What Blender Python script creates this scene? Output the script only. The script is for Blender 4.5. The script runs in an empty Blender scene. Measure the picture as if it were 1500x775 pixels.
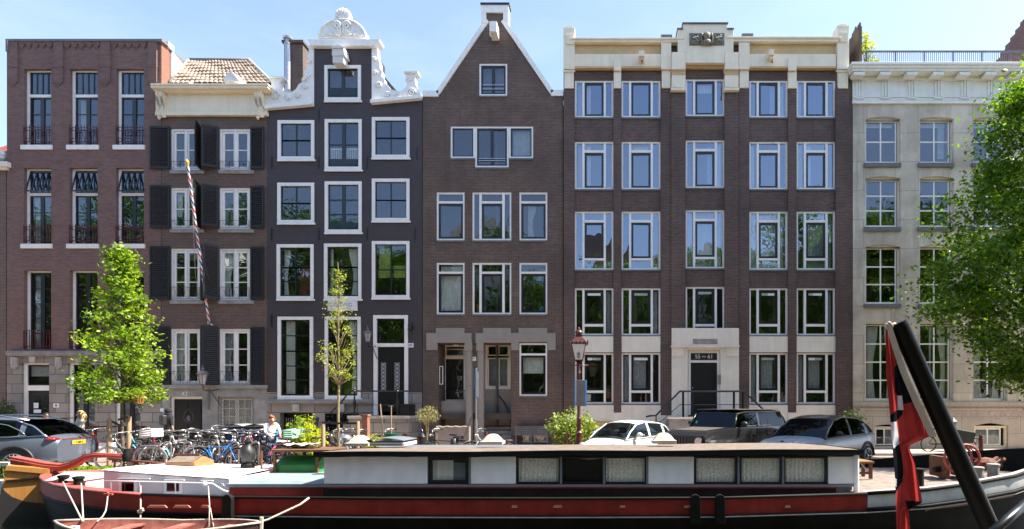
import bpy, bmesh, math, random
import numpy as np
from mathutils import Vector, Matrix
from mathutils.geometry import tessellate_polygon
random.seed(7); rng = np.random.default_rng(7)
R = math.radians
sc = bpy.context.scene
COL = sc.collection
# camera: stands on the near bank, 1.9 m above street level, looking square at the facades
F, VX, HY, H = 820.0, 885.0, 597.0, 1.9
YF = 24.6                         # facade line, metres from the camera
def PX(px, Y=YF): return (px - VX) * Y / F
def PZ(py, Y=YF): return H - (py - HY) * Y / F

# ------------------------------------------------------------------ mesh builder
class MB:
    def __init__(s): s.v = []; s.f = []; s.m = []
    def add(s, vs, fs, m=0):
        o = len(s.v); s.v += [tuple(v) for v in vs]
        s.f += [tuple(i + o for i in f) for f in fs]; s.m += [m] * len(fs); return s
    def box(s, x0, x1, y0, y1, z0, z1, m=0):
        vs = [(x, y, z) for x in (x0, x1) for y in (y0, y1) for z in (z0, z1)]
        return s.add(vs, [(0,1,3,2),(4,6,7,5),(0,4,5,1),(2,3,7,6),(0,2,6,4),(1,5,7,3)], m)
    def bar(s, p, q, w, h=None, m=0):
        p = Vector(p); q = Vector(q); h = h or w; d = (q - p).normalized()
        u = d.cross(Vector((0,0,1)))
        if u.length < 1e-3: u = Vector((1,0,0))
        u.normalize(); n = d.cross(u).normalized()
        vs = [c + u*(a*w/2) + n*(b*h/2) for c in (p, q) for a in (-1,1) for b in (-1,1)]
        return s.add(vs, [(0,1,3,2),(4,6,7,5),(0,4,5,1),(2,3,7,6),(0,2,6,4),(1,5,7,3)], m)
    def tube(s, pts, r, n=6, m=0, closed=False):
        pts = [Vector(p) for p in pts]; N = len(pts)
        rs = r if isinstance(r, (list, tuple)) else [r]*N
        vs = []; u = None
        for i, p in enumerate(pts):
            a = pts[(i-1) % N] if (i or closed) else p
            b = pts[(i+1) % N] if (i < N-1 or closed) else p
            d = (b - a).normalized()
            if u is None:
                u = d.cross(Vector((0,0,1)));
                if u.length < 1e-3: u = Vector((1,0,0))
            u = (u - d*u.dot(d));
            if u.length < 1e-5: u = d.orthogonal()
            u.normalize(); w = d.cross(u)
            for k in range(n):
                t = 2*math.pi*k/n; vs.append(p + (u*math.cos(t) + w*math.sin(t))*rs[i])
        fs = []
        for i in range(N if closed else N-1):
            for k in range(n):
                a = i*n+k; b = i*n+(k+1) % n; j = ((i+1) % N)*n
                fs.append((a, b, j+(k+1) % n, j+k))
        if not closed: fs += [tuple(range(n-1,-1,-1)), tuple(range((N-1)*n, N*n))]
        return s.add(vs, fs, m)
    def lathe(s, prof, c=(0,0,0), n=16, axis='Z', m=0):
        vs = []; c = Vector(c)
        for r, z in prof:
            for k in range(n):
                t = 2*math.pi*k/n; a, b = r*math.cos(t), r*math.sin(t)
                vs.append(c + Vector({'Z':(a,b,z),'Y':(a,z,b),'X':(z,a,b)}[axis]))
        fs = []
        for i in range(len(prof)-1):
            for k in range(n):
                fs.append((i*n+k, i*n+(k+1)%n, (i+1)*n+(k+1)%n, (i+1)*n+k))
        fs += [tuple(range(n-1,-1,-1)), tuple(range((len(prof)-1)*n, len(prof)*n))]
        return s.add(vs, fs, m)
    def ball(s, c, r, n=8, m=0, sc_=(1,1,1)):
        k = max(4, n//2+1)
        pr = [(max(1e-4, r*math.sin(math.pi*i/k)), -r*math.cos(math.pi*i/k)) for i in range(k+1)]
        o = len(s.v); s.lathe(pr, (0,0,0), n, m=m)
        for i in range(o, len(s.v)):
            v = s.v[i]; s.v[i] = (v[0]*sc_[0]+c[0], v[1]*sc_[1]+c[1], v[2]*sc_[2]+c[2])
        return s
    def prism(s, poly, y0, y1, holes=(), m=0, plane='XZ'):
        loops = [list(poly)] + [list(h) for h in holes]
        def P(a, b, y): return {'XZ':(a,y,b),'XY':(a,b,y),'YZ':(y,a,b)}[plane]
        tri = tessellate_polygon([[Vector((p[0],p[1],0)) for p in L] for L in loops])
        flat = [p for L in loops for p in L]; n = len(flat)
        vs = [P(p[0],p[1],y0) for p in flat] + [P(p[0],p[1],y1) for p in flat]
        fs = [tuple(t) for t in tri] + [tuple(i+n for i in t[::-1]) for t in tri]
        o = 0
        for L in loops:
            k = len(L)
            for i in range(k):
                a = o+i; b = o+(i+1) % k; fs.append((a, b, b+n, a+n))
            o += k
        return s.add(vs, fs, m)
    def grid(s, rows, m=0, closed=False):
        nr, nc = len(rows), len(rows[0]); vs = [p for r in rows for p in r]; fs = []
        for i in range(nr-1):
            for j in range(nc if closed else nc-1):
                k = (j+1) % nc
                fs.append((i*nc+j, i*nc+k, (i+1)*nc+k, (i+1)*nc+j))
        return s.add(vs, fs, m)
    def build(s, name, mats, parent=None, smooth=False, bevel=0, loc=None):
        if not isinstance(mats, (list, tuple)): mats = [mats]
        off = Vector((0,0,0)); p = parent
        while p is not None: off += p.location; p = p.parent
        if loc is not None: off = Vector(loc)
        me = bpy.data.meshes.new(name)
        me.from_pydata([tuple(Vector(v)-off) for v in s.v], [], s.f)
        for mt in mats: me.materials.append(mt)
        me.polygons.foreach_set('material_index', s.m)
        bm = bmesh.new(); bm.from_mesh(me); bmesh.ops.recalc_face_normals(bm, faces=bm.faces); bm.to_mesh(me); bm.free()
        if smooth: me.polygons.foreach_set('use_smooth', [True]*len(me.polygons))
        o = bpy.data.objects.new(name, me); COL.objects.link(o)
        if parent is not None: o.parent = parent
        if loc is not None: o.location = loc
        if smooth and smooth != 'all':
            md = o.modifiers.new('es', 'EDGE_SPLIT'); md.split_angle = R(40)
        if bevel:
            md = o.modifiers.new('bv', 'BEVEL'); md.width = bevel; md.segments = 2; md.limit_method = 'ANGLE'
        return o
def split(mb, name, mats, parent, tol=.03, **kw):
    """the loose groups of shapes in one builder, each linked as an object of its own"""
    par = list(range(len(mb.v)))
    def find(a):
        while par[a] != a: par[a] = par[par[a]]; a = par[a]
        return a
    for f in mb.f:
        for k in f[1:]: par[find(k)] = find(f[0])
    comp = {}
    for i,v in enumerate(mb.v):
        c = comp.setdefault(find(i), [list(v),list(v)])
        for k in range(3): c[0][k] = min(c[0][k],v[k]); c[1][k] = max(c[1][k],v[k])
    keys = list(comp); g = {k:k for k in keys}
    def fg(a):
        while g[a] != a: a = g[a]
        return a
    for i,a in enumerate(keys):
        for b_ in keys[:i]:
            A,B = comp[a],comp[b_]
            if all(A[0][k]-tol <= B[1][k] and B[0][k]-tol <= A[1][k] for k in range(3)): g[fg(a)] = fg(b_)
    groups = {}
    for f,m_ in zip(mb.f, mb.m): groups.setdefault(fg(find(f[0])), []).append((f,m_))
    out = []
    for fs in groups.values():
        nb_ = MB(); ids = sorted({i for f,_ in fs for i in f}); mp_ = {i:n for n,i in enumerate(ids)}
        nb_.v = [mb.v[i] for i in ids]; nb_.f = [tuple(mp_[i] for i in f) for f,_ in fs]; nb_.m = [m_ for _,m_ in fs]
        out.append(nb_.build(name, mats, parent, **kw))
    return out
def tag(o, label, cat, group=None, kind=None):
    o['label'] = label; o['category'] = cat
    if group: o['group'] = group
    if kind: o['kind'] = kind
    return o
def thing(name, label, cat, loc=(0,0,0), group=None):
    o = bpy.data.objects.new(name, None); COL.objects.link(o); o.location = loc
    o.empty_display_size = .3
    return tag(o, label, cat, group)
def struct(o): o['kind'] = 'structure'; return o
def copy_tree(o, parent=None):
    c = o.copy(); COL.objects.link(c); c.parent = parent
    for ch in list(o.children): copy_tree(ch, c)
    return c
def text_obj(s, name, size, mat, parent, loc, rot=(R(90),0,0), ext=.004, align='CENTER', sx=1.0):
    cu = bpy.data.curves.new('t', 'FONT'); cu.body = s; cu.size = size; cu.extrude = ext
    cu.align_x = align; cu.align_y = 'CENTER'
    t = bpy.data.objects.new('t', cu); COL.objects.link(t)
    dg = bpy.context.evaluated_depsgraph_get()
    me = bpy.data.meshes.new_from_object(t.evaluated_get(dg)); bpy.data.objects.remove(t)
    me.materials.clear(); me.materials.append(mat)
    o = bpy.data.objects.new(name, me); COL.objects.link(o); o.parent = parent
    off = Vector((0,0,0)); p = parent
    while p is not None: off += p.location; p = p.parent
    o.location = Vector(loc) - off; o.rotation_euler = rot; o.scale = (sx,1,1); return o

# ------------------------------------------------------------------ materials
def srgb(r, g, b):
    f = lambda c: (c/255/12.92) if c/255 <= .04045 else ((c/255+.055)/1.055)**2.4
    return (f(r), f(g), f(b))
def new(name):
    m = bpy.data.materials.new(name); m.use_nodes = True; nt = m.node_tree
    return m, nt, nt.nodes['Principled BSDF'], nt.links
def mix(nt, a, b, fac, mode='MIX'):
    n = nt.nodes.new('ShaderNodeMix'); n.data_type = 'RGBA'; n.blend_type = mode
    for sock, val in ((n.inputs[0], fac), (n.inputs[6], a), (n.inputs[7], b)):
        if hasattr(val, 'is_output'): nt.links.new(val, sock)
        elif isinstance(val, (int, float)): sock.default_value = val
        else: sock.default_value = (*val, 1) if len(val) == 3 else val
    return n.outputs[2]
def noise(nt, vec, scale, detail=4, rough=.6, lo=.35, hi=.65, dist=0):
    n = nt.nodes.new('ShaderNodeTexNoise'); n.inputs['Scale'].default_value = scale
    n.inputs['Detail'].default_value = detail; n.inputs['Roughness'].default_value = rough
    n.inputs['Distortion'].default_value = dist
    nt.links.new(vec, n.inputs['Vector'])
    mr = nt.nodes.new('ShaderNodeMapRange'); mr.inputs[1].default_value = lo; mr.inputs[2].default_value = hi
    nt.links.new(n.outputs['Fac'], mr.inputs[0]); return mr.outputs[0]
def wpos(nt, sx=1, sy=1, sz=1, flat=False):
    g = nt.nodes.new('ShaderNodeNewGeometry')
    s = nt.nodes.new('ShaderNodeSeparateXYZ'); nt.links.new(g.outputs['Position'], s.inputs[0])
    c = nt.nodes.new('ShaderNodeCombineXYZ')
    if flat:
        a = nt.nodes.new('ShaderNodeMath'); a.operation = 'ADD'
        nt.links.new(s.outputs[0], a.inputs[0]); nt.links.new(s.outputs[1], a.inputs[1])
        nt.links.new(a.outputs[0], c.inputs[0]); nt.links.new(s.outputs[2], c.inputs[1])
        return c.outputs[0]
    for i, k in enumerate((sx, sy, sz)):
        a = nt.nodes.new('ShaderNodeMath'); a.operation = 'MULTIPLY'; a.inputs[1].default_value = k
        nt.links.new(s.outputs[i], a.inputs[0]); nt.links.new(a.outputs[0], c.inputs[i])
    return c.outputs[0]
def bump(nt, b, h, strength=.3, dist=.01):
    n = nt.nodes.new('ShaderNodeBump'); n.inputs['Strength'].default_value = strength
    n.inputs['Distance'].default_value = dist
    nt.links.new(h, n.inputs['Height']); nt.links.new(n.outputs[0], b.inputs['Normal'])
def pm(name, col, rough=.6, metal=0, var=.25, vs=3, streak=0, spec=.5, col2=None, coat=0, obj=False, bmp=0):
    m, nt, b, L = new(name)
    b.inputs['Roughness'].default_value = rough; b.inputs['Metallic'].default_value = metal
    b.inputs['Specular IOR Level'].default_value = spec
    if coat: b.inputs['Coat Weight'].default_value = coat; b.inputs['Coat Roughness'].default_value = .03
    if obj:
        tc = nt.nodes.new('ShaderNodeTexCoord'); v = tc.outputs['Object']
    else: v = wpos(nt)
    dark = tuple(c*(1-var) for c in col) if col2 is None else col2
    c = mix(nt, col, dark, noise(nt, v, vs, 5, .65))
    if streak:
        sv = wpos(nt, 5, 5, .35)
        n2 = noise(nt, sv, 1.0, 4, .6, .45, .8)
        mm = nt.nodes.new('ShaderNodeMath'); mm.operation='MULTIPLY'; mm.inputs[1].default_value = streak
        L.new(n2, mm.inputs[0])
        c = mix(nt, c, tuple(x*.45 for x in col), mm.outputs[0])
    L.new(c, b.inputs['Base Color'])
    if bmp: bump(nt, b, noise(nt, v, vs*6, 5, .6, 0, 1), bmp, .01)
    return m
def brick(name, c1, c2, mortar, bw=.22, bh=.065, ms=.008, stain=.35, stainc=None, rough=.85, bstr=.25, ground=False, streak=.0, smear=.5):
    m, nt, b, L = new(name)
    v = wpos(nt, 1, 1, 0) if ground else wpos(nt, flat=True)
    t = nt.nodes.new('ShaderNodeTexBrick'); t.inputs['Scale'].default_value = 1
    t.inputs['Brick Width'].default_value = bw; t.inputs['Row Height'].default_value = bh
    t.inputs['Mortar Size'].default_value = ms; t.inputs['Mortar Smooth'].default_value = .3
    t.inputs['Bias'].default_value = 0
    for k, c in zip(('Color1','Color2','Mortar'), (c1, c2, mortar)): t.inputs[k].default_value = (*c, 1)
    L.new(v, t.inputs['Vector'])
    p3 = wpos(nt)
    n1 = noise(nt, p3, .45, 6, .7, .38, .68)
    k1 = nt.nodes.new('ShaderNodeMath'); k1.operation='MULTIPLY'; k1.inputs[1].default_value = stain; L.new(n1, k1.inputs[0])
    c = mix(nt, t.outputs['Color'], stainc or tuple(x*.5 for x in c1), k1.outputs[0])
    n2 = noise(nt, p3, 24, 2, .7, .35, .72)
    k2 = nt.nodes.new('ShaderNodeMath'); k2.operation='MULTIPLY'; k2.inputs[1].default_value = smear*.4; L.new(n2, k2.inputs[0])
    c = mix(nt, c, tuple(x*1.5 for x in c2), k2.outputs[0])
    if streak:
        n3 = noise(nt, wpos(nt, 3, 3, .25), 1.0, 4, .6, .5, .8)
        k3 = nt.nodes.new('ShaderNodeMath'); k3.operation='MULTIPLY'; k3.inputs[1].default_value = streak; L.new(n3, k3.inputs[0])
        c = mix(nt, c, tuple(x*.4 for x in c1), k3.outputs[0])
    L.new(c, b.inputs['Base Color']); b.inputs['Roughness'].default_value = rough
    iv = nt.nodes.new('ShaderNodeMath'); iv.operation='SUBTRACT'; iv.inputs[0].default_value = 1; L.new(t.outputs['Fac'], iv.inputs[1])
    bump(nt, b, iv.outputs[0], bstr, .006)
    return m
def glassmat(name, refl=.22, tint=(.75,.8,.78), k=1.6, gt=(.84,.92,1)):
    m = bpy.data.materials.new(name); m.use_nodes = True; nt = m.node_tree; nt.nodes.clear(); L = nt.links
    o = nt.nodes.new('ShaderNodeOutputMaterial'); tr = nt.nodes.new('ShaderNodeBsdfTransparent'); tr.inputs[0].default_value = (*tint, 1)
    gl = nt.nodes.new('ShaderNodeBsdfGlossy'); gl.inputs['Roughness'].default_value = .0; gl.inputs['Color'].default_value = (*gt, 1)
    lw = nt.nodes.new('ShaderNodeLayerWeight'); lw.inputs[0].default_value = .5; pw = nt.nodes.new('ShaderNodeMath'); pw.operation='POWER'; pw.inputs[1].default_value = 4; L.new(lw.outputs['Facing'], pw.inputs[0])
    a = nt.nodes.new('ShaderNodeMath'); a.operation='MULTIPLY_ADD'; a.inputs[1].default_value = k*.6; a.inputs[2].default_value = refl; a.use_clamp = True
    L.new(pw.outputs[0], a.inputs[0])
    mx = nt.nodes.new('ShaderNodeMixShader'); L.new(a.outputs[0], mx.inputs[0]); L.new(tr.outputs[0], mx.inputs[1]); L.new(gl.outputs[0], mx.inputs[2])
    # slow ripple of old and coated panes
    g = nt.nodes.new('ShaderNodeNewGeometry'); n = nt.nodes.new('ShaderNodeTexNoise'); n.inputs['Scale'].default_value = 1.6; n.inputs['Detail'].default_value = 1
    L.new(g.outputs['Position'], n.inputs['Vector'])
    bp = nt.nodes.new('ShaderNodeBump'); bp.inputs['Strength'].default_value = .12; bp.inputs['Distance'].default_value = .03
    L.new(n.outputs['Fac'], bp.inputs['Height']); L.new(bp.outputs[0], gl.inputs['Normal'])
    L.new(mx.outputs[0], o.inputs[0]); return m
def leafmat(name, c1, c2, trans=.45):
    m = bpy.data.materials.new(name); m.use_nodes = True; nt = m.node_tree; nt.nodes.clear(); L = nt.links
    o = nt.nodes.new('ShaderNodeOutputMaterial'); g = nt.nodes.new('ShaderNodeNewGeometry')
    c = mix(nt, c1, c2, g.outputs['Random Per Island'])
    d = nt.nodes.new('ShaderNodeBsdfPrincipled'); d.inputs['Roughness'].default_value = .45; d.inputs['Specular IOR Level'].default_value = .35
    t = nt.nodes.new('ShaderNodeBsdfTranslucent'); L.new(c, d.inputs['Base Color'])
    c2_ = mix(nt, c, (1.5,1.5,.5), 1.0, 'MULTIPLY'); L.new(c2_, t.inputs[0])
    mx = nt.nodes.new('ShaderNodeMixShader'); mx.inputs[0].default_value = trans
    L.new(d.outputs[0], mx.inputs[1]); L.new(t.outputs[0], mx.inputs[2]); L.new(mx.outputs[0], o.inputs[0]); return m
def wood(name, c1, c2, scale=(1,1,14), rough=.5, spec=.4):
    m, nt, b, L = new(name); v = wpos(nt, *scale)
    L.new(mix(nt, c1, c2, noise(nt, v, 1.5, 6, .65, .3, .7, .4)), b.inputs['Base Color'])
    b.inputs['Roughness'].default_value = rough; b.inputs['Specular IOR Level'].default_value = spec; return m

M = {}
M['white']  = pm('white_paint', (.86,.84,.79), .4, var=.10, vs=4, streak=.16)
M['cream']  = pm('cream_paint', (.84,.75,.57), .55, var=.10, vs=1.5, streak=.22, bmp=.1)
M['tan']    = pm('tan_paint', (.62,.43,.22), .6, var=.15, vs=2)
M['cream2'] = pm('pale_render', (.82,.76,.64), .6, var=.12, vs=1.2, streak=.25)
M['frieze'] = pm('pale_green_white_paint', (.80,.81,.76), .5, var=.1, vs=2, streak=.18)
M['plaster']= pm('white_plaster', (.74,.73,.70), .7, var=.18, vs=2.5, streak=.18, bmp=.2)
M['teal']   = pm('dark_teal_paint', (.012,.028,.034), .25, var=.3)
M['black']  = pm('black_paint', (.009,.011,.012), .35, var=.3)
M['shut']   = pm('black_green_shutter_paint', (.010,.012,.010), .5, var=.35, streak=.2)
M['charcoal']=pm('charcoal_frame_paint', (.012,.014,.018), .3, var=.2)
M['reddark']= pm('dark_red_iron', (.09,.010,.014), .4, var=.3)
M['iron']   = pm('black_iron', (.008,.009,.010), .3, metal=0, var=.3)
M['galv']   = pm('galvanised_steel', (.5,.5,.5), .35, metal=.85, var=.25, vs=12)
M['lead']   = pm('lead_flashing', (.17,.165,.16), .6, metal=0, var=.3)
M['stone']  = pm('grey_stone', (.33,.32,.30), .8, var=.35, vs=2.5, streak=.35, bmp=.25)
M['stonelt']= pm('light_stone', (.47,.45,.41), .8, var=.3, vs=3, streak=.3, bmp=.25)
M['greyp']  = pm('grey_stucco', (.30,.265,.225), .7, var=.1, vs=3, streak=.12)
M['greyp2'] = pm('grey_stucco_recess', (.30,.275,.25), .7, var=.1, vs=2)
M['sill']   = pm('dark_stone_sill', (.15,.15,.155), .6, var=.3)
M['curtain']= pm('net_curtain', (.78,.77,.72), .9, var=.15, vs=5)
M['curt2']  = pm('grey_curtain', (.42,.43,.44), .9, var=.2, vs=6)
M['curt3']  = pm('rust_red_curtain', (.22,.05,.02), .9, var=.5, vs=3)
M['curt4']  = pm('lime_blind', (.45,.55,.12), .9, var=.4, vs=2)
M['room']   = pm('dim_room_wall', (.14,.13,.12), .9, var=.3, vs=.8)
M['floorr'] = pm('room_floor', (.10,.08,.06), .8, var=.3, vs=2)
M['glass']  = glassmat('window_glass', .13)
M['glassb'] = glassmat('coated_window_glass', .27, (.70,.74,.74), 1.6, (.72,.85,1))
M['clear'] = glassmat('clear_boat_glass', .06, (.96,.96,.95), 1.0)
M['privglass'] = glassmat('dark_privacy_glass', .035, (.05,.06,.06), .25)
M['carglass']= glassmat('car_glass', .06, (.22,.26,.26), .9)
M['brick1'] = brick('brown_red_brick', srgb(126,97,90), srgb(102,77,71), srgb(120,102,95), stain=.3, streak=.18)
M['brick1r']= brick('orange_and_sunlit_brick', srgb(150,92,70), srgb(124,76,60), srgb(140,116,100))  # sunlit tone of the house brick for its return; plain orange elsewhere
M['brick2'] = brick('weathered_brown_brick', srgb(108,84,72), srgb(80,62,55), srgb(128,116,104), stain=.5, smear=1.2, stainc=srgb(74,62,58), streak=.2)
M['brick3'] = brick('black_painted_brick', srgb(64,56,56), srgb(57,50,50), srgb(48,43,44), ms=.006, stain=.3, stainc=srgb(80,72,74), smear=.25, rough=.6, streak=.15)
M['brick4'] = brick('mottled_brown_brick', srgb(108,88,78), srgb(76,61,54), srgb(132,116,104), ms=.010, stain=.75, smear=1.1, stainc=srgb(66,57,50), streak=.4)
M['brick5'] = brick('dark_mottled_brick', srgb(102,81,73), srgb(68,54,50), srgb(126,110,100), ms=.010, stain=.65, smear=1.0, stainc=srgb(56,47,42), streak=.4)
M['brick0'] = brick('old_brown_brick', srgb(110,92,84), srgb(88,72,66), srgb(126,116,108))
M['ash1']   = brick('grey_ashlar_blocks', srgb(158,152,143), srgb(126,121,114), srgb(74,71,66), bw=.95, bh=.42, ms=.018, stain=.6, stainc=srgb(98,94,90), bstr=.5, smear=.35)
M['ash6']   = brick('sand_coloured_stone_blocks', srgb(213,204,187), srgb(198,189,172), srgb(142,133,120), bw=2.4, bh=1.27, ms=.014, stain=.95, stainc=srgb(152,142,124), bstr=.25, smear=.25, streak=.9)
M['ash6b']  = brick('grey_plinth_stone', srgb(190,177,160), srgb(176,164,149), srgb(120,112,104), bw=1.3, bh=.75, ms=.012, stain=.6, stainc=srgb(138,130,120), bstr=.2, streak=.4)
M['tiles']  = brick('pantiles', srgb(186,170,152), srgb(132,116,102), srgb(84,72,62), bw=.17, bh=.2, ms=.01, stain=.5, stainc=srgb(130,112,92), bstr=.1, smear=1)
M['tilered']= pm('red_tiles', srgb(150,72,48), .8, var=.5, vs=9)
M['bluesign']=pm('blue_sign', (.03,.10,.28), .35, var=.1)
M['lwhite'] = pm('lettering_white', (.8,.8,.78), .5, var=.02)
M['lblack'] = pm('lettering_black', (.01,.01,.01), .5, var=.02)
# ------------------------------------------------------------------ facade helpers (pixel plan of the facade line -> metres)
S = YF / F    # 0.03 m per facade pixel
def rp(x0, x1, y0, y1): return [(PX(x0),PZ(y1)),(PX(x1),PZ(y1)),(PX(x1),PZ(y0)),(PX(x0),PZ(y0))]
def fbox(mb, x0, x1, y0, y1, out0, out1, m=0, yf=YF):
    """box on the facade: px rect, from `out0` to `out1` metres in front of the wall face"""
    Y = yf-max(0,out1)+(YF-yf)     # the plan is read off the front face of the piece
    return mb.box(PX(x0,Y), PX(x1,Y), yf-out1, yf-out0, PZ(y1,Y), PZ(y0,Y), m)
def fp(pts, out): return [(PX(x,YF-out),PZ(y,YF-out)) for x,y in pts]
def building(name, label, x0, x1):
    return thing(name, label, 'house', ((PX(x0)+PX(x1))/2, YF+4, 0))
def wall(b, outline, holes, mat, yf=YF, th=.32, name='wall'):
    mb = MB(); mb.prism([(PX(x),PZ(y)) for x,y in outline], yf, yf+th, [rp(*h) for h in holes])
    return mb.build(name, mat, b)
def shell(b, x0, x1, ytop, mat, levels, yf=YF, depth=9.0, roofmat=None, flat=True):
    """side and back walls, flat roof, and the rooms behind the windows"""
    a, c, zt = PX(x0)+.012, PX(x1)-.012, PZ(ytop)
    mb = MB()
    mb.box(a, a+.2, yf+.325, yf+depth, 0, zt); mb.box(c-.2, c, yf+.325, yf+depth, 0, zt)
    mb.box(a+.203, c-.203, yf+depth-.2, yf+depth, 0, zt); mb.build('party_wall', mat, b)
    if flat: MB().box(a+.01, c-.01, yf+.33, yf+depth-.01, zt+.003, zt+.12).build('roof', roofmat or M['lead'], b)
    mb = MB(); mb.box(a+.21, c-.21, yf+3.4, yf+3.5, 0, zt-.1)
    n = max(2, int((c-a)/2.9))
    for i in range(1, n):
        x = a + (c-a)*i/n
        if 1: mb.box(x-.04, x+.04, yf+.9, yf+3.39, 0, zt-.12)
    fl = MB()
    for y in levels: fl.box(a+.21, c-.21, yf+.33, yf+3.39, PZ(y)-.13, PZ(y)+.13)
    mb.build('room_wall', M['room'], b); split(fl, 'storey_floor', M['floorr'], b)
def curtain_mesh(mb, x0, x1, y0, y1, yy, gather=0, wave=.018, step=.11, tie=None):
    """pleated curtain; tie=+1/-1 pulls its foot towards one side"""
    X0, X1, Z0, Z1 = PX(x0), PX(x1), PZ(y1), PZ(y0); n = max(6, int((X1-X0)/step*4)); rows = []
    ph = random.random()*6
    for j in range(7):
        t = j/6; z = Z1+(Z0-Z1)*t; r = []
        w = 1.0
        if tie: w = 1-.5*math.sin(min(1,t/.62)*math.pi/2)**2 if t < .62 else .5+.25*(t-.62)/.38
        for i in range(n+1):
            u = i/n
            x = X0+(X1-X0)*u*w if (tie or -1) < 0 else X1-(X1-X0)*(1-u)*w
            r.append((x, yy+wave*math.sin(u*(X1-X0)/step*6.28+ph+.4*math.sin(t*3+ph)), z))
        rows.append(r)
    mb.grid(rows)
def W(b, x0, x1, y0, y1, fw=3, fm='white', cells=(), bars=(), rec=.05, fd=.10, sd=.035, yf=YF, curtains=(),
      sill=None, sillm='white', glass='glass', label=None, name='window', proud=None):
    """one window: white frame (the part) with sash, pane, curtain, sill as its own pieces.
    cells: (x0,x1,y0,y1, sash width, sash material, columns, rows, muntin width[, stile])"""
    mb = MB(); a, c = yf+rec, yf+rec+fd
    mb.prism(rp(x0,x1,y0,y1), a, c, [rp(x0+fw,x1-fw,y0+fw,y1-fw)])
    for q in bars: mb.box(PX(q[0]), PX(q[1]), a-.004, c-.01, PZ(q[3]), PZ(q[2]))
    w = mb.build(name, M[fm], b)
    if label: w['label'] = label
    if not cells: cells = [(x0+fw,x1-fw,y0+fw,y1-fw,2,'charcoal',1,1,1)]
    groups = {}
    for ce in cells:
        q0,q1,r0,r1,sw,sm,nc,nr,mw = ce[:9]; st = ce[9] if len(ce) > 9 else 0
        if sw > 0 or nc*nr > 1:
            s = groups.setdefault(sm, MB()); s0, s1 = yf+rec+sd, yf+rec+sd+.05
            if sw > 0: s.prism(rp(q0,q1,r0,r1), s0, s1, [rp(q0+sw,q1-sw,r0+sw,r1-sw)])
            for i in range(1, nc):
                x = q0+sw+(q1-q0-2*sw)*i/nc; ww = (st if st and i*2 == nc else mw)/2
                s.box(PX(x-ww), PX(x+ww), s0+(.003 if not st else -.006), s1-.01, PZ(r1-max(sw,.01)), PZ(r0+max(sw,.01)))
            for j in range(1, nr):
                z = r0+sw+(r1-r0-2*sw)*j/nr
                s.box(PX(q0+max(sw,.01)), PX(q1-max(sw,.01)), s0+.006, s1-.012, PZ(z+mw/2), PZ(z-mw/2))
    for sm, s in groups.items(): s.build('sash', M[sm], w)
    p = MB()
    for ce in cells:
        q0,q1,r0,r1 = ce[:4]; tx = random.gauss(0,.006); tz = random.gauss(0,.006)
        X0,X1,Z0,Z1 = PX(q0),PX(q1),PZ(r1),PZ(r0); yy = yf+rec+sd+.026
        p.add([(X0,yy-tx,Z0),(X1,yy+tx,Z0),(X1,yy+tx+tz,Z1),(X0,yy-tx+tz,Z1)], [(0,1,2,3)])
    p.build('pane', M[glass], w)
    for cu in curtains:      # (x0,x1,y0,y1,material,tie)
        m2 = MB(); curtain_mesh(m2, cu[0],cu[1],cu[2],cu[3], yf+rec+fd+.10, tie=cu[5] if len(cu) > 5 else None)
        m2.build('curtain' , M[cu[4]], w, smooth='all')
    if sill:                 # (x0,x1,y0,y1,out)
        fbox(MB(), sill[0],sill[1],sill[2],sill[3], -rec-.01, sill[4], yf=yf).build('sill', M[sillm], w, bevel=.008)
    return w
def interior_bits(): pass

# ================================================================== far left house (a sliver in the frame)
b = building('brick_house', 'sliver of brown brick house with red tiled roof at the far left edge', -110, 9)
wall(b, [(-110,236),(8.6,236),(8.6,660),(-110,660)], [(-60,-20,262,340),(-60,-20,370,450),(-60,-20,480,560),(-14,-4,262,300),(-14,-4,330,380)], M['brick0'])
shell(b, -110, 8.6, 250, M['brick0'], [355,465,570])
for y0,y1 in ((262,340),(370,450),(480,560)): W(b,-60,-20,y0,y1,cells=[(-57,-23,y0+3,y1-3,2,'charcoal',2,3,1)])
W(b,-14,-1 if 0 else -4,262,300); W(b,-14,-4,330,380)
mb = MB()
fbox(mb,-110,9.2,236,243,.01,.22); fbox(mb,-110,9,243,248,.003,.14); split(mb, 'cornice', M['cream2'], b, bevel=.01)
mb = MB()
for k in range(9):
    x = -3+6*math.cos(k*.7)*(1-k*.05); y = 226+7*math.sin(k*.7)*(1-k*.05)
    mb.ball((PX(x),YF+.05,PZ(y)), .10, 8)
mb.ball((PX(-2),YF+.1,PZ(227)), .26, 10, sc_=(1,.5,1)); mb.build('scroll_ornament', M['plaster'], b, smooth='all')
mb = MB(); mb.prism([(YF+.4,PZ(238)),(YF+4.2,PZ(238)+3.0),(YF+8,PZ(238))], PX(-109), PX(8), plane='YZ'); mb.build('roof', M['tilered'], b)

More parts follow.
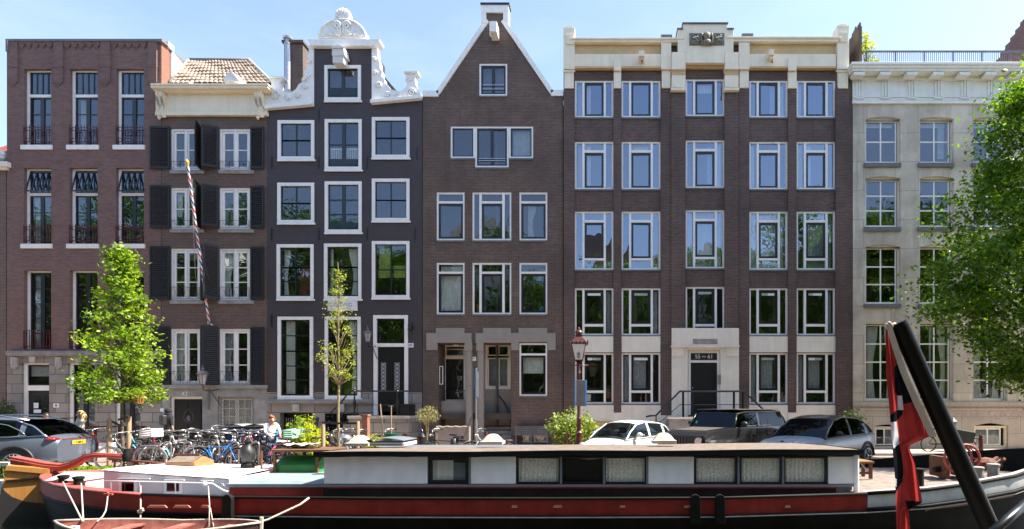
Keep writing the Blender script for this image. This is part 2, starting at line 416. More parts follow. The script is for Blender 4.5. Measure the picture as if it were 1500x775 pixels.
# ================================================================== house 1: brown-red brick, three tall bays
b = building('brick_house', 'reddish brown brick house with three bays of tall french windows and dark red railings', 9, 236)
colsA = [(35,75),(102,143),(170,211)]
rowA, rowB, rowC = (101,212), (246,357), (396,511.5)
holes = [(x0,x1,*r) for (x0,x1) in colsA for r in (rowA,rowB,rowC)]
ghol = [(31,72,532,655),(99,139,532,655),(168,206,532,655)]
wall(b, [(10,60),(236,60),(236,514),(10,514)], holes, M['brick1'])
wall(b, [(10,521),(236,521),(236,660.3),(10,660.3)], ghol, M['ash1'], name='ground_floor_wall')
shell(b, 10, 236, 64, M['brick1'], [230,375,518])
mb = MB(); fbox(mb,8.5,238,514,521,-.3,.16); fbox(mb,8,238.5,516.5,519,.161,.20); mb.build('stone_band', M['stone'], b, bevel=.01)
mb = MB(); fbox(mb,8,237,56.8,60,-.3,.10); fbox(mb,8,11,58,75,.003,.12); mb.build('roof_edge', M['lead'], b)
mb = MB()
for x0,x1 in ((12,25),(78,91.5),(147,160.5),(216,229)):
    fbox(mb,x0,x1,60.5,98,.002,.07); fbox(mb,x0,x1,98,118,.002,.055)
    for k in range(4): fbox(mb,x0+1.5*k,x1-1.5*k,118+2*k,120+2*k,.003,.05-.010*k)
for a,c in ((26,77),(92.5,146),(161.5,215)):
    n = 5
    fbox(mb,a,c,60.8,63,.002,.06)
    for k in range(n):
        w = (c-a)/n; xc = a+w*(k+.5)
        for j in range(4): fbox(mb,xc-w*.46+j*1.1,xc+w*.46-j*1.1,63.05+2.1*j,65.1+2.1*j,.002,.055-.010*j)
split(mb, 'brick_corbel', M['brick1'], b)
# right-hand return and the white coped party wall that shows above the next roof
mb = MB(); mb.box(PX(236)+.002, PX(236)+.012, YF+.02, YF+.42, PZ(165), PZ(62)); mb.build('brick_return', M['brick1r'], b)  # sun on this side face is put into the orange brick colour
mb = MB(); mb.prism([(YF+.57,PZ(200)),(YF+9,PZ(200)),(YF+9,PZ(62)-.9),(YF+2.2,PZ(62)-.5),(YF+.57,PZ(62))], PX(236)-.01, PX(236)+.03, plane='YZ')
mb.box(PX(229), PX(236)+.09, YF+.3, YF+.62, PZ(62), PZ(58)+.12); mb.build('plastered_party_wall', M['plaster'], b)
for ci,(x0,x1) in enumerate(colsA):
    for ri,(y0,y1) in enumerate((rowA,rowB,rowC)):
        sx = 0
        xa, xb = x0+3.4, x1-.6
        if ri < 2:
            tr = y0+35
            cells = [(xa,xb,y0+2,tr,1.6,'charcoal',4,1,1.3),(xa,xb,tr+4,y1,1.6,'charcoal',2,3,1.2,5.5)]
            w = W(b,x0,x1,y0,y1+1,fw=1.2,cells=cells,bars=[(x0,xa,y0,y1+1),(xa,x1,tr,tr+4),(xa,x1,y0,y0+2)],rec=.14,
                  sill=(x0-5.5,x1+.3,y1,y1+6.5,.06), curtains=[(xa+2,xa+14,tr+5,y1-2,'curt2')] if (ci+ri)%3==1 else ())
            ry0, ry1 = y1-27, y1-2
        else:
            cells = [(xa,xb,y0+2,y1,2,'charcoal',2,5,1.2,6)]
            w = W(b,x0,x1,y0,y1+.6,fw=1.2,cells=cells,bars=[(x0,xa,y0,y1+.6),(xa,x1,y0,y0+2)],rec=.16, curtains=[(xa+2,xa+16,y0+5,y1-2,'curt2')] if ci==0 else ())
            ry0, ry1 = y1-27, y1-1
        r = MB(); yy = YF-.03
        nb = 9
        for z in ([ry0+2.5,ry0+7,ry1-7,ry1-2.5] if ri<2 else [ry0,ry1-3]): r.bar((PX(x0+.5),yy,PZ(z)),(PX(x1-.3),yy,PZ(z)),.022)
        for k in range(nb+1):
            x = x0+1+(x1-x0-2)*k/nb
            if k in (0,nb) or ri == 2 or k % 2 == 0: r.bar((PX(x),yy-.012,PZ(ry0-1)),(PX(x),yy-.012,PZ(ry1)),.02)
            else: r.bar((PX(x),yy-.012,PZ(ry0-1)),(PX(x),yy-.012,PZ(ry0+8)),.016); r.bar((PX(x),yy-.012,PZ(ry1-9)),(PX(x),yy-.012,PZ(ry1+.5)),.016)
        for k in (0,nb):
            x = x0+.6+(x1-x0-1.2)*k/nb
            r.bar((PX(x),yy,PZ(ry0+3)),(PX(x),YF+.15,PZ(ry0+3)),.018); r.bar((PX(x),yy,PZ(ry1-3)),(PX(x),YF+.15,PZ(ry1-3)),.018)
        r.build('railing', M['reddark'], w)
# open top lights of the middle row
for x0,x1 in colsA:
    w = MB(); xa,xb = x0+4,x1-1
    a = (PX(xa),YF+.19,PZ(249)); 
    for x in (xa,xa+8.8,xa+17.6,xa+26,xb): w.bar((PX(x),YF+.19,PZ(250)),(PX(x),YF-.04,PZ(280)),.04)
    w.bar((PX(xa),YF+.19,PZ(250)),(PX(xb),YF+.19,PZ(250)),.05); w.bar((PX(xa),YF-.04,PZ(280)),(PX(xb),YF-.04,PZ(280)),.05)
    w.build('open_top_light', M['charcoal'], b)
# ground floor: door and two shop windows, consoles
w = W(b,31,72,532,655,fw=.8,cells=[(36,71.5,534,564,1.6,'charcoal',1,1,1)],bars=[(31,36,532,655),(36,72,564.5,572),(36,72,532,534)],rec=.12)
d = MB(); fbox(d,36,72,572,655,-.22,-.17); d.build('door', M['charcoal'], b)
mb = MB(); fbox(mb,44,56,580,620,-.165,-.16); fbox(mb,58,70,580,620,-.165,-.16); split(mb, 'door_pane', M['glass'], b)
mb = MB(); fbox(mb,44,51,590,598,-.158,-.155); fbox(mb,44,55,600,605,-.158,-.155); split(mb, 'paper_notice', M['lwhite'], b)
mb = MB(); fbox(mb,37.5,71,536,551,-.26,-.255); mb.build('blind', M['curt2'], b)
for x0,x1 in ((99,139),(168,206)):
    xa = x0+4.5
    W(b,x0,x1,532,655,fw=.8,cells=[(xa,x1-.6,534,654,1.5,'charcoal',2,5,1.3,6)],bars=[(x0,xa,532,655),(xa,x1,532,534)],rec=.12,curtains=[(xa+2,x1-3,575,654,'curt2')])
mb = MB()
for x0,x1 in ((15,24),(80,88),(147,156),(212,220)):
    fbox(mb,x0,x1,523,538,.003,.10); fbox(mb,x0+1.5,x0+3,525,536,.101,.13); fbox(mb,x1-3,x1-1.5,525,536,.101,.13); fbox(mb,x0+1,x1-1,538,540,.003,.07)
for x0,x1 in ((44,54),(111,121),(180,190)):
    mb.prism([(PX(x0+2),PZ(531.5)),(PX(x1-2),PZ(531.5)),(PX(x1),PZ(522)),(PX(x0),PZ(522))], YF-.09, YF-.003)
split(mb, 'console', M['stonelt'], b, bevel=.01)
mb = MB(); fbox(mb,78,86,591,597,.003,.015); mb.build('enamel_plate', M['lwhite'], b)
mb = MB(); fbox(mb,80.5,83.5,592.5,595.5,.016,.02); mb.build('plate_emblem', M['bluesign'], b)

# ================================================================== house 2: black shutters, cream cornice, tiled hip roof
b = building('shuttered_house', 'narrow brown brick house with black louvred shutters, cream cornice and pale tiled roof', 227, 391)
X2 = [(250.5,294),(321.5,367)]
R2 = [(188.6,249),(275,335.5),(364,440),(481.7,563.5)]
holes = [(x0,x1,*r) for (x0,x1) in X2 for r in R2]
wall(b, [(236.4,168),(391,168),(391,564),(221.5,564),(221.5,236),(236.4,236)] if 0 else [(236.6,168),(391,168),(391,564),(236.6,564)], holes, M['brick2'])
wall(b, [(236.6,569),(391,569),(391,660.3),(236.6,660.3)], [(249,296.5,581,660.2),(318.6,371.7,581,627)], M['stone'], name='ground_floor_wall')
shell(b, 236.6, 391, 130, M['brick2'], [262,350,462,570])
mb = MB(); fbox(mb,236.8,391,564,569,-.3,.10); mb.build('stone_band', M['stone'], b)
mb = MB()
fbox(mb,228,391,137,163,-.3,.10); fbox(mb,227,391,163,168.5,-.3,.14); fbox(mb,229,391,134.5,137,-.3,.13)
fbox(mb,224,391.5,128.5,132,-.3,.36); fbox(mb,220.5,392,124.5,128.4,-.3,.50); fbox(mb,220,392.5,122,124.4,-.3,.54)
for k in range(46): fbox(mb,241+k*2.85,242.6+k*2.85,132.1,134.4,.132,.2)
fbox(mb,239,374,132.1,134.4,-.3,.131)
split(mb, 'cornice', M['cream'], b, bevel=.006)
zz = lambda y: PZ(y,YF-.3)
for x0,x1 in ((227,239.5),(371.5,384)):
    mb = MB(); mb.prism([(YF-.105,zz(132.2)),(YF-.34,zz(132.2)),(YF-.32,zz(139)),(YF-.18,zz(148)),(YF-.19,zz(160)),(YF-.145,zz(163)),(YF-.145,zz(169)),(YF-.105,zz(169))], PX(x0+1,YF-.3), PX(x1-1,YF-.3), plane='YZ')
    for q in (x0+2,x1-4): mb.prism([(YF-.34,zz(134)),(YF-.37,zz(134)),(YF-.35,zz(140)),(YF-.22,zz(149)),(YF-.22,zz(159)),(YF-.18,zz(159))], PX(q,YF-.3), PX(q+1.6,YF-.3), plane='YZ')
    mb.lathe([(.01,-.22),(.05,-.18),(.07,-.12),(.04,-.07),(.11,-.03),(.12,.0)], (PX((x0+x1)/2,YF-.2),YF-.2,PZ(168,YF-.2)), 10)
    split(mb, 'console', M['cream'], b, smooth=True)
# hip roof of pantiles
XL, XR, ZE, ZR, YE, YR = PX(236)+.035, PX(391), PZ(122,25.0), PZ(88.5,26.2), 25.0, 26.2
def tilegrid(p00, p10, p01, p11, nu, nv, amp=.035, stepv=.03):
    p00,p10,p01,p11 = map(Vector,(p00,p10,p01,p11)); nrm = (p10-p00).cross(p01-p00).normalized(); rows = []
    if nrm.z < 0: nrm = -nrm
    for j in range(nv):
        for e in (0.0, .98):
            v = (j+e)/nv; r = []
            for i in range(nu*6+1):
                u = i/(nu*6); p = (p00*(1-u)+p10*u)*(1-v)+(p01*(1-u)+p11*u)*v
                jit = .012*math.sin(37.0*(i//6)+11*j)
                r.append(tuple(p+nrm*(amp*abs(math.sin(i/6*math.pi))**.8+stepv*(1-e)+jit)))
            rows.append(r)
    return rows
mb = MB(); mb.grid(tilegrid((XL,YE,ZE),(XR,YE,ZE),(XL,YR,ZR),(PX(365,26.2),YR,ZR),21,8))
mb.grid(tilegrid((XR,YE,ZE),(XR+.1,28,ZE),(PX(365,26.2),YR,ZR),(PX(365,26.2),27.0,ZR),14,8))
mb.grid(tilegrid((XL,28.4,ZE),(XR,28.4,ZE),(XL,YR+.3,ZR),(PX(365,26.2),YR+.3,ZR),21,6))
mb.build('roof', M['tiles'], b)
mb = MB(); mb.tube([(XL,YR,ZR+.03),(PX(365,26.2),YR,ZR+.03)],.075,8); mb.build('ridge_flashing', M['lead'], b, smooth='all')
mb = MB(); mb.tube([(PX(365,26.2),YR,ZR+.03),(XR,YE,ZE+.03)],.07,8)
mb.tube([(XL+.03,YR,ZR+.05),(XL+.03,YE,ZE+.05)],.06,6); mb.build('hip_flashing', M['stonelt'], b, smooth='all')
mb = MB(); mb.prism(fp([(330,122),(350,122),(348,110),(337,104),(331,112)],.35), YF-.35, YF+.4)
mb.prism(fp([(327,118),(352,120),(338,103)],.42), YF-.42, YF-.36); mb.box(PX(336),PX(339),YF-.36,YF-.3,PZ(127),PZ(118)); mb.build('hoist_beam_hood', M['plaster'], b)
for ri,(y0,y1) in enumerate(R2):
    for ci,(x0,x1) in enumerate(X2):
        nr = 2 if ri < 2 else 3; xm = (x0+x1)/2
        cells = [(x0+3,xm-.2,y0+3,y1-2.5,3.2,'white',1,nr,1.3),(xm+.2,x1-3,y0+3,y1-2.5,3.2,'white',1,nr,1.3)]
        cu = []
        if (ri,ci) == (3,0): cu = [(x0+4,x0+20,y0+5,y1-3,'curtain',-1),(x1-12,x1-4,y0+5,y1-3,'curtain',1)]
        if (ri,ci) == (3,1): cu = [(x0+4,x0+18,y0+5,y1-3,'curt2',-1),(x1-10,x1-4,y0+5,y1-3,'curtain',1)]
        if (ri,ci) == (2,1): cu = [(x0+4,x0+18,y0+5,y1-3,'curtain',-1),(x1-12,x1-4,y0+5,y1-3,'curtain',1)]
        if (ri,ci) == (0,1): cu = [(x0+6,x0+10,y0+5,y1-3,'curt3')]
        if (ri,ci) == (1,0): cu = [(x0+4,x0+11,y0+5,y1-20,'curtain')]
        w = W(b,x0,x1,y0,y1,fw=2.6,cells=cells,bars=[(xm-1,xm+1,y0+2,y1-2)],rec=.03,curtains=cu,
              sill=(x0-2,x1+4,y1+.2,y1+4.8,.07) if ri<3 else None, sillm='stone', name='casement_window')
        r = MB(); yy = YF-.05; g0,g1 = y1-(12 if ri<2 else 19), y1-2
        r.bar((PX(x0+1),yy,PZ(g0)),(PX(x1-1),yy,PZ(g0)),.014); r.bar((PX(x0+1),yy,PZ(g1)),(PX(x1-1),yy,PZ(g1)),.014)
        for k in range(3):
            xa = x0+1+(x1-x0-2)*k/3; xb = xa+(x1-x0-2)/3
            r.bar((PX(xa),yy,PZ(g0)),(PX(xa),yy,PZ(g1)),.014); r.tube([(PX(xa+(xb-xa)*t),yy,PZ(g1-(g1-g0)*(.5+.5*math.sin(t*6.28)))) for t in [i/8 for i in range(9)]],.006,4)
            if ri>1: r.tube([(PX(xa+(xb-xa)*t),yy,PZ(g1-(g1-g0)*(.5-.5*math.sin(t*6.28)))) for t in [i/8 for i in range(9)]],.006,4)
        r.bar((PX(x1-1),yy,PZ(g0)),(PX(x1-1),yy,PZ(g1)),.014); r.build('railing', M['iron'], w)
# shutters: frame + louvres, hinged at an angle
def shutter(b, xh, y0, y1, wpx, ang):
    """xh hinge px; ang degrees from flat on the wall, sign gives the side it lies on"""
    mb = MB(); Wd = wpx*S; h0, h1 = PZ(y1), PZ(y0); hinge = Vector((PX(xh), YF-.035, 0)); sg = 1 if ang >= 0 else -1
    a = R(abs(ang)); d = Vector((sg*math.cos(a), -math.sin(a), 0)); n = Vector((d.y, -d.x, 0))*sg
    def P(u,w,z): q = hinge+d*u+n*w; return (q.x,q.y,z)
    def bx(u0,u1,w0,w1,z0,z1):
        mb.add([P(u,w,z) for u in (u0,u1) for w in (w0,w1) for z in (z0,z1)], [(0,1,3,2),(4,6,7,5),(0,4,5,1),(2,3,7,6),(0,2,6,4),(1,5,7,3)])
    fr=.075
    bx(0,fr,-.02,.02,h0,h1); bx(Wd-fr,Wd,-.02,.02,h0,h1); bx(fr,Wd-fr,-.02,.02,h0,h0+.1); bx(fr,Wd-fr,-.02,.02,h1-.09,h1)
    zm=(h0+h1)/2
    n_l = int((h1-h0-.2)/.085)
    for k in range(n_l):
        z = h0+.11+k*(h1-h0-.21)/n_l
        mb.add([P(fr,.018,z),P(Wd-fr,.018,z),P(Wd-fr,-.018,z+.06),P(fr,-.018,z+.06),P(fr,.018,z+.014),P(Wd-fr,.018,z+.014),P(Wd-fr,-.018,z+.074),P(fr,-.018,z+.074)],
               [(0,1,2,3),(4,7,6,5),(0,4,5,1),(3,2,6,7),(0,3,7,4),(1,5,6,2)])
    mb.build('louvred_shutter', M['shut'], b)
for ri,(y0,y1) in enumerate(R2):
    shutter(b, 249.5, y0-3, y1-1, 28 if ri<3 else 26, -3)
    shutter(b, 367.5, y0-2, y1-1, 20.5, 3)
    if ri < 2: shutter(b, 294.5, y0-3, y1, 21, 72); shutter(b, 321, y0-2, y1-2, 20.5, -28)
    else: shutter(b, 294.5, y0-3, y1, 15, 50); shutter(b, 321, y0-3, y1, 20.5, -60 if ri==2 else -42)
# ground floor: dark door, grilled window, lantern
w = W(b,249,296.5,581,660,fw=2.5,cells=[(251.5,294,583.5,659,0,'black',1,1,1)],rec=.10,name='door_frame') if 0 else None
mb = MB(); mb.prism(rp(249,296.5,581,660.2), YF+.08, YF+.16, [rp(252.5,294.5,584.5,660.1)]); fr = mb.build('door_frame', M['cream2'], b)
mb = MB(); fbox(mb,252.6,294.4,584.6,660.1,-.17,-.12)
fbox(mb,255,272,590,650,-.12,-.10); fbox(mb,275,292,590,650,-.12,-.10)
dd = mb.build('door', M['black'], b)
mb = MB()
mb.tube([(PX(274+7*math.sin(t)),YF+.09,PZ(611-9*math.cos(t)-(4 if abs(t)<.3 else 0))) for t in [i*6.28/14 for i in range(14)]],.012,5,closed=True)
mb.ball((PX(274),YF+.09,PZ(613)),.09,10,sc_=(1,.4,1.6)); mb.build('door_knocker', M['sill'], dd)
text_obj('43','number',.26,M['lwhite'],b,(PX(271),YF-.012,PZ(577)))
mb = MB(); fbox(mb,234.5,239.5,598,603,.003,.02); mb.build('name_plate', M['lwhite'], b)
w = W(b,318.6,371.7,581,627,fw=2.5,fm='stonelt',cells=[(322,344,584,625,2,'white',2,3,1),(345,367,584,625,2,'white',2,3,1)],rec=.10,curtains=[(322,367,585,625,'curtain')])
g = MB()
for k in range(-9,22):
    for sgn in (1,-1):
        xa, ya, xb, yb = 321.5+k*3.2, 583, 321.5+k*3.2+sgn*24, 583+42
        if sgn < 0: xa += 24; xb += 24
        # clip to the opening
        t0, t1 = 0, 1; dx = xb-xa
        for lim,sg2 in ((321.5,1),(369,-1)):
            t = (lim-xa)/dx
            if (dx>0)==(sg2>0): t0 = max(t0,t)
            else: t1 = min(t1,t)
        if t1-t0 > .02: g.bar((PX(xa+dx*t0),YF+.03,PZ(ya+42*t0)),(PX(xa+dx*t1),YF+.03,PZ(ya+42*t1)),.012)
g.build('diamond_grille', M['galv'], w)
mb = MB(); mb.bar((PX(307),YF-.06,PZ(600)),(PX(307),YF-.06,PZ(540)),.05); mb.build('drain_pipe', M['lead'], b)

# ================================================================== house 3: near-black painted brick with white neck gable
b = building('neck_gable_house', 'black painted brick house with ornate white scrolled neck gable', 391, 618)
W3 = [(475.6,529,96,147.6),
      (407,460.5,176.5,234),(476,530,175,249),(545,600,172,231.5),
      (406.6,460.5,268,327),(476,530,266,341),(545,600,262,324),
      (405.7,459.6,358,438.6),(475,529.6,357,438.6),(545,600,353.4,437),
      (407,458.7,464,584),(476,528.5,464,584),(547,597.6,461.7,608)]
out3 = [(391,162),(460.3,156.5),(460.3,67),(544.6,67),(544.6,154),(618,146.5),(618,574.5),(598,574.5),(598,608),(546.5,608),(546.5,574.5),(391,574.5)]
hs = [(x0+1,x1-1,y0+1,y1-1) for (x0,x1,y0,y1) in W3[:-1] if y1 < 570]
wall(b, [(391,162),(460.3,156.5),(460.3,67),(544.6,67),(544.6,154),(618,146.5),(618,460.0),(391,460.0)], hs, M['brick3'])
# lower strip of the painted wall, around the tall ground-floor windows and the door
wall(b, [(391,460.1),(618,460.1),(618,574.4),(599,574.4),(599,461),(546,461),(546,574.4),(530,574.4),(530,463),(475,463),(475,574.4),(460,574.4),(460,463),(406,463),(406,574.4),(391,574.4)] , [], M['brick3'], name='painted_pier')
wall(b, [(391,574.6),(406,574.6),(406,585),(460,585),(460,574.6),(475,574.6),(475,585),(530,585),(530,574.6),(546,574.6),(546,609),(599,609),(599,574.6),(618,574.6),(618,660.3),(391,660.3)],
     [(410,458,605,645),(475.6,525.5,605.6,632)], M['ash1'], name='stone_plinth')
shell(b, 391, 618, 166, M['brick3'], [250,345,448,590], flat=False)
mb = MB(); zt = PZ(60)-.1; ze = PZ(160); a, c = PX(391)+.3, PX(618)-.3; m_ = (a+c)/2
mb.prism([(a,ze),(m_-.9,PZ(75)),(m_+.9,PZ(75)),(c,ze)], YF+.9, YF+9); mb.build('roof', M['lead'], b)
mb = MB(); mb.box(PX(460.5),PX(544.4),YF+.33,YF+1.5,PZ(157),PZ(68)); mb.build('gable_back', M['brick3'], b)
def dbl(x0,x1,y0,y1,rows,kind='teal',sw=1.8,st=0,cols=2): return (x0,x1,y0,y1,sw,kind,cols,rows,1.8,st)
FW3 = 4.5
specs = {0:('teal',1,4.5),1:('teal',2,0),2:('teal',2,5),3:('teal',2,0),4:('teal',2,0),5:('teal',3,5),6:('teal',2,0),7:('black',3,0),8:('black',3,0),9:('black',2,0),10:('black',4,0),11:('black',4,0)}
for i,(x0,x1,y0,y1) in enumerate(W3[:-1]):
    kind,nr,st = specs[i]; f = FW3
    cu = ()
    if i == 7: cu = [(x0+7,x0+17,y0+6,y1-7,'curtain',-1),(x1-24,x1-7,y0+30,y1-7,'curt3')]
    if i == 8: cu = [(x1-22,x1-7,y0+6,y1-7,'curtain',1),(x0+6,x0+10,y0+6,y1-7,'curtain')]
    if i == 9: cu = [(x0+7,x0+25,y0+8,y0+52,'curt4'),(x0+29,x1-8,y0+34,y0+52,'curt4')]
    if i == 10: cu = [(x0+8,x0+24,y0+6,y1-7,'curtain')]
    if i == 11: cu = [(x1-20,x1-7,y0+6,y1-7,'curtain',1)]
    cells = [(x0+f,x1-f,y0+f-.5,y1-f,1.6,kind,2,nr,1.8,st)]
    if i in (4,6,1,3):   # sliding sashes, heavier meeting rail
        ym = (y0+y1)/2; cells = [(x0+f,x1-f,y0+f-.5,ym+1,1.6,kind,2,1,1.8),(x0+f,x1-f,ym-.8,y1-f,1.6,kind,2,1,1.8)]
    if i in (10,11,7,8): 
        ym = y0+(y1-y0)*(.42); n = 2 if i > 9 else 1
        cells = [(x0+f,x1-f,y0+f-.5,ym+1,1.6,kind,2,n,1.6),(x0+f,x1-f,ym-1,y1-f,2,kind,2,3 if i>9 else 2,1.6)]
    w = W(b,x0,x1,y0,y1,fw=f,cells=cells,rec=-.035,fd=.14,sd=.06,curtains=cu,sill=(x0-1.4,x1+1.2,y1-.6,y1+1.8,.07),name='sash_window' if i not in (0,2,5) else 'loft_door',label='white framed hoist door with dark blue leaves' if i in (2,5) else None)
    if i in (0,2,5):
        mb = MB(); h = 14 if i == 0 else (11 if i == 2 else 10)
        xm = (x0+x1)/2; y_ = y1-f-1
        for q0,q1 in ((x0+f+1,xm-2),(xm+2,x1-f-1)):
            fbox(mb,q0,q1,y_-h,y_,-.06,-.025); fbox(mb,q0+2,q1-2,y_-h+2.5,y_-2.5,-.025,-.01)
        mb.build('door_panel', M['teal'], w)
        if i == 2:
            r = MB()
            for k in range(7):
                for q in (x0+f+2, xm+3): r.box(PX(q+k*2.6),PX(q+k*2.6+1.1),YF+.12,YF+.14,PZ(y_-h-1),PZ(y_-h-16))
            for q in (x0+f+2, xm+3): r.box(PX(q),PX(q+17),YF+.115,YF+.145,PZ(y_-h-15),PZ(y_-h-17))
            r.build('balustrade', M['white'], w)
# pediment and scrolls
mb = MB()
mb.prism(fp([(450,57),(556.5,57),(555,60),(551,63),(549,66.8),(457,66.8),(455,63),(451,60)],.22), YF-.22, YF+.3)
arc = [(502+36*math.cos(t),57-28*math.sin(t)) for t in [math.pi*k/24 for k in range(25)]]
mb.prism([(PX(x),PZ(y)) for x,y in arc], YF-.05, YF+.3)
p1 = mb.build('pediment', M['white'], b, bevel=.012)
mb = MB()
mb.tube([(PX(502+34.5*math.cos(t)),YF-.06,PZ(56.5-26.7*math.sin(t))) for t in [math.pi*k/24 for k in range(25)]],.05,6)
for s_ in (-1,1):
    sp = []
    for k in range(22):
        t = k/21*3.4*math.pi; r = 6.2*(1-k/26); sp.append((PX(502+s_*(6.5+r*math.cos(t))),YF-.09,PZ(39-r*math.sin(t))))
    mb.tube(sp,.045,6)
    for k in range(5):
        ang = math.pi/2+s_*(.18+.27*k)
        mb.tube([(PX(502+3*math.cos(ang)),YF-.06,PZ(56-2*math.sin(ang))),(PX(502+13*math.cos(ang)),YF-.10,PZ(56-11*math.sin(ang))),(PX(502+17*math.cos(ang)),YF-.06,PZ(56-15*math.sin(ang)))],[.02,.05,.03],6)
    for k in range(6): mb.ball((PX(502+s_*(17+2.6*k)),YF-.06,PZ(52-1.5*math.sin(k*1.3))),.07-.006*k,6)
split(mb, 'relief_carving', M['white'], p1, smooth='all')
mb = MB()
fan = [(496,31),(493,27),(491,22),(492,18),(495,15),(498,13.6),(502,13),(506,13.6),(509,15),(512,18),(513,22),(511,27),(508,31),(505,34),(499,34)]
mb.prism([(PX(x),PZ(y)) for x,y in fan], YF-.02, YF+.22)
for k in range(7):
    t = math.pi*(.08+.84*k/6); mb.ball((PX(502+9.5*math.cos(t)),YF+.03,PZ(24-9.5*math.sin(t))),.10,7,sc_=(1,1,1)); mb.tube([(PX(502),YF-.03,PZ(31)),(PX(502+9*math.cos(t)),YF-.05,PZ(25-9*math.sin(t)))],[.025,.05],5)
mb.ball((PX(493),YF+.02,PZ(28)),.1,7); mb.ball((PX(511),YF+.02,PZ(28)),.1,7); mb.build('shell_finial', M['white'], b, smooth=True)
def gable_wing(pts, curls, ledge):
    mb = MB(); mb.prism([(PX(x),PZ(y)) for x,y in pts], YF-.04, YF+.26); o = mb.build('gable_scroll', M['white'], b, bevel=.012)
    mb = MB(); mb.prism([(PX(x),PZ(y)) for x,y in ledge], YF-.2, YF+.28); mb.build('scroll_ledge', M['white'], o, bevel=.01)
    mb = MB()
    for cx,cy,r0,tn,sg in curls:
        mb.tube([(PX(cx+sg*r0*(1-k/24)*math.cos(k/18*tn)),YF-.08,PZ(cy-r0*(1-k/24)*math.sin(k/18*tn))) for k in range(19)],.035,5)
        mb.ball((PX(cx),YF-.06,PZ(cy)),.06,6)
    split(mb, 'relief_carving', M['white'], o, smooth='all')
L3 = [(460.2,66.9),(452,66.9),(453,74),(451.5,82),(453,90),(450,97),(450,103),(446,105),(447,112),(442,116),(443,121),(438,124),(434,131),(428,135.5),(420,136),(414,132),(411,129),(411,121),(414.5,117),(414.5,112.5),(394.5,112.5),(394.5,117),(398,121),(398,128),(393,136),(391.2,144),(391.2,157),(460.2,152)]
gable_wing(L3, [(405,141,6,12,1),(423,144,4,10,-1),(437,141,4,10,1),(448,128,4,9,-1),(453,112,3,8,1),(455,92,2.5,8,1),(447,118,3,7,1)], [(391,157),(460.3,151.8),(460.3,156.3),(391,162.3)])
R3 = [(544.8,66.9),(554,66.9),(553,74),(554.5,86),(557,92),(557,100),(560.5,105),(559.5,112),(563.5,116),(564,122),(570,127),(574,132),(583,134),(589,133),(595,128),(596.5,124),(594,119),(595,111),(592,108),(592,105),(611.5,105),(611.5,108),(608.5,111),(608.5,120),(610,126),(614,132),(616.5,139),(617.8,145),(544.8,151)]
gable_wing(R3, [(603,137,6.5,12,1),(584,141,4,10,-1),(568,140,4,10,1),(556,126,4,9,-1),(550,108,3,8,1),(549,88,2.5,8,-1),(600,117,3,7,-1)], [(544.7,149),(617.8,142.5),(617.8,147.3),(544.7,154)])
mb = MB()
for x,y in ((404.5,111.5),(601.5,104)):
    fbox(mb,x-10.5,x+10.5,y,y+2,-.3,.12); fbox(mb,x-8.5,x+8.5,y+2,y+5,-.26,.06)
split(mb, 'pedestal_cap', M['white'], b)
mb = MB(); mb.prism(fp([(486,81),(505,81),(503,68),(496,65),(486,68)],.5), YF-.5, YF-.02)
mb.prism(fp([(483,70),(508,70),(495,64)],.56), YF-.56, YF-.5); fbox(mb,487,503,81,92,.02,.45)
mb.build('hoist_beam_hood', M['plaster'], b, bevel=.015)
mb = MB()
for x,y in [(398,238),(467,238),(538,238),(611,225),(398,343),(467,343),(538,343),(608,343),(467,170),(398,470)]:
    mb.bar((PX(x),YF-.02,PZ(y-9)),(PX(x),YF-.02,PZ(y+9)),.035,.02)
split(mb, 'wall_anchor', M['black'], b)
mb = MB(); fbox(mb,480,523,439.5,455,.003,.06); fbox(mb,482,521,441,453.5,.061,.068); pl = mb.build('white_stone_tablet', M['plaster'], b)
mb = MB()
for k in range(5): mb.tube([(PX(486+k*7+2.4*math.cos(t)),YF-.072,PZ(447+2.5*math.sin(t))) for t in [i*.9 for i in range(7)]],.014,4)
mb.build('tablet_relief', M['stonelt'], pl)
# door with fanlight, number, carriage lantern
w = W(b,547,597.6,461.7,508,fw=5,cells=[(552,592.6,467,502,1.5,'black',1,1,1)],rec=-.035,fd=.14,sd=.06,name='fanlight')
mb = MB(); fbox(mb,547,552.4,508,608,-.10,.035); fbox(mb,592.2,597.6,508,608,-.10,.035); mb.build('door_frame', M['white'], b)
mb = MB(); fbox(mb,552.5,592.1,508.2,603,-.16,-.06); fbox(mb,571.5,573,509,603,-.06,-.045)
for q0,q1 in ((555,570),(575,590)):
    fbox(mb,q0,q1,512,526,-.06,-.048); fbox(mb,q0,q1,578,600,-.06,-.048)
for k in range(6): fbox(mb,553,592,583+k*3.3,584.2+k*3.3,-.047,-.04)
dr = mb.build('door', M['black'], b)
mb = MB()
for q in (561,581):
    fbox(mb,q-3.6,q+3.6,531,572,-.058,-.05)
dg_ = mb.build('door_glazing', M['curt2'], dr); mb = MB()
for q in (561,581):
    for k in range(7): mb.tube([(PX(q+3*math.cos(t)),YF+.04,PZ(534+k*5.8+2.6*math.sin(t))) for t in [i*6.28/8 for i in range(8)]],.012,4,closed=True)
mb.build('glazing_ironwork', M['black'], dr)
mb = MB(); fbox(mb,568,576,594,596,-.04,-.03); mb.build('letter_slot', M['galv'], dr)
mb = MB(); fbox(mb,598,605.8,502.5,509,.003,.02); pn = mb.build('number_plate', M['lwhite'], b, bevel=.03)
text_obj('45','number',.17,M['lblack'],pn,(PX(601.9),YF-.022,PZ(505.8)))
mb = MB(); fbox(mb,391,546,585,591,-.02,.14); fbox(mb,391,546,587,589,.141,.17); mb.build('stone_ledge', M['stone'], b, bevel=.012)
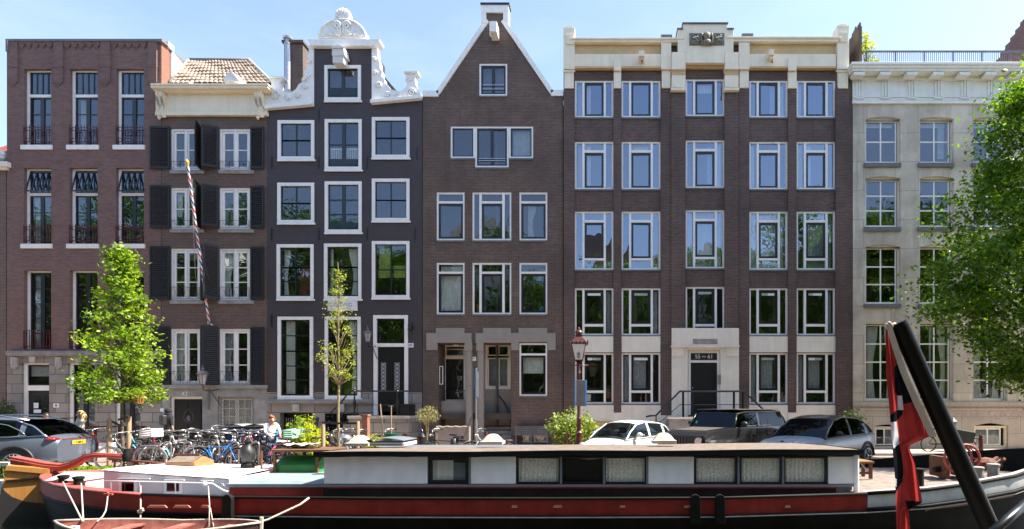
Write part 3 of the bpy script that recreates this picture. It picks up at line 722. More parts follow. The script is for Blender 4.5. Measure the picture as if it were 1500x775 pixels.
mb = MB(); fbox(mb,428,438,592,603,.003,.10); fbox(mb,494,504,592,603,.003,.10); split(mb, 'keystone', M['stonelt'], b)
mb = MB(); fbox(mb,410,458,605,645,-.5,-.45); mb.build('basement_door', M['black'], b)
mb = MB(); 
for k in range(9): mb.bar((PX(418+k*3),YF+.08,PZ(612)),(PX(418+k*3),YF+.08,PZ(640)),.02)
mb.build('basement_bars', M['galv'], b)
w = W(b,475.6,525.5,605.6,632,fw=1.5,fm='black',cells=[(477,524,607,630,1,'black',6,3,1)],rec=.12,name='basement_window')
mb = MB()
for i in range(7):
    for j in range(3): mb.ball((PX(480+i*6.8),YF+.04,PZ(610+j*8)),.05,6)
    mb.bar((PX(480+i*6.8),YF+.05,PZ(606)),(PX(480+i*6.8),YF+.05,PZ(631)),.03)
for j in range(3): mb.bar((PX(476),YF+.05,PZ(610+j*8)),(PX(525),YF+.05,PZ(610+j*8)),.03)
mb.build('ornamental_grille', M['iron'], w)
# stoop: platform with steps to the left and cast-iron rail
st = MB()
zp = PZ(608)-.02; xa, xb = PX(528), PX(612)
st.box(xa,xb,YF-1.15,YF-.01,0,zp-.12)
for k in range(7): st.box(xa-.28*(k+1),xa-.28*k-.002,YF-1.05,YF-.01,0,zp-.13-.19*(k+1) if zp-.13-.19*(k+1) > .05 else .05)
st.build('stoop', M['ash1'], b)
mb = MB(); mb.box(xa-.03,xb+.03,YF-1.22,YF-.01,zp-.118,zp); mb.build('stoop_slab', M['stonelt'], b, bevel=.015)
mb = MB(); yy = YF-1.12; zr = PZ(574)
prof = [(.07,0),(.07,.06),(.035,.09),(.03,.25),(.06,.38),(.075,.5),(.05,.62),(.03,.68),(.03,.95),(.055,1.0),(.03,1.04),(.05,1.09),(.02,1.15)]
for x in (PX(536),PX(596)): mb.lathe([(r,z*(zr-zp+.1)/1.1) for r,z in prof],(x,yy,zp),10)
mb.tube([(PX(501),yy,PZ(606)),(PX(517),yy,PZ(590)),(PX(530),yy,zr+.02),(PX(536),yy,zr),(PX(612),yy,zr)],.035,8)
mb.tube([(PX(512),yy,PZ(614)),(PX(530),yy,PZ(594)),(PX(596),yy,PZ(593))],.014,6)
mb.lathe([(r,z*.85) for r,z in prof],(PX(499),yy,.12),10); mb.build('stoop_handrail', M['iron'], b, smooth=True)
mb = MB(); mb.box(PX(598),PX(612),YF-1.1,YF-.3,zp,PZ(592)); mb.build('black_box_bench', M['black'], b, bevel=.02)
# chimney and metal flue standing behind the left scroll
mb = MB(); mb.box(PX(425,26.5),PX(452,26.5),26,27.2,10,PZ(74,26.5)); mb.box(PX(423,26.5),PX(454,26.5),25.9,27.3,PZ(74,26.5)+.002,PZ(74,26.5)+.12)
ch = mb.build('chimney', M['brick4'], b)
mb = MB(); mb.lathe([(.13,0),(.15,.3),(.12,.32)],(PX(440,26.5),26.6,PZ(74,26.5)+.12),10); mb.build('chimney_pot', M['tilered'], ch)
mb = MB(); mb.lathe([(.14,0),(.14,2.25),(.17,2.26),(.17,2.3),(.13,2.31),(.13,2.48),(.21,2.5),(.23,2.58),(.05,2.7)],(PX(422,26),26,PZ(137,26)),12)
mb.box(PX(416,26),PX(428,26),25.8,26.2,PZ(137,26)-.3,PZ(134,26)); mb.build('metal_flue', M['galv'], ch, smooth=True)
# ================================================================== house 4: pointed gable, mottled brick, stucco portal
b = building('pointed_gable_house', 'brown brick house with plain pointed gable edged by white coping and hoist beam', 618, 824)
W4 = [(702,743,93,140),(660,695.6,185,231.5),(696,745,185,245),(745.4,781,185,231.5),
      (639.6,680.5,281.7,352),(692,749,281.7,352),(760.8,801.7,281.7,352),(639.6,680.5,384.8,460.4),(692,749,384.8,460.4),(760.8,801.7,384.8,460.4),
      (760.7,801.5,502.6,580)]
out4 = [(619,140),(642,140),(713,33),(713,19),(737,19),(737,33),(807,139),(824.5,139),(824.5,660.3),(619,660.3)]
hs4 = [w for i,w in enumerate(W4) if i not in (1,2,3)]
trip = None
# holes: the triple window is one stepped opening -> three abutting rects merged as a polygon
mb = MB()
tri_hole = [(PX(x),PZ(y)) for x,y in [(660,185),(781,185),(781,231.5),(745.2,231.5),(745.2,245),(695.8,245),(695.8,231.5),(660,231.5)]]
mb.prism([(PX(x),PZ(y)) for x,y in out4], YF, YF+.32, [rp(*h) for h in hs4]+[tri_hole, rp(641.7,748.5,502.6,655), rp(765,802,638,648)])
mb.build('wall', M['brick4'], b)
shell(b, 619, 824.5, 145, M['brick4'], [160,262,368,478,610], flat=False)
mb = MB(); a, c = PX(622), PX(822); mb.prism([(a,PZ(142)),((a+c)/2+.2,PZ(30)),(c,PZ(142))], YF+.34, YF+9); mb.build('roof', M['lead'], b)
mb = MB()
fbox(mb,619,642,132.5,141,-.34,.06); fbox(mb,807,825,131.5,140,-.34,.06)
for p,q in (((641,138),(713.5,31)),((809,137),(737,31))):
    (x0,y0),(x1,y1) = p,q; o = 3.2 if x0 < x1 else -3.2
    mb.prism([(PX(x0-o*.6),PZ(y0-3)),(PX(x1-o*.6),PZ(y1-3)),(PX(x1+o*.8),PZ(y1+1.5)),(PX(x0+o*.8),PZ(y0+1.5))], YF-.06, YF+.36)
split(mb, 'white_coping', M['white'], b)
mb = MB(); mb.prism([(PX(x),PZ(y)) for x,y in [(705,6),(745,6),(745,34),(737.5,36),(737.5,19.5),(712.5,19.5),(712.5,36),(705,34)]], YF-.07, YF+.35)
mb.build('gable_head', M['white'], b)
mb = MB(); fbox(mb,703.5,746,3.5,6,-.38,.11); mb.build('gable_cap', M['black'], b)
mb = MB(); fbox(mb,717,727.5,31,46,.003,.62); split(mb, 'hoist_beam', M['white'], b)
mb = MB(); mb.tube([(PX(721),YF-.45,PZ(46)),(PX(721),YF-.45,PZ(60)),(PX(721.6),YF-.45,PZ(63)),(PX(723.5),YF-.45,PZ(63))],.028,6); split(mb, 'hoist_hook', M['white'], b)
for i,(x0,x1,y0,y1) in enumerate(W4):
    cu = (); bars = (); f = 2.4
    if i in (0,2): cells = [(x0+f,x1-f,y0+f,y1-f,2.6,'charcoal',2,1,1,4.5)]; bars = ()
    elif i in (1,3): cells = [(x0+f,x1-f,y0+f,y1-f,1.8,'charcoal',1,1,1)]
    elif i in (5,8):
        cells = [(x0+f,x0+10,y0+f,y1-f,0,'charcoal',1,1,1),(x0+13,x1-13,y0+f,y0+13,0,'charcoal',1,1,1),(x1-10,x1-f,y0+f,y1-f,0,'charcoal',1,1,1),(x0+13.4,x1-13.4,y0+16.4,y1-f,3,'charcoal',1,1,1)]
        bars = [(x0+10,x0+13.4,y0+f,y1-f),(x1-13.4,x1-10,y0+f,y1-f),(x0+13.4,x1-13.4,y0+13,y0+16)]
    else:
        h = 13 if i < 10 else 15
        cells = [(x0+f,x1-f,y0+f,y0+h,0,'charcoal',1,1,1),(x0+f,x1-f,y0+h+3,y1-f,3.2,'charcoal',1,1,1)]; bars = [(x0+f,x1-f,y0+h,y0+h+3)]
    if i == 7: cu = [(x0+4,x1-4,y0+4,y1-5,'curtain')]
    if i == 3: cu = [(x0+5,x1-5,y0+4,y1-5,'curt2')]
    if i == 6: cu = [(x0+12,x0+24,y0+17,y1-6,'curt2',-1)]
    if i == 10: cu = [(x0+5,x1-5,y0+18,y0+44,'curtain')]
    w = W(b,x0,x1,y0,y1,fw=f,cells=cells,bars=bars,rec=.02,fd=.1,curtains=cu,sill=(x0,x1,y1+.1,y1+2.2,.04),sillm='sill')
    if i in (0,2):
        r = MB()
        for z in (y1-10,y1-16 if i==0 else y1-13): r.bar((PX(x0+5),YF+.03,PZ(z)),(PX(x1-5),YF+.03,PZ(z)),.025)
        r.build('guard_rail', M['galv'], w)
    if i == 9: MB().ball((PX(x1-9),YF+.3,PZ(y1-9)),.13,10,sc_=(1,.3,1)).build('turquoise_disc', pm('turquoise', (.02,.4,.5),.5), w, smooth='all')
    if i == 8: MB().lathe([(.05,0),(.08,.3),(.1,.35)],(PX(x0+6),YF+.3,PZ(y1-4)),8).build('orange_vase', pm('terracotta_vase', (.45,.17,.06),.6), w)
# stucco stepped surround
mb = MB()
sur = [(625,513),(625,488),(639,488),(639,480.5),(680.5,480.5),(680.5,488),(691,488),(691,502.6),(697,502.6),(697,488),(708,488),(708,480.5),(748.5,480.5),(748.5,488),(760,488),(760,480.5),(801.5,480.5),(801.5,488),(814,488),(814,513),(802,513),(802,501),(760.2,501),(760.2,513),(749,513),(749,501.8),(708.6,501.8),(708.6,514),(698,514),(698,502.8),(692,502.8),(692,514),(681,514),(681,501.8),(641.2,501.8),(641.2,513)]
mb.prism([(PX(x),PZ(y)) for x,y in sur], YF-.05, YF-.002)
fbox(mb,641.5,681,497,502,.051,.06); fbox(mb,709,748.3,497,502,.051,.06); fbox(mb,762,799,497,501,.051,.06)
mb.build('stepped_stucco_surround', M['greyp'], b)
for xc,r in ((686.4,.16),(703.3,.155)):
    MB().lathe([(r,0),(r,PZ(514))],(PX(xc),YF+.12,0),18).build('column', M['greyp'], b, smooth=True)
# porch recess
yb = YF+1.3
mb = MB(); mb.box(PX(641.7)-.05,PX(641.7)-.002,YF+.325,yb,0,PZ(500)); mb.box(PX(748.5)+.002,PX(748.5)+.05,YF+.325,yb,0,PZ(500))
mb.box(PX(641.7),PX(748.5),YF+.325,yb,PZ(502)-.0,PZ(499)); mb.build('porch_lining', M['brick4'], b)
def qx(x): return 885+(x-885)*(yb-.2)/YF
def qy(y): return 597+(y-597)*(yb-.2)/YF
W(b,qx(649),qx(683),qy(504),qy(589),fw=4,fm='cream2',cells=[(qx(653),qx(679),qy(511),qy(521),1,'cream2',1,1,1),(qx(653),qx(679),qy(526),qy(588),2,'black',1,1,1)],bars=[(qx(651),qx(681),qy(521),qy(526))],yf=yb-.2,rec=0,name='porch_door')
W(b,qx(711),qx(748),qy(503.5),qy(570),fw=3,fm='cream2',cells=[(qx(714),qx(729),qy(506),qy(521),1.5,'cream2',1,1,1),(qx(730),qx(745),qy(506),qy(521),1.5,'cream2',1,1,1),(qx(714),qx(729),qy(524),qy(567),2,'cream2',1,1,1),(qx(730),qx(745),qy(524),qy(567),2,'cream2',1,1,1)],yf=yb-.2,rec=0,curtains=[(qx(715),qx(728),qy(525),qy(567),'curt2'),(qx(731),qx(745),qy(525),qy(567),'curt2')])
mb = MB(); mb.box(PX(641.7),PX(697),YF+.5,YF+.6,PZ(609),PZ(587)); mb.build('landing_parapet', M['greyp2'], b)
mb = MB(); mb.prism([(PX(qx(636)),0),(PX(qx(752)),0),(PX(qx(752)),PZ(496)),(PX(qx(636)),PZ(496))], yb-.19, yb-.1, [rp(qx(650),qx(682),qy(505),qy(588)),rp(qx(712),qx(747),qy(504.5),qy(569))]); mb.build('porch_back_wall', M['greyp'], b)
mb = MB(); mb.box(PX(qx(640)),PX(qx(752)),yb+1.2,yb+1.3,0,PZ(495)); mb.build('hall_wall', M['room'], b)
mb = MB()
for k in range(8): mb.box(PX(702)+.0+.03*k,PX(748.4),YF-.25+.22*k,YF+.5+.22*k,0,.17*(k+1))
mb.build('porch_steps', M['stone'], b)
mb = MB(); mb.tube([(PX(711),yb-.05,PZ(571)),(PX(722),yb-.15,PZ(577)),(PX(733),yb-.3,PZ(590)),(PX(743),yb-.6,PZ(606)),(PX(746),yb-.9,PZ(622))],.03,6)
mb.bar((PX(648),YF+.3,PZ(572)),(PX(693),YF+.3,PZ(572)),.03); mb.build('stair_handrail', M['charcoal'], b, smooth='all')
mb = MB(); mb.prism([(PX(642.5),PZ(536)),(PX(648),PZ(536)),(PX(648),PZ(563)),(PX(642.5),PZ(563))], YF+.1, YF+.12, [rp(643.4,647.1,537,562)]); mb.build('notice_case', M['white'], b)
MB().ball((PX(668,yb-.5),yb-.5,PZ(503)),.14,12,sc_=(1,1,.45)).build('porch_ceiling_lamp', M['cream'], b, smooth='all')
mb = MB(); fbox(mb,692.5,697,523,528.5,.04,.055); pn = mb.build('number_plate', M['lwhite'], b); text_obj('47','number',.10,M['lblack'],pn,(PX(694.7),YF-.058,PZ(525.8)))
W(b,761,802,638,649,fw=2.2,cells=[(763,800,640,647,0,'white',1,1,1)],rec=.03,curtains=[(763,800,640,647,'curtain')],name='basement_window')
bn = MB()
for k in range(5): bn.box(PX(756),PX(804),YF-.42,YF-.38,PZ(624)-k*.078-.06,PZ(624)-k*.078)
for k in range(4): bn.box(PX(756),PX(804),YF-.38+.09*k-.3*0,YF-.31+.09*k,PZ(624)-.40,PZ(624)-.37)
for x in (757,779,802): bn.box(PX(x),PX(x)+.05,YF-.37,YF-.03,PZ(652),PZ(624)-.02)
tag(bn.build('slatted_bench', M['sill'], None, loc=(PX(780),YF-.3,0)), 'grey slatted wooden bench against the brown brick wall above a low cellar window', 'bench')

# ================================================================== house 5: wide building with cream parapet
b = building('apartment_house', 'wide dark brick apartment house with five window columns, cream parapet and doorway', 825, 1249)
C5 = [(842,898.5),(910.5,967.5),(1004.4,1061.4),(1097.7,1154),(1167,1224)]
R5 = [(117.5,171.7),(207,277),(309.5,395),(422,491),(517,591.5)]
hs = []
for ci,(x0,x1) in enumerate(C5):
    for ri,(y0,y1) in enumerate(R5):
        if ci == 2 and ri == 4: continue
        hs.append((x0,x1,y0-(2 if ci==2 else 0),y1-(2 if ci==2 and ri<3 else 0)))
hs.append((1008,1055,513,608))
wall(b, [(825.5,60),(1243.5,60),(1243.5,120),(1249,120),(1249,615),(825.5,615)], hs[:], M['brick5'])
wall(b, [(825.5,615.1),(1249,615.1),(1249,660.3),(825.5,660.3)], [(850,895,629,648),(915,965,629,648),(1100,1150,629,648),(1172,1220,629,648)], M['cream2'], name='plinth')
for q in ((850,895),(915,965),(1100,1150),(1172,1220)): W(b,q[0],q[1],629,648,fw=2,cells=[(q[0]+2,q[1]-2,631,646,1,'charcoal',3,1,1)],rec=.05,name='basement_window')
shell(b, 825.5, 1249, 66, M['brick5'], [190,292,408,500,612])
mb = MB()
for x0,x1,o in ((825.6,841.6,.10),(899,910,.08),(968,983,.08),(983.2,1004,.13),(1061.8,1082,.13),(1082.2,1097.2,.08),(1154.5,1166.5,.08),(1224.4,1243.4,.10)):
    top = 128 if x0 not in (983.2,1061.8) else 132
    bot = {983.2:480,1061.8:480,899:604,1154.5:604}.get(x0,608)
    fbox(mb,x0,x1,top,bot,.002,o)
split(mb, 'brick_pilaster', M['brick5'], b)
mb = MB()   # cream bits of the front: top zone
for x0,x1 in ((841.6,983),(1082.5,1225)):
    fbox(mb,x0,x1,61.5,79,.02,.06,m=1); fbox(mb,x0,x1,79,97,.002,.16); fbox(mb,x0,x1,97,99.5,.002,.20,m=1)
fbox(mb,1004,1062,92,99.5,.002,.14,m=1)
split(mb, 'frieze', [M['cream'],M['tan']], b, bevel=.006)
mb = MB()
fbox(mb,838,1001,57,61.4,-.35,.27); fbox(mb,836,1003,54.6,57,-.35,.33)
fbox(mb,1066,1230,55.5,60.6,-.35,.27); fbox(mb,1065,1232,53,55.5,-.35,.33); split(mb, 'cornice', M['cream'], b, bevel=.01)
mb = MB()
mb.prism(fp([(993,56),(993,42),(1000.5,42),(1000.5,34),(1066,34),(1066,42),(1074.5,42),(1074.5,56),(1074.5,76),(1062,76),(1062,92),(1004.4,92),(1004.4,76),(993,76)],.30), YF-.30, YF+.3)
fbox(mb,1006,1060,89.5,91.9,.302,.36)
mb.build('parapet_centre', M['cream'], b, bevel=.01)
mb = MB(); fbox(mb,992,1001,40.6,42,-.32,.36); fbox(mb,999.5,1067,32.4,34,-.32,.36); fbox(mb,1065.5,1075.5,40.6,42,-.32,.36); split(mb, 'parapet_coping', M['sill'], b)
mb = MB()
for x0,x1,ys,o in ((825.6,841.4,40,.22),(1227,1243.4,37,.22)):
    fbox(mb,x0-.4,x1+.4,ys,101,-.3,o); fbox(mb,x0+1,x1-1,98.2,129,.002,.15); fbox(mb,x0+4,x1-1,ys+10,ys+24,o+.001,o+.06); fbox(mb,x0+2,x1-2,ys-2,ys,-.3,o-.03); fbox(mb,x0-1,x1+1,103,105,.151,.2)
for x0,x1 in ((899,910),(1154.8,1167)): fbox(mb,x0,x1,84,103,.161,.22); fbox(mb,x0,x1,103.2,129,.002,.13); 
for x0,x1 in ((968.5,983.3),(1082.4,1098)): fbox(mb,x0,x1,62,101,.161,.24); fbox(mb,x0+1,x1-1,101.2,128.5,.002,.14)
for x0,x1 in ((984,1004.3),(1062,1082)): fbox(mb,x0,x1,76.2,101,.002,.34); fbox(mb,x0,x1,101.2,110,.002,.24,m=1); fbox(mb,x0,x1,110.2,128,.002,.28); fbox(mb,x0-1,x1+1,128.2,132,.002,.3); fbox(mb,x0+5,x1-5,124,128,.281,.33)
split(mb, 'pilaster_cap', [M['cream'],M['tan']], b, bevel=.006)
mb = MB()  # lower cream spandrels
for ci,(x0,x1) in enumerate(C5):
    if ci == 2: continue
    fbox(mb,x0,x1,492.5,516,.002,.05); fbox(mb,x0-1,x1+1,593.5,615,.002,.05); fbox(mb,x0-1,x1+1,615.2,617,.003,.07)
    fbox(mb,x0+1,x1-1,617,627,.003,.012,m=1)
for x0,x1 in ((898.7,910.3),(1154.3,1166.7)): fbox(mb,x0,x1,604.5,628,.002,.1)
for x0,x1 in ((825.6,841.8),(968,984),(1082.6,1097.6),(1224.2,1249)): fbox(mb,x0,x1,608.5,630,.002,.12)
split(mb, 'cream_spandrel', [M['cream2'],M['tan']], b, bevel=.006)
mb = MB()  # portal
fbox(mb,984,1007.6,481,656,.002,.14); fbox(mb,1055.4,1082.6,481,656,.002,.14); fbox(mb,1007.8,1055.2,491.5,512.5,.002,.14)
fbox(mb,984,1082.6,480.5,506,.141,.24); fbox(mb,983,1083.6,506,508.5,.141,.28)
fbox(mb,984,1002,508.6,522,.141,.20); fbox(mb,1064,1082.6,508.6,522,.141,.20)
mb.prism([(PX(x),PZ(y)) for x,y in [(1004,491.6),(1062,491.6),(1062,480.4),(1004,480.4)]], YF-.135, YF-.05) if 0 else None
mb.build('door_surround', M['cream2'], b, bevel=.01)
mb = MB(); fbox(mb,1015,1051,496.5,504,.241,.25); pl = mb.build('grey_stone_plaque', M['stone'], b)
mb = MB(); mb.prism(rp(1008,1055,513,608), YF+.04, YF+.14, [rp(1012,1051,517,527.5), rp(1012,1051,531,608)]); dfm = mb.build('door_frame', M['white'], b)
mb = MB(); fbox(mb,1012,1051,517,527.5,-.10,-.09); sg_ = mb.build('number_panel', M['lblack'], b)
text_obj('55','number',.25,M['lwhite'],sg_,(PX(1022.5),YF+.082,PZ(522.3))); text_obj('t/m','lettering',.13,M['lwhite'],sg_,(PX(1031.5),YF+.082,PZ(522)))
text_obj('61','number',.25,M['lwhite'],sg_,(PX(1041),YF+.082,PZ(522.3)))
mb = MB(); fbox(mb,1012.1,1050.9,531.1,608,-.16,-.10); dr = mb.build('door', M['black'], b); mb = MB(); mb.ball((PX(1015),YF+.07,PZ(568)),.03,8); mb.build('door_knob', M['galv'], dr)
mb = MB(); fbox(mb,1051.4,1056,549,563,.142,.19); ic = mb.build('intercom', M['galv'], b); mb = MB()
for k in range(3): mb.ball((PX(1053.5),YF-.2,PZ(553+k*3)),.02,6)
mb.build('intercom_button', M['lblack'], ic)
for ci,(x0,x1) in enumerate(C5):
    for ri,(y0,y1) in enumerate(R5):
        if ci == 2 and ri == 4: continue
        if ci == 2: y0 -= 2; y1 -= (2 if ri < 3 else 0)
        f = 2.4; a, c = x0+11, x1-11; g0, g1 = a+3.2, c-3.2
        cells = [(x0+f,a,y0+f,y1-f,0,'charcoal',1,1,1),(c,x1-f,y0+f,y1-f,0,'charcoal',1,1,1)]
        bars = [(a,g0,y0+f,y1-f),(g1,c,y0+f,y1-f)]; t0, t1 = y0+f, y1-f
        if ri in (1,2): cells.append((g0,g1,y0+f,y0+12.5,0,'charcoal',1,1,1)); bars.append((g0,g1,y0+12.5,y0+16)); t0 = y0+16
        if ri == 2: cells.append((g0,g1,y1-14,y1-f,0,'charcoal',1,1,1)); bars.append((g0,g1,y1-17,y1-14)); t1 = y1-17
        if ri in (3,4): q = 13 if ri == 3 else 16; cells.append((g0,g1,y1-q,y1-f,0,'charcoal',1,1,1)); bars.append((g0,g1,y1-q-3.5,y1-q)); t1 = y1-q-3.5
        cells.append((g0,g1,t0,t1,3.2,'charcoal',1,1,1))
        cu = []
        if (ri,ci) in ((2,2),(2,3)): cu = [(x0+4,x1-4,y0+4,y1-4,'curtain')] if ci==3 else [(x0+4,a,y0+4,y1-4,'curt2'),(g0,g1,y0+4,y1-4,'curt2'),(c,x1-4,y0+4,y1-4,'curt2')]
        elif (ri,ci) in ((2,4),): cu = [(g0,x1-4,y0+4,y1-4,'curt2')]
        elif (ri,ci) in ((0,0),(1,0),(1,4),(4,3),(4,4),(4,1)): cu = [(x0+4,x0+11,y0+4,y1-4,'curt2'),(g0+3,g0+(9 if ri<2 else 22),y0+4,y1-(6 if ri<4 else 18),'curtain' if ri<2 else 'curt2')]
        elif (ri,ci) in ((0,2),(1,1)): cu = [(g0+4,g1-3,y0+5,y0+17,'curtain')]
        elif (ri,ci) in ((0,3),(1,2)): cu = [(c+1,x1-4,y0+4,y1-4,'curtain'),(g1-10,g1-3,y0+6,y1-5,'curt2')]
        elif (ri,ci) in ((0,4),(1,3)): cu = [(x0+4,x0+9,y0+4,y1-4,'curtain')]
        elif (ri,ci) in ((3,0),(3,1),(3,4)): cu = [(c+1,x1-4,y0+4,y1-4,'curt2')]
        w = W(b,x0,x1,y0,y1,fw=f,cells=cells,bars=bars,rec=.04,fd=.1,glass='glassb' if ri<3 else 'glass',curtains=cu,sill=(x0-.5,x1+.5,y1+.1,y1+2,.05),sillm='sill')
        if ri > 2 and ci != 9:
            mb = MB(); mb.box(PX(g0+4.5),PX(g1-4.5),YF+.10,YF+.105,PZ(t0+8),PZ(t0+4.5)); mb.build('rolled_blind', M['lwhite'], w)
        if (ri,ci) in ((4,0),): 
            MB().lathe([(.05,0),(.11,.06),(.14,.28)],(PX(c+4),YF+.3,PZ(y1-8)),10).build('flower_pot', M['brick1r'], w)
            MB().box(PX(g0+1),PX(g0+9),YF+.15,YF+.16,PZ(y1-4),PZ(y1-14)).build('window_poster', M['lwhite'], w)
mb = MB()
for (x0,x1,y0,y1,o) in ((936,944,74,82,.55),(1127,1134,72,80,.55)): fbox(mb,x0,x1,y0,y1,.162,o); fbox(mb,x0+1,x1-1,y1,y1+6,.162,o-.15)
split(mb, 'hoist_beam', M['cream'], b)
mb = MB()
for x,y in ((940,90),(1131,90)): mb.tube([(PX(x,YF-.4),YF-.4,PZ(y-2,YF-.4)),(PX(x,YF-.4),YF-.4,PZ(y+1,YF-.4)),(PX(x+1.5,YF-.4),YF-.4,PZ(y+2,YF-.4))],.025,6)
split(mb, 'hoist_hook', M['iron'], b)
mb = MB(); mb.box(PX(967,25.6),PX(983,25.6),25.2,26,PZ(60,25.2),PZ(50.5,25.2)); mb.box(PX(1084,25.6),PX(1100,25.6),25.2,26,PZ(58,25.2),PZ(48.8,25.2)); split(mb, 'roof_light', M['lead'], b)
# carved relief
mb = MB(); fbox(mb,1010,1061,48.5,66,.301,.33); rl = mb.build('carved_relief', M['sill'], b); mb = MB()
for xc in (1018.5,1052):
    for r in (6.5,4.2): mb.tube([(PX(xc+r*1.05*math.cos(t),YF-.35),YF-.35,PZ(57.3+r*math.sin(t)*1.1,YF-.35)) for t in [i*6.28/14 for i in range(14)]],.035,5,closed=True)
    for k in range(7): mb.ball((PX(xc+5*math.cos(k*2.4)*(k/7),YF-.36),YF-.36,PZ(57+5*math.sin(k*2.4)*(k/7),YF-.36)),.07,6)
for s_ in (-1,1): mb.tube([(PX(1035.5+s_*(8.5-1.5*abs(k-3)/3),YF-.36),YF-.36,PZ(49+k*2.8,YF-.36)) for k in range(7)],.05,6)
mb.ball((PX(1035.5,YF-.4),YF-.40,PZ(53,YF-.4)),.15,10,sc_=(1,.9,1.2)); mb.ball((PX(1035.5,YF-.4),YF-.38,PZ(61.5,YF-.4)),.17,10,sc_=(1.1,.8,.8))
for k in range(9): t = k/8*3.14; mb.ball((PX(1035.5+4.5*math.cos(t),YF-.4),YF-.40,PZ(51.5-2.5*math.sin(t),YF-.4)),.06,6)
split(mb, 'carved_head', pm('weathered_relief', (.30,.27,.21),.7,var=.7,vs=9), rl, smooth='all')
# doorstep platform and railings
mb = MB(); mb.box(PX(975),PX(1092),YF-1.3,YF-.25,0,PZ(613)-.0); 
for k in range(4): mb.box(PX(975)-.3*(k+1),PX(975)-.3*k-.002,YF-1.25,YF-.25,0,PZ(613)-.27*(k+1)); mb.box(PX(1092)+.3*k+.002,PX(1092)+.3*(k+1),YF-1.25,YF-.25,0,PZ(613)-.27*(k+1))
split(mb, 'door_steps', M['stone'], b)
mb = MB(); mb.box(PX(973),PX(1094),YF-1.36,YF-.25,PZ(613)+.002,PZ(613)+.08); mb.build('step_slab', M['cream2'], b)
mb = MB(); yy = YF-1.3; zr = PZ(574.5)
def q(x,z): return (PX(x),yy,z)
mb.tube([q(943,PZ(610)),q(949,PZ(608.5)),q(957,PZ(608)),q(990,zr),q(1079,zr),q(1108,PZ(602)),q(1116,PZ(604))],.04,8)
mb.tube([q(960,PZ(620)),q(990,PZ(593)),q(1079,PZ(593)),q(1104,PZ(618))],.018,6)
for x in (994.5,1009.5,1065,1077): mb.bar(q(x,PZ(613)),q(x,zr),.085,.04)
mb.bar(q(957,.1),q(957,PZ(608)),.05); mb.build('handrail', M['iron'], b)

# ================================================================== house 6: sand stone front, white entablature, roof terrace
b = building('stone_house', 'sand coloured stone house with arched sash windows and pale green-white cornice', 1249, 1560)
C6 = [(1268,1319),(1347.5,1397),(1426,1476),(1506,1554)]
R6 = [(171,238),(258,332),(358,445),(471,587)]
hs = []
def arch(x0,x1,y0,y1,rise=3):
    pts = [(x0,y1),(x1,y1),(x1,y0+rise)]; n = 8
    for k in range(1,n): t = k/n; pts.append((x1+(x0-x1)*t, y0+rise-rise*math.sin(math.pi*t)))
    pts.append((x0,y0+rise)); return [(PX(x),PZ(y)) for x,y in pts]
mb = MB(); hl = [arch(x0,x1,y0,y1) for (x0,x1) in C6 for (y0,y1) in R6]
mb.prism([(PX(x),PZ(y)) for x,y in [(1249.4,150),(1560,150),(1560,589),(1249.4,589)]], YF, YF+.32, hl); mb.build('wall', M['ash6'], b)
mb = MB(); mb.prism([(PX(x),PZ(y)) for x,y in [(1249.4,594),(1560,594),(1560,660.3),(1249.4,660.3)]], YF, YF+.32, [arch(1427,1477,620,656,4),arch(1281,1319,622,656,2),arch(1510,1554,620,656,4)]); mb.build('plinth_wall', M['ash6b'], b)
mb = MB(); fbox(mb,1249.4,1560,589,594,-.3,.07); fbox(mb,1249.4,1560,598,601,.003,.05); mb.build('plinth_ledge', M['ash6b'], b, bevel=.01)
shell(b, 1249.4, 1560, 96, M['ash6'], [248,345,458,600])
mb = MB()
fbox(mb,1247.5,1560,90.5,94,-.4,.62); fbox(mb,1248,1560,94,99,-.4,.56); fbox(mb,1248.5,1560,99,103.5,-.4,.50)
fbox(mb,1249,1560,147,151,-.3,.10); fbox(mb,1249,1560,115.5,117.5,-.3,.09); fbox(mb,1249,1560,141,142.5,.041,.07)
split(mb, 'cornice', M['frieze'], b, bevel=.01)
mb = MB(); fbox(mb,1249,1560,103.6,115.4,-.3,.12); mb.build('cornice_soffit', M['cream2'], b)
mb = MB(); fbox(mb,1249,1560,117.6,146.9,-.3,.04); split(mb, 'frieze', M['frieze'], b)
mb = MB()
for k in range(8):
    x = 1259+k*38.7
    fbox(mb,x-8,x+8,105,109.5,.121,.48)
    for d in (-5,-1.2,2.8): fbox(mb,x+d,x+d+2.2,118,141,.041,.085)
    fbox(mb,x-7,x+7,142.6,144,.041,.09)
    for d in range(6): fbox(mb,x-6+d*2.1,x-5+d*2.1,144,146.5,.041,.08)
split(mb, 'triglyph', M['frieze'], b)
for ci,(x0,x1) in enumerate(C6):
    for ri,(y0,y1) in enumerate(R6):
        f = 2.2; nr = 2 if ri == 0 else (3 if ri < 3 else 4)
        xa, xb = (x0+1.5,x1-3) if ci < 1 else (x0+1.5,x1-3)
        cu = []
        if ri == 3: cu = [(xa+6+(12 if ci==1 else 0),xa+22,y0+6,y1-4,'curtain',-1),(xb-16,xb-3,y0+6,y1-4,'curtain',1)]
        if ri == 0 and ci == 1: cu = [(xb-14,xb-5,y0+8,y1-10,'curt2')]
        if ri == 0: cu += [(xa+4,xb-4,y0+5,y0+11,'curtain')]
        w = W(b,x0,x1,y0+3.2,y1,fw=1.5,fm='cream2',cells=[(xa,xb,y0+3.5,y1-1.5,2,'white',2,nr,1.9)],rec=.14,curtains=cu,
              sill=(x0-1.5,x1+1.5,y1+.2,y1+6,.10) if ri<3 else None,sillm='sill',name='arched_sash_window')
mb = MB()
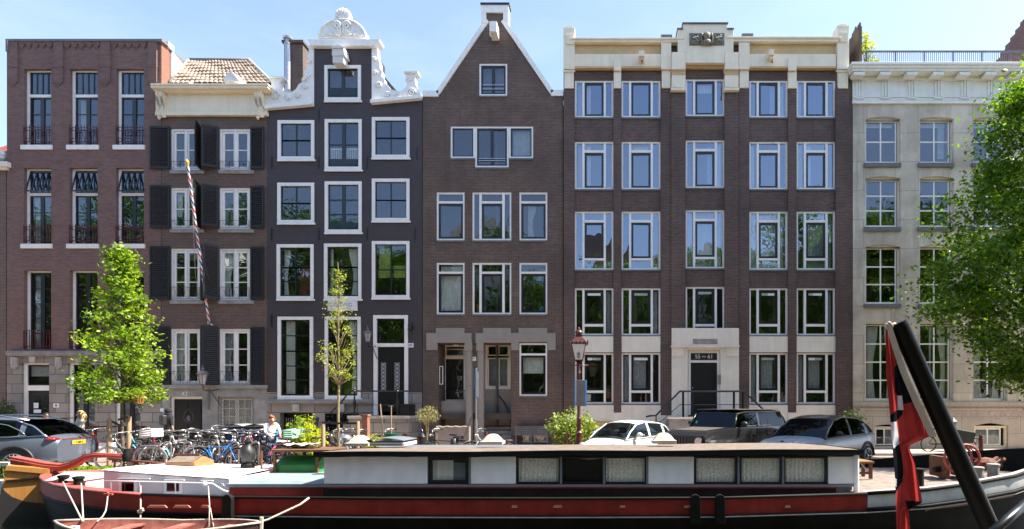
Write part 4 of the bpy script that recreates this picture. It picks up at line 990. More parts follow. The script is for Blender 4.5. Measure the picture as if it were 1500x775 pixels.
for (x0,x1) in C6:
    for (y0,y1) in R6:
        mb.prism(arch(x0,x1,y0,y0+5.6), YF+.14, YF+.20)
split(mb, 'window_head', M['cream2'], b)
for x0,x1,cc in ((1427,1477,1),(1281,1319,0),(1510,1554,1)):
    W(b,x0,x1,624 if cc else 625,656,fw=3 if cc else 2,fm='cream',cells=[(x0+3,x1-8,627.5,652.5,1.8,'white',2,1,1.8)] ,rec=.10,curtains=[(x0+4,x1-6,629,652,'curt2')] if cc else [(x0+20,x1-3,629,652,'curt2')],name='basement_window')
mb = MB(); yy = YF-.35
for x in range(0,15): mb.bar((PX(1428+x*3),yy,PZ(413)),(PX(1428+x*3),yy,PZ(438)),.035)
for y in (416,436): mb.bar((PX(1427),yy,PZ(y)),(PX(1471),yy,PZ(y)),.03)
for x in (1428,1470): mb.bar((PX(x),yy,PZ(416)),(PX(x),YF,PZ(416)),.03); mb.bar((PX(x),yy,PZ(436)),(PX(x),YF,PZ(436)),.03)
fbox(mb,1427,1471,438,440,.003,.36); mb.build('balcony_railing', M['iron'], b)
text_obj('FREE GAZA','faded_graffiti',.62,pm('faded_red_spray',(.46,.36,.33),.8,var=.3,vs=8),b,(PX(1450),YF-.003,PZ(608)),ext=.001)
# roof terrace
mb = MB(); yr_ = YF-.1; z0 = PZ(90.5,YF-.62)+.01
zt = PZ(75.5,yr_)
for x in range(0,96): mb.bar((PX(1268+x*3),yr_,z0),(PX(1268+x*3),yr_,zt),.02 if x%14 else .05)
mb.bar((PX(1266),yr_,zt),(PX(1560),yr_,zt),.06); mb.bar((PX(1266),yr_,z0+.1),(PX(1560),yr_,z0+.1),.03)
tag(mb.build('roof_railing', M['lead'], None, loc=(PX(1400),yr_,z0)), 'dark metal railing of upright bars round the roof terrace above the stone house', 'railing')
mb = MB()
for i in range(9): 
    y0 = YF-.1+i*.42; h = .55+1.35*min(1,max(0,(i-0)/0.5 if 0 else (1-abs(i-1.5)*.06)))
    for k in range(3): mb.box(PX(1256),PX(1256)+.03,y0+k*.14,y0+k*.14+.12,z0,PZ(34,YF)-random.random()*.2-i*.06)
for i in range(4): mb.bar((PX(1256)+.06,YF-.1+i*1.2,z0),(PX(1256)+.06,YF-.1+i*1.2,PZ(36)),.07)
for k in range(2): mb.box(PX(1256)+.09+.1*k,PX(1256)+.17+.1*k,YF+.15,YF+.18,z0,PZ(33)-.05*k)
tag(mb.build('wooden_screen', wood('weathered_fence_wood',(.20,.15,.11),(.10,.075,.055),(14,14,1),.85,.2), None, loc=(PX(1256),YF+1,z0)), 'weathered brown wooden privacy screen on the roof terrace corner', 'fence')
mb = MB()
for k in range(5): mb.box(PX(1492)+.35*0+k*.0,PX(1560),27.5+.0,28.3,PZ(76,27.5)+.0,PZ(76,27.5)+.5) if 0 else None
for k in range(6): mb.box(PX(1470+k*7,28),PX(1600,28),27.6+.02*k,28.6-.02*k,PZ(90,28)+(0 if k==0 else .38*k),PZ(90,28)+.38*(k+1)-.003)
tag(mb.build('stepped_chimney', M['brick1'], None, loc=(PX(1500,28),28,PZ(90,28))), 'stepped red brick chimney stack behind the roof railing at the far right', 'chimney')
# ================================================================== ground, water, light, camera
M['clink'] = brick('street_clinkers', srgb(176,150,134), srgb(140,118,108), srgb(120,106,94), bw=.2, bh=.1, ms=.008, stain=.5, stainc=srgb(128,112,102), ground=True, smear=.6)
M['slab'] = brick('pavement_slabs', srgb(186,172,158), srgb(168,154,142), srgb(120,110,100), bw=.3, bh=.3, ms=.01, stain=.5, stainc=srgb(140,128,118), ground=True, smear=.5)
M['quay'] = brick('old_quay_brick', srgb(92,76,66), srgb(62,54,48), srgb(80,76,68), stain=.7, stainc=srgb(40,46,34))
M['earth'] = pm('canal_bed', (.05,.05,.035), .9)
def sheet(name, x0,x1,y0,y1,z,mt):
    return struct(MB().add([(x0,y0,z),(x1,y0,z),(x1,y1,z),(x0,y1,z)],[(0,1,2,3)]).build(name, mt))
WZ = -.55
mb = MB(); mb.box(-400,400,14.6,22.2,-3,0); struct(mb.build('street', M['clink']))
sheet('street_beyond', -400,400,22.2,600,-.004,M['clink'])
mb = MB(); mb.box(-400,400,22.2,24.598,-.02,.10); struct(mb.build('pavement', M['slab'], bevel=.01))
mb = MB(); mb.box(-400,400,22.02,22.198,-.02,.11); struct(mb.build('kerb', M['stonelt'], bevel=.015))
mb = MB(); mb.box(-400,400,14.42,14.85,-.34,.025); struct(mb.build('quay_coping', M['stonelt'], bevel=.02))
mb = MB(); mb.box(-400,400,14.50,14.597,-3,-.342); struct(mb.build('quay_wall', M['quay']))
mb = MB(); mb.box(-400,400,-300,-3.2,-3,-.003); struct(mb.build('near_bank', M['clink']))
mb = MB(); mb.box(-400,400,-3.195,-2.9,-3,.02); struct(mb.build('near_quay_wall', M['quay']))
m, nt, bs, L = new('canal_water'); bs.inputs['Base Color'].default_value = (.018,.028,.016,1); bs.inputs['Roughness'].default_value = .06
bump(nt, bs, noise(nt, wpos(nt,1,2.2,1), 2.2, 4, .55, 0, 1), .35, .06)
struct(MB().add([(-400,-2.95,WZ),(400,-2.95,WZ),(400,14.45,WZ),(-400,14.45,WZ)],[(0,1,2,3)]).build('canal_water', m))
sheet('canal_bed', -400,400,-2.95,14.5,-2.9,M['earth'])

w = bpy.data.worlds.new('World'); sc.world = w; w.use_nodes = True; nt = w.node_tree
sky = nt.nodes.new('ShaderNodeTexSky'); sky.sky_type = 'NISHITA'; sky.sun_disc = False
EL, AZ = 54.0, 4.0           # sun height; degrees behind the facade plane, from the right
sky.sun_elevation = R(EL); sky.sun_rotation = R(90-AZ); sky.altitude = 0; sky.air_density = 1.0; sky.dust_density = .9; sky.ozone_density = 1.6
bg = nt.nodes['Background']; bg.inputs['Strength'].default_value = .125
# thin high cloud, thicker low and towards the right, as a property of the sky itself
tc = nt.nodes.new('ShaderNodeTexCoord'); sp = nt.nodes.new('ShaderNodeSeparateXYZ'); nt.links.new(tc.outputs['Generated'], sp.inputs[0])
mp = nt.nodes.new('ShaderNodeMapping'); mp.inputs['Scale'].default_value = (1.2,1.2,4.5); nt.links.new(tc.outputs['Generated'], mp.inputs[0])
cl = noise(nt, mp.outputs[0], 2.4, 6, .62, .46, .72, .3)
k = nt.nodes.new('ShaderNodeMath'); k.operation='MULTIPLY'; k.inputs[1].default_value = .30; nt.links.new(cl, k.inputs[0])
nt.links.new(mix(nt, mix(nt, mix(nt, sky.outputs[0], (1.03,.975,1.0), 1.0, 'MULTIPLY'), (2.2,2.5,3.3), .06), (2.3,2.75,3.5), k.outputs[0]), bg.inputs[0])
sv = Vector((math.cos(R(EL))*math.cos(R(AZ)), math.cos(R(EL))*math.sin(R(AZ)), math.sin(R(EL))))
ld = bpy.data.lights.new('sun','SUN'); ld.energy = 4.8; ld.angle = R(.5); ld.color = (1,.93,.82)
lo = bpy.data.objects.new('sun', ld); COL.objects.link(lo); lo.rotation_euler = sv.to_track_quat('Z','Y').to_euler(); lo.location = (20,10,40)
cd = bpy.data.cameras.new('camera'); co = bpy.data.objects.new('camera', cd); COL.objects.link(co); sc.camera = co
co.location = (0,0,H); co.rotation_euler = (R(90),0,0); cd.sensor_width = 36; cd.lens = F/1500*36
cd.shift_x = (750-VX)/1500; cd.shift_y = (HY-387.5)/1500; cd.clip_end = 2000; cd.clip_start = .05
sc.view_settings.view_transform = 'Standard'; sc.view_settings.look = 'None'; sc.view_settings.gamma = 1; sc.view_settings.exposure = 1.66

# ================================================================== the far side of the canal, seen in the window panes
def opposite_house(x, wd, h, mt, label, gable):
    o = thing('canal_house', label, 'house', (x,-16,0), 'houses on the opposite bank'); a, c = x-wd/2, x+wd/2
    mb = MB(); y = -16
    pts = [(a,0),(c,0),(c,h)]+([(x+1,h+3.2),(x-1,h+3.2)] if gable else [])+[(a,h)]
    cols = [a+wd*(i+.5)/3 for i in range(3)]; hl = [[(q-.55,z),(q+.55,z),(q+.55,z+1.9),(q-.55,z+1.9)] for q in cols for z in [1.2+3.1*j for j in range(int((h-2)/3.1))]]
    mb.prism(pts, y-8, y); mb.build('wall', mt, o)
    first = None
    for hh in hl:
        if first is None:
            m2 = MB(); m2.prism([(-.55,0),(.55,0),(.55,1.9),(-.55,1.9)], 0, .05, [[(-.45,.1),(.45,.1),(.45,1.8),(-.45,1.8)]]); m2.box(-.45,.45,.0,.03,.9,1.0); m2.box(-.45,.45,-.0,.012,.1,1.8,m=1)
            first = m2.build('window', [M['white'],M['black']], o, loc=(hh[0][0]+.55-x, .02, hh[0][1])); 
        else:
            cc = first.copy(); COL.objects.link(cc); cc.location = (hh[0][0]+.55-x,.02,hh[0][1])
    MB().box(a-.1,c+.1,y-.1,y+.35,h-.5,h+.003).build('cornice', M['white'], o)
xx = -70; i = 0
while xx < 60:
    wd = 6+random.random()*3; opposite_house(xx+wd/2, wd-.04, 16.5+random.random()*4.5, [M['brick4'],M['brick1'],M['brick3'],M['cream2']][i%4], 'canal house across the water standing at %d metres along the bank'%int(xx) if 0 else ['brown brick canal house on the opposite bank','red brick canal house on the opposite bank','black canal house on the opposite bank','pale rendered canal house on the opposite bank'][i%4], i%2)
    xx += wd; i += 1
# ================================================================== trees and plants
M['bark'] = pm('grey_brown_bark', (.16,.13,.09), .9, var=.5, vs=12, bmp=.4)
M['barkl'] = pm('pale_young_bark', (.30,.24,.12), .8, var=.4, vs=14)
M['leafA'] = leafmat('fresh_lime_green_leaf', srgb(62,98,20), srgb(158,182,58), .42)
M['leafB'] = leafmat('mid_green_leaf', srgb(58,92,24), srgb(92,128,36), .40)
M['leafE'] = leafmat('sunny_green_leaf', srgb(48,84,20), srgb(130,164,50), .42)
M['leafH'] = leafmat('pale_yellow_green_leaf', srgb(92,120,44), srgb(160,172,88), .3)
M['leafC'] = leafmat('yellow_green_bud_leaf', srgb(128,146,48), srgb(164,170,78), .35)
M['leafO'] = leafmat('dry_olive_leaf', srgb(128,128,84), srgb(150,146,100), .25)
M['leafY'] = leafmat('yellow_leaf', srgb(190,190,40), srgb(150,170,40), .4)
M['leafD'] = leafmat('dark_shrub_leaf', srgb(44,66,26), srgb(70,90,40), .25)
def leaf_mesh(name, C, size, mt, parent, loc=None, asp=.55, up=.5):
    """many small leaves: one rhombic leaf per centre"""
    n = len(C); C = np.asarray(C)
    u = rng.normal(size=(n,3)); u[:,2] = u[:,2]*.6-.35; u /= np.linalg.norm(u,axis=1,keepdims=True)
    nn = rng.normal(size=(n,3)); nn[:,2] += up*2; nn -= u*np.sum(nn*u,axis=1,keepdims=True); nn /= np.linalg.norm(nn,axis=1,keepdims=True)
    v = np.cross(u,nn); s = size*(.6+.8*rng.random((n,1)))
    P = np.stack([C-u*s*.5, C+v*s*asp*.5+u*s*.05+nn*s*.10, C+u*s*.55, C-v*s*asp*.5+u*s*.05+nn*s*.10],axis=1).reshape(-1,3)
    off = np.array(loc if loc is not None else (0,0,0)); 
    p = parent
    if loc is None:
        while p is not None: off = off+np.array(p.location); p = p.parent
    P = P-off; me = bpy.data.meshes.new(name); me.vertices.add(4*n); me.vertices.foreach_set('co', P.ravel())
    me.loops.add(4*n); me.loops.foreach_set('vertex_index', np.arange(4*n)); me.polygons.add(n)
    me.polygons.foreach_set('loop_start', np.arange(0,4*n,4)); me.polygons.foreach_set('loop_total', np.full(n,4)); me.update(); me.validate()
    me.materials.append(mt); o = bpy.data.objects.new(name, me); COL.objects.link(o); o.parent = parent
    if loc is not None: o.location = loc
    return o
def tree(name, label, base, top, crown, nclump, nleaf, lsize, mt, bark, r0, spread=.33, group=None, limbs=True, asp=.6):
    """crown(t) -> (radius, centre dx, dy) for height fraction t in 0..1 between crown bottom and top"""
    base = Vector(base); t0 = thing(name, label, 'tree', base, group)
    zb, zt = crown['z0'], crown['z1']; C = []; tw = MB()
    leader = [base+Vector((.05*math.sin(k*1.7)*r0*8,.04*math.cos(k*2.1)*r0*8,(top-base.z)*k/10)) for k in range(11)]
    tw.tube(leader, [r0*(1-.88*k/10) for k in range(11)], 8)
    for k in range(nclump):
        t = random.random()**crown.get('pw',1.0); r = crown['r'](t); a = random.random()*6.283
        rr = r*math.sqrt(random.random()*.9+.1); z = zb+(zt-zb)*t
        c = Vector((base.x+rr*math.cos(a), base.y+rr*math.sin(a), z)); C.append(c)
        if limbs is True or (limbs and random.random() < limbs):
            zz = max(crown['fork'], z-rr*1.0-.15*(zt-zb)*random.random()); f = (zz-base.z)/(top-base.z); f = min(.96,max(0,f))
            i = f*10; p = leader[int(i)].lerp(leader[min(10,int(i)+1)], i-int(i)); mid = p.lerp(c,.5)+Vector((0,0,-.06*rr)); rb = r0*(.34*(1-f)+.05)
            tw.tube([p, mid, c], [rb, rb*.6, rb*.2], 4)
    tw.build('trunk', bark, t0, smooth='all')
    per0 = max(1, nleaf//nclump); L_ = []
    for c in C:
        per = max(4, int(per0*random.choice((.35,.8,1.1,1.7))))
        g = spread*(.6+.8*random.random()); L_.append(np.array(c)+rng.normal(size=(per,3))*np.array([g,g,g*.62]))
    leaf_mesh('crown', np.concatenate(L_), lsize, mt, t0, asp=asp); return t0
# young lime tree at the left
Y=17.3; bx = PX(179,Y); 
tree('young_lime_tree', 'young lime tree full of fresh green leaves standing among the bicycles at the left', (bx,Y,0), PZ(372,Y),
     dict(z0=PZ(585,Y), z1=PZ(366,Y), fork=PZ(590,Y), pw=1.25, r=lambda t: (1.26*(1-t)**.85+.08)*(.80+.20*min(1,t*6))*random.uniform(.62,1.12)), 190, 9000, .115, M['leafA'], M['bark'], .055, spread=.15)
# thin young tree with stakes
Y=16.6; bx = PX(496,Y)
tree('young_budding_tree', 'thin young tree with sparse yellow-green buds tied between two stakes', (bx,Y,0), PZ(384,Y),
     dict(z0=PZ(552,Y), z1=PZ(395,Y), fork=PZ(565,Y), pw=1.5, r=lambda t: .60*(1-t)**.8*(.5+.5*min(1,t*5))+.05), 120, 1300, .065, M['leafC'], M['barkl'], .05, spread=.06)
# large tree at the right, its trunk outside the frame
Y=17.0; bx = PX(1640,Y)
EP = [(0,3.3),(.09,4.5),(.2,5.5),(.34,6.0),(.49,5.3),(.6,4.8),(.7,4.4),(.82,4.0),(1,3.0)]
def elm_r(t):
    for (a,va),(b_,vb) in zip(EP,EP[1:]):
        if t <= b_: return (va+(vb-va)*(t-a)/(b_-a))*.86
    return 2.5
tree('large_elm_tree', 'large leafy green elm whose crown fills the right edge in front of the stone house', (bx,Y,0), 12.2,
     dict(z0=PZ(560,Y), z1=PZ(92,Y), fork=2.6, pw=.95, r=elm_r), 560, 105000, .145, M['leafE'], M['bark'], .26, spread=.36, limbs=.16)
# trees along the near bank, only in the panes
for k,(x,h,y) in enumerate([(-66,19,-6),(-57,21,-5),(-49,23,-6),(-41,22,-5),(-34,23,-7),(-27,20,-6),(-20,17,-6),(-9,19,-7),(-1,16,-6),(13,17,-5),(19,22,-6),(28,21,-5),(35,23,-6),(43,21,-6)]):
    tree('bank_tree', 'leafy tree on the opposite bank, its crown mirrored in the window panes', (x,y,0), h, dict(z0=3.5,z1=h,fork=3.5,r=lambda t: 4.6*math.sin(math.pi*(.12+.8*t))**.6), 190, 17000, .27, M['leafB'], M['bark'], .25, spread=.75, group='trees on the opposite bank')
def plant(name, label, c, rx, ry, rz, n, size, mt, pot=None, cat='plant', stem=0, asp=.5):
    t = thing(name, label, cat, (c[0],c[1],c[2]))
    z0 = c[2]
    if pot:
        MB().lathe([(pot[0]*.8,0),(pot[0],pot[1]),(pot[0]*1.08,pot[1]+.02),(pot[0]*.9,pot[1]+.03)],c,12).build('pot', pot[2], t, smooth=True); z0 += pot[1]
    P = []
    k = max(6, n//14)
    st = MB()
    for i in range(k):
        v = rng.normal(size=3); v /= np.linalg.norm(v); v *= random.random()**.4
        q = np.array([c[0]+v[0]*rx, c[1]+v[1]*ry, z0+stem+rz+v[2]*rz]); P.append(q+rng.normal(size=(n//k,3))*min(rx,rz)*.16)
        if i < 26: st.tube([(c[0],c[1],z0),(c[0]+v[0]*rx*.25,c[1]+v[1]*ry*.25,z0+stem+rz*.4),tuple(q)],[.014,.009,.005],4)
    st.build('stems', M['barkl'], t); leaf_mesh('foliage', np.concatenate(P), size, mt, t, asp=asp); return t
plant('hydrangea_bush', 'large pale green bush in a planter beside the lamp post', (PX(838,21),21,.3), .95,.5,.72, 2800,.13, M['leafH'])
MB_ = MB().box(PX(808,21),PX(868,21),20.6,21.4,.0,.42).build('wooden_planter', wood('planter_wood',(.14,.10,.07),(.08,.06,.045)), None, loc=(PX(838,21),21,0), bevel=.02); tag(MB_, 'brown wooden planter holding the pale green bush', 'planter')
plant('potted_olive_tree', 'small dry looking olive tree in a pot at the black house corner', (PX(626,22.3),22.3,.1), .5,.4,.36, 900,.06, M['leafO'], (.2,.4,M['black']), stem=.75)
plant('yellow_green_shrub', 'tall bright yellow-green shrub behind the brown table', (PX(456,17.6),17.6,.05), .45,.4,.75, 1300,.10, M['leafY'])
plant('leafy_green_shrub', 'loose green shrub rising over the bicycle crate beside the black house', (PX(440,18.2),18.2,.5), .42,.35,.55, 420,.11, M['leafA'])
plant('light_green_shrub', 'light green shrub in front of the stone stoop beside the green bucket', (PX(551,17.5),17.5,.1), .45,.35,.5, 700,.09, M['leafY'])
plant('wall_shrub', 'dark green shrub growing against the house corner behind the grey-blue car', (PX(1248,23.8),23.8,.3), .55,.35,.8, 1400,.10, M['leafD'])
plant('potted_flower', 'small plant on a thin stem beside the steps behind the black car', (PX(1148,23.6),23.6,.1), .14,.12,.12, 90,.07, M['leafD'], (.12,.25,M['black']), stem=.55)
plant('street_shrub', 'dark green shrub against the grey stone pier at the far left', (PX(3,24),24,.1), .55,.35,1.1, 1500,.10, M['leafD'])
plant('terrace_creeper', 'yellow-green climbing plant on the wooden screen of the roof terrace', (PX(1273,YF+.1),YF+.35,PZ(92)), .40,.25,.85, 800,.10, M['leafY'])
plant('terrace_pot_plant', 'small yellow flowering plant behind the foot of the roof railing', (PX(1276,YF)+.3,YF+.25,PZ(92)), .4,.15,.17, 160,.08, M['leafY'])
plant('quay_plant', 'pale green plant growing on the quay beside the wooden rudder', (PX(6,14.9),14.9,-.25), .35,.25,.35, 500,.08, M['leafA'])
# grass tufts on the quay edge: nobody could count the blades
P = []
for x0,x1,y,h,n in ((90,205,15.0,.28,5200),(405,545,15.1,.45,6500),(545,620,15.2,.3,1500)):
    X = PX(x0+(x1-x0)*rng.random(n), y+0*rng.random(n)); P.append(np.stack([X, y+.55*rng.random(n)-.1, (h*rng.random(n)**1.3)*(.5+.5*np.abs(np.sin(X*5)))+.02],axis=1))
o = leaf_mesh('grass_and_weeds', np.concatenate(P), .13, M['leafA'], None, loc=(-10,15,0), asp=.22); tag(o, 'strip of bright grass and weeds along the quay edge', 'grass', kind='stuff')
def stake(name, label, px, Y, ptop, r, mt, cat='stake', group=None, lean=0):
    x = PX(px,Y); o = MB().lathe([(r,0),(r,PZ(ptop,Y)-.03),(r*.8,PZ(ptop,Y))],(x,Y,0),10).build(name, mt, None, smooth=True, loc=(x,Y,0)); o.rotation_euler = (0,R(lean),0); return tag(o, label, cat, group)
M['stakew'] = wood('stake_wood',(.38,.27,.17),(.25,.17,.10),(14,14,1),.8,.2)
stake('tree_stake','left wooden stake of the lime tree with a black strap',160,17.0,613,.06,M['stakew'])
stake('tree_stake','right wooden stake of the lime tree beside white bicycle panniers',189,17.2,610,.06,M['stakew'])
stake('tree_stake','left wooden stake of the thin budding tree beside the brown table',473.5,16.4,618,.055,M['stakew'])
stake('tree_stake','right wooden stake of the thin budding tree',524,16.7,617,.055,M['stakew'])
def strap(pts, label):
    o = MB(); 
    for a,c in zip(pts,pts[1:]): o.bar(a,c,.012,.06)
    tag(o.build('tree_strap', M['black'], None, loc=pts[0]), label, 'strap')
strap([(PX(160,17),16.94,PZ(614,17)),(PX(179,17.3),17.25,PZ(624,17.3))], 'black rubber strap sagging from the left stake to the lime tree')
strap([(PX(175,17.25),17.2,PZ(615,17.2)),(PX(190,17.2),17.13,PZ(611,17.2))], 'black rubber strap between the lime tree and its right stake')
strap([(PX(473,16.4),16.34,PZ(619,16.4)),(PX(496,16.6),16.54,PZ(620,16.6)),(PX(524,16.7),16.64,PZ(620,16.7))], 'black strap holding the thin tree between its two stakes')
# ================================================================== houseboat
M['hullred'] = pm('dark_red_hull_paint', (.36,.038,.028), .5, var=.35, vs=2.5, streak=.55, spec=.2)
M['deckred'] = pm('sun_bleached_red_paint', (.42,.085,.065), .5, var=.2, vs=4, streak=.1)
M['hullblk'] = pm('tarred_black_hull', (.007,.007,.007), .5, var=.5, vs=2, streak=.3, col2=(.018,.016,.015), spec=.12)
M['hullwht'] = pm('weathered_white_hull_paint', (.66,.67,.68), .5, var=.25, vs=2.5, streak=.4)
M['bwhite'] = pm('white_boat_panel', (.84,.82,.82), .45, var=.12, vs=3, streak=.2)
M['lavshade'] = pm('shaded_white_cabin_paint', (.66,.64,.66), .5, var=.12, vs=3, streak=.15)  # white cabin side with its shade mixed into the colour
M['roofrust'] = pm('gritty_brown_roofing', (.20,.155,.12), .95, var=.45, vs=7, bmp=.5)
M['tarfelt'] = pm('black_roof_edge', (.010,.0095,.008), .7, var=.5, vs=5, spec=.2)
M['greypaint'] = pm('blue_grey_trim', (.16,.18,.21), .5, var=.15)
M['deckgrey'] = pm('grey_green_deck_paint', (.24,.30,.30), .6, var=.3, vs=3)
M['decktan'] = pm('worn_deck', (.26,.21,.17), .85, var=.45, vs=5, bmp=.3)
M['rust'] = pm('rusty_iron', (.20,.075,.035), .8, var=.5, vs=14, bmp=.3)
M['rope'] = pm('old_rope', (.52,.46,.38), .9, var=.4, vs=30)
M['wbrown'] = wood('brown_wood',(.20,.10,.045),(.11,.055,.03),(1,1,14),.6)
M['worange'] = wood('sunlit_varnished_wood',(.40,.19,.07),(.26,.12,.05),(1,14,14),.5)
M['lace'] = None
def lace():
    m, nt, b, L = new('lace_curtain'); v = wpos(nt)
    vo = nt.nodes.new('ShaderNodeTexVoronoi'); vo.inputs['Scale'].default_value = 42; L.new(v, vo.inputs['Vector'])
    mr = nt.nodes.new('ShaderNodeMapRange'); mr.inputs[1].default_value = .35; mr.inputs[2].default_value = .75; L.new(vo.outputs['Distance'], mr.inputs[0])
    L.new(mix(nt,(.92,.88,.80),(.62,.57,.50),mr.outputs[0]), b.inputs['Base Color']); b.inputs['Roughness'].default_value = .9; return m
M['lace'] = lace()
hb = thing('houseboat', 'long red and black houseboat with white panelled cabin and brown flat roof', 'houseboat', (-2,12.1,WZ))
# stations: x, centre y, half beam, gunwale z, strake drop, keel-line narrowing
ST = [(-11.92,12.10,.04,.47),(-11.82,12.10,.34,.46),(-11.55,12.10,.62,.45),(-11.1,12.10,.98,.43),(-10.5,12.1,1.38,.41),(-9.8,12.1,1.72,.39),(-9.1,12.1,1.96,.37),(-8.2,12.1,2.14,.35),(-6.6,12.1,2.29,.325),
      (-4,12.1,2.32,.31),(-1,12.1,2.32,.305),(2,12.1,2.32,.315),(4.6,12.1,2.30,.39),(5.7,12.15,2.24,.44),(6.6,12.2,2.12,.52),(7.6,12.25,1.86,.62),(8.6,12.3,1.40,.76),(9.3,12.3,.85,.88),(9.75,12.3,.3,.96),(9.9,12.3,.04,1.0)]
def hull_rows(levels):
    """levels: functions (station)->(offset from gunwale z, factor of half beam)"""
    rows = []
    for x,yc,hbm,zg in ST:
        near = [(x*(1 if fx is None else 1)+(0), yc-hbm*f, z if ab else zg+z) for (z,f,ab,fx) in levels]
        rows.append(near)
    return rows
def hull_band(x0, x1, z0, z1, f0, f1, mt, name, parent, both=True, abs1=False, thick=0):
    st = [s for s in ST if x0-1e-6 <= s[0] <= x1+1e-6]; mb = MB()
    for sgn in ((-1,1) if both else (-1,)):
        rows = []
        for x,yc,h,zg in st:
            za = zg+z0; zb = z1 if abs1 else zg+z1
            sh = .0 if not abs1 else .28*(1 if x < -9 else 0)
            rows.append([(x,yc+sgn*(h*f0+.0),za),(x+(sh*.5),yc+sgn*((h*f0+h*f1)/2+.01),(za+zb)/2),(x+sh,yc+sgn*h*f1,zb)])
        mb.grid(rows)
    return mb.build(name, mt, parent, smooth='all')
XE, XM, XF = -11.92, 4.6, 9.9
h = hull_band(XE,XF,-.30,WZ-.5,1.0,.80,M['hullblk'],'hull',hb,abs1=True)
hull_band(XE,XM,0,-.30,1.012,1.005,M['hullred'],'bulwark',hb)
o = hull_band(XM,XF,0,-.24,1.012,1.007,M['hullwht'],'white_bow_strake',hb)
hull_band(5.7,XF,-.29,-.52,1.006,.95,M['deckred'],'red_bow_stripe',hb)
def rail(z, r, mt, name, x0=XE, x1=XF, f=1.015, flat=None):
    st = [s for s in ST if x0 <= s[0] <= x1]; mb = MB()
    for sgn in (-1,1):
        pts = [(x,yc+sgn*h*f,zg+z) for x,yc,h,zg in st]
        # densify
        mb.tube(pts, r, 6)
    return mb.build(name, mt, hb, smooth='all')
rail(.01,.028,M['deckred'],'rail_cap',XE,-8.0); rail(.01,.026,M['tarfelt'],'rail_cap',-8.3,XM); rail(.012,.035,M['tarfelt'],'rail_cap',XM,XF)
rail(-.305,.022,M['rope'] if 0 else M['tarfelt'],'rubbing_strake'); rail(-.318,.012,M['stonelt'],'rubbing_strake',-6.7,XF,1.025)
rail(-.27,.03,M['tarfelt'],'rubbing_strake',XM,XF,1.02)
mb = MB()   # inside of the bulwark
for sgn in (-1,1): mb.grid([[(x,yc+sgn*max(0,h-.05),zg+.0),(x,yc+sgn*max(0,h-.06),zg-.26)] for x,yc,h,zg in ST if x < -8])
mb.build('bulwark_inside', M['deckred'], hb, smooth='all')
mb = MB()
for sgn in (-1,1): mb.grid([[(x,yc+sgn*max(0,h-.05),zg+.0),(x,yc+sgn*max(0,h-.06),min(zg-.26,.1) if x<4.7 else .2)] for x,yc,h,zg in ST if x > -8.3])
mb.build('bulwark_inside', M['tarfelt'], hb, smooth='all')
mb = MB()   # flat stern rim
for sgn in (-1,1): mb.grid([[(x,yc+sgn*h,zg+.02),(x,yc+sgn*max(0,h-.22),zg+.02)] for x,yc,h,zg in ST if x < -9])
mb.build('stern_rim', M['deckred'], hb)
mb = MB(); mb.grid([[(x,yc-max(0,h-.05),zg-.13),(x,yc+max(0,h-.05),zg-.13)] for x,yc,h,zg in ST if x < -9]); mb.build('stern_deck', M['deckred'], hb)
mb = MB(); mb.grid([[(x,yc-max(0,h-.05),zg-.13),(x,yc+max(0,h-.05),zg-.13)] for x,yc,h,zg in ST if -9.2 < x < 4.7]); mb.build('side_deck', M['greypaint'], hb)
mb = MB(); mb.grid([[(x,yc-max(0,h-.06),.33+.02*(x-4.6)),(x,yc,.37+.02*(x-4.6)),(x,yc+max(0,h-.06),.33+.02*(x-4.6))] for x,yc,h,zg in ST if x > 4.5]); mb.build('fore_deck', M['decktan'], hb)
mb = MB(); mb.grid([[(x,yc-h-.02,zg+.03),(x,yc-max(0,h-.16),zg+.03)] for x,yc,h,zg in ST if x > 4.5]); mb.build('gunwale_cap', M['stonelt'], hb)
MB().box(4.45,4.62,9.9,10.2,.02,.30).build('white_end_plate', M['bwhite'], hb)
# scupper slots in the bulwark: sunlight coming through them painted on as orange patches
mb = MB()
for px,w in ((232,30),(268,26),(302,12),(533,0),(605,0),(754,9),(817,14),(912,9),(1008,13),(1056,8),(1153,9)):
    if w: x = PX(px,9.77); d = w*9.77/F/2; mb.prism([(x-d,.155),(x+d,.155),(x+d*.75,.20),(x-d*.75,.20)], 9.735, 9.752)
split(mb, 'scupper', pm('scupper_sun_orange',(.62,.24,.16),.6,var=.2,vs=9), hb)
# fenders: upright black boards with round heads on the bulwark
for px,mt in ((336,M['tarfelt']),(1018,M['tarfelt']),(1054,M['tarfelt'])):
    x = PX(px,9.7); w = 7*9.7/F; pts = [(x-w,-.10),(x+w,-.10),(x+w,.30)]+[(x+w*math.cos(t),.32+w*math.sin(t)) for t in [math.pi*k/8 for k in range(9)]]+[(x-w,.30)]
    MB().prism(pts, 9.62, 9.71).build('fender_board', mt, hb, bevel=.012)
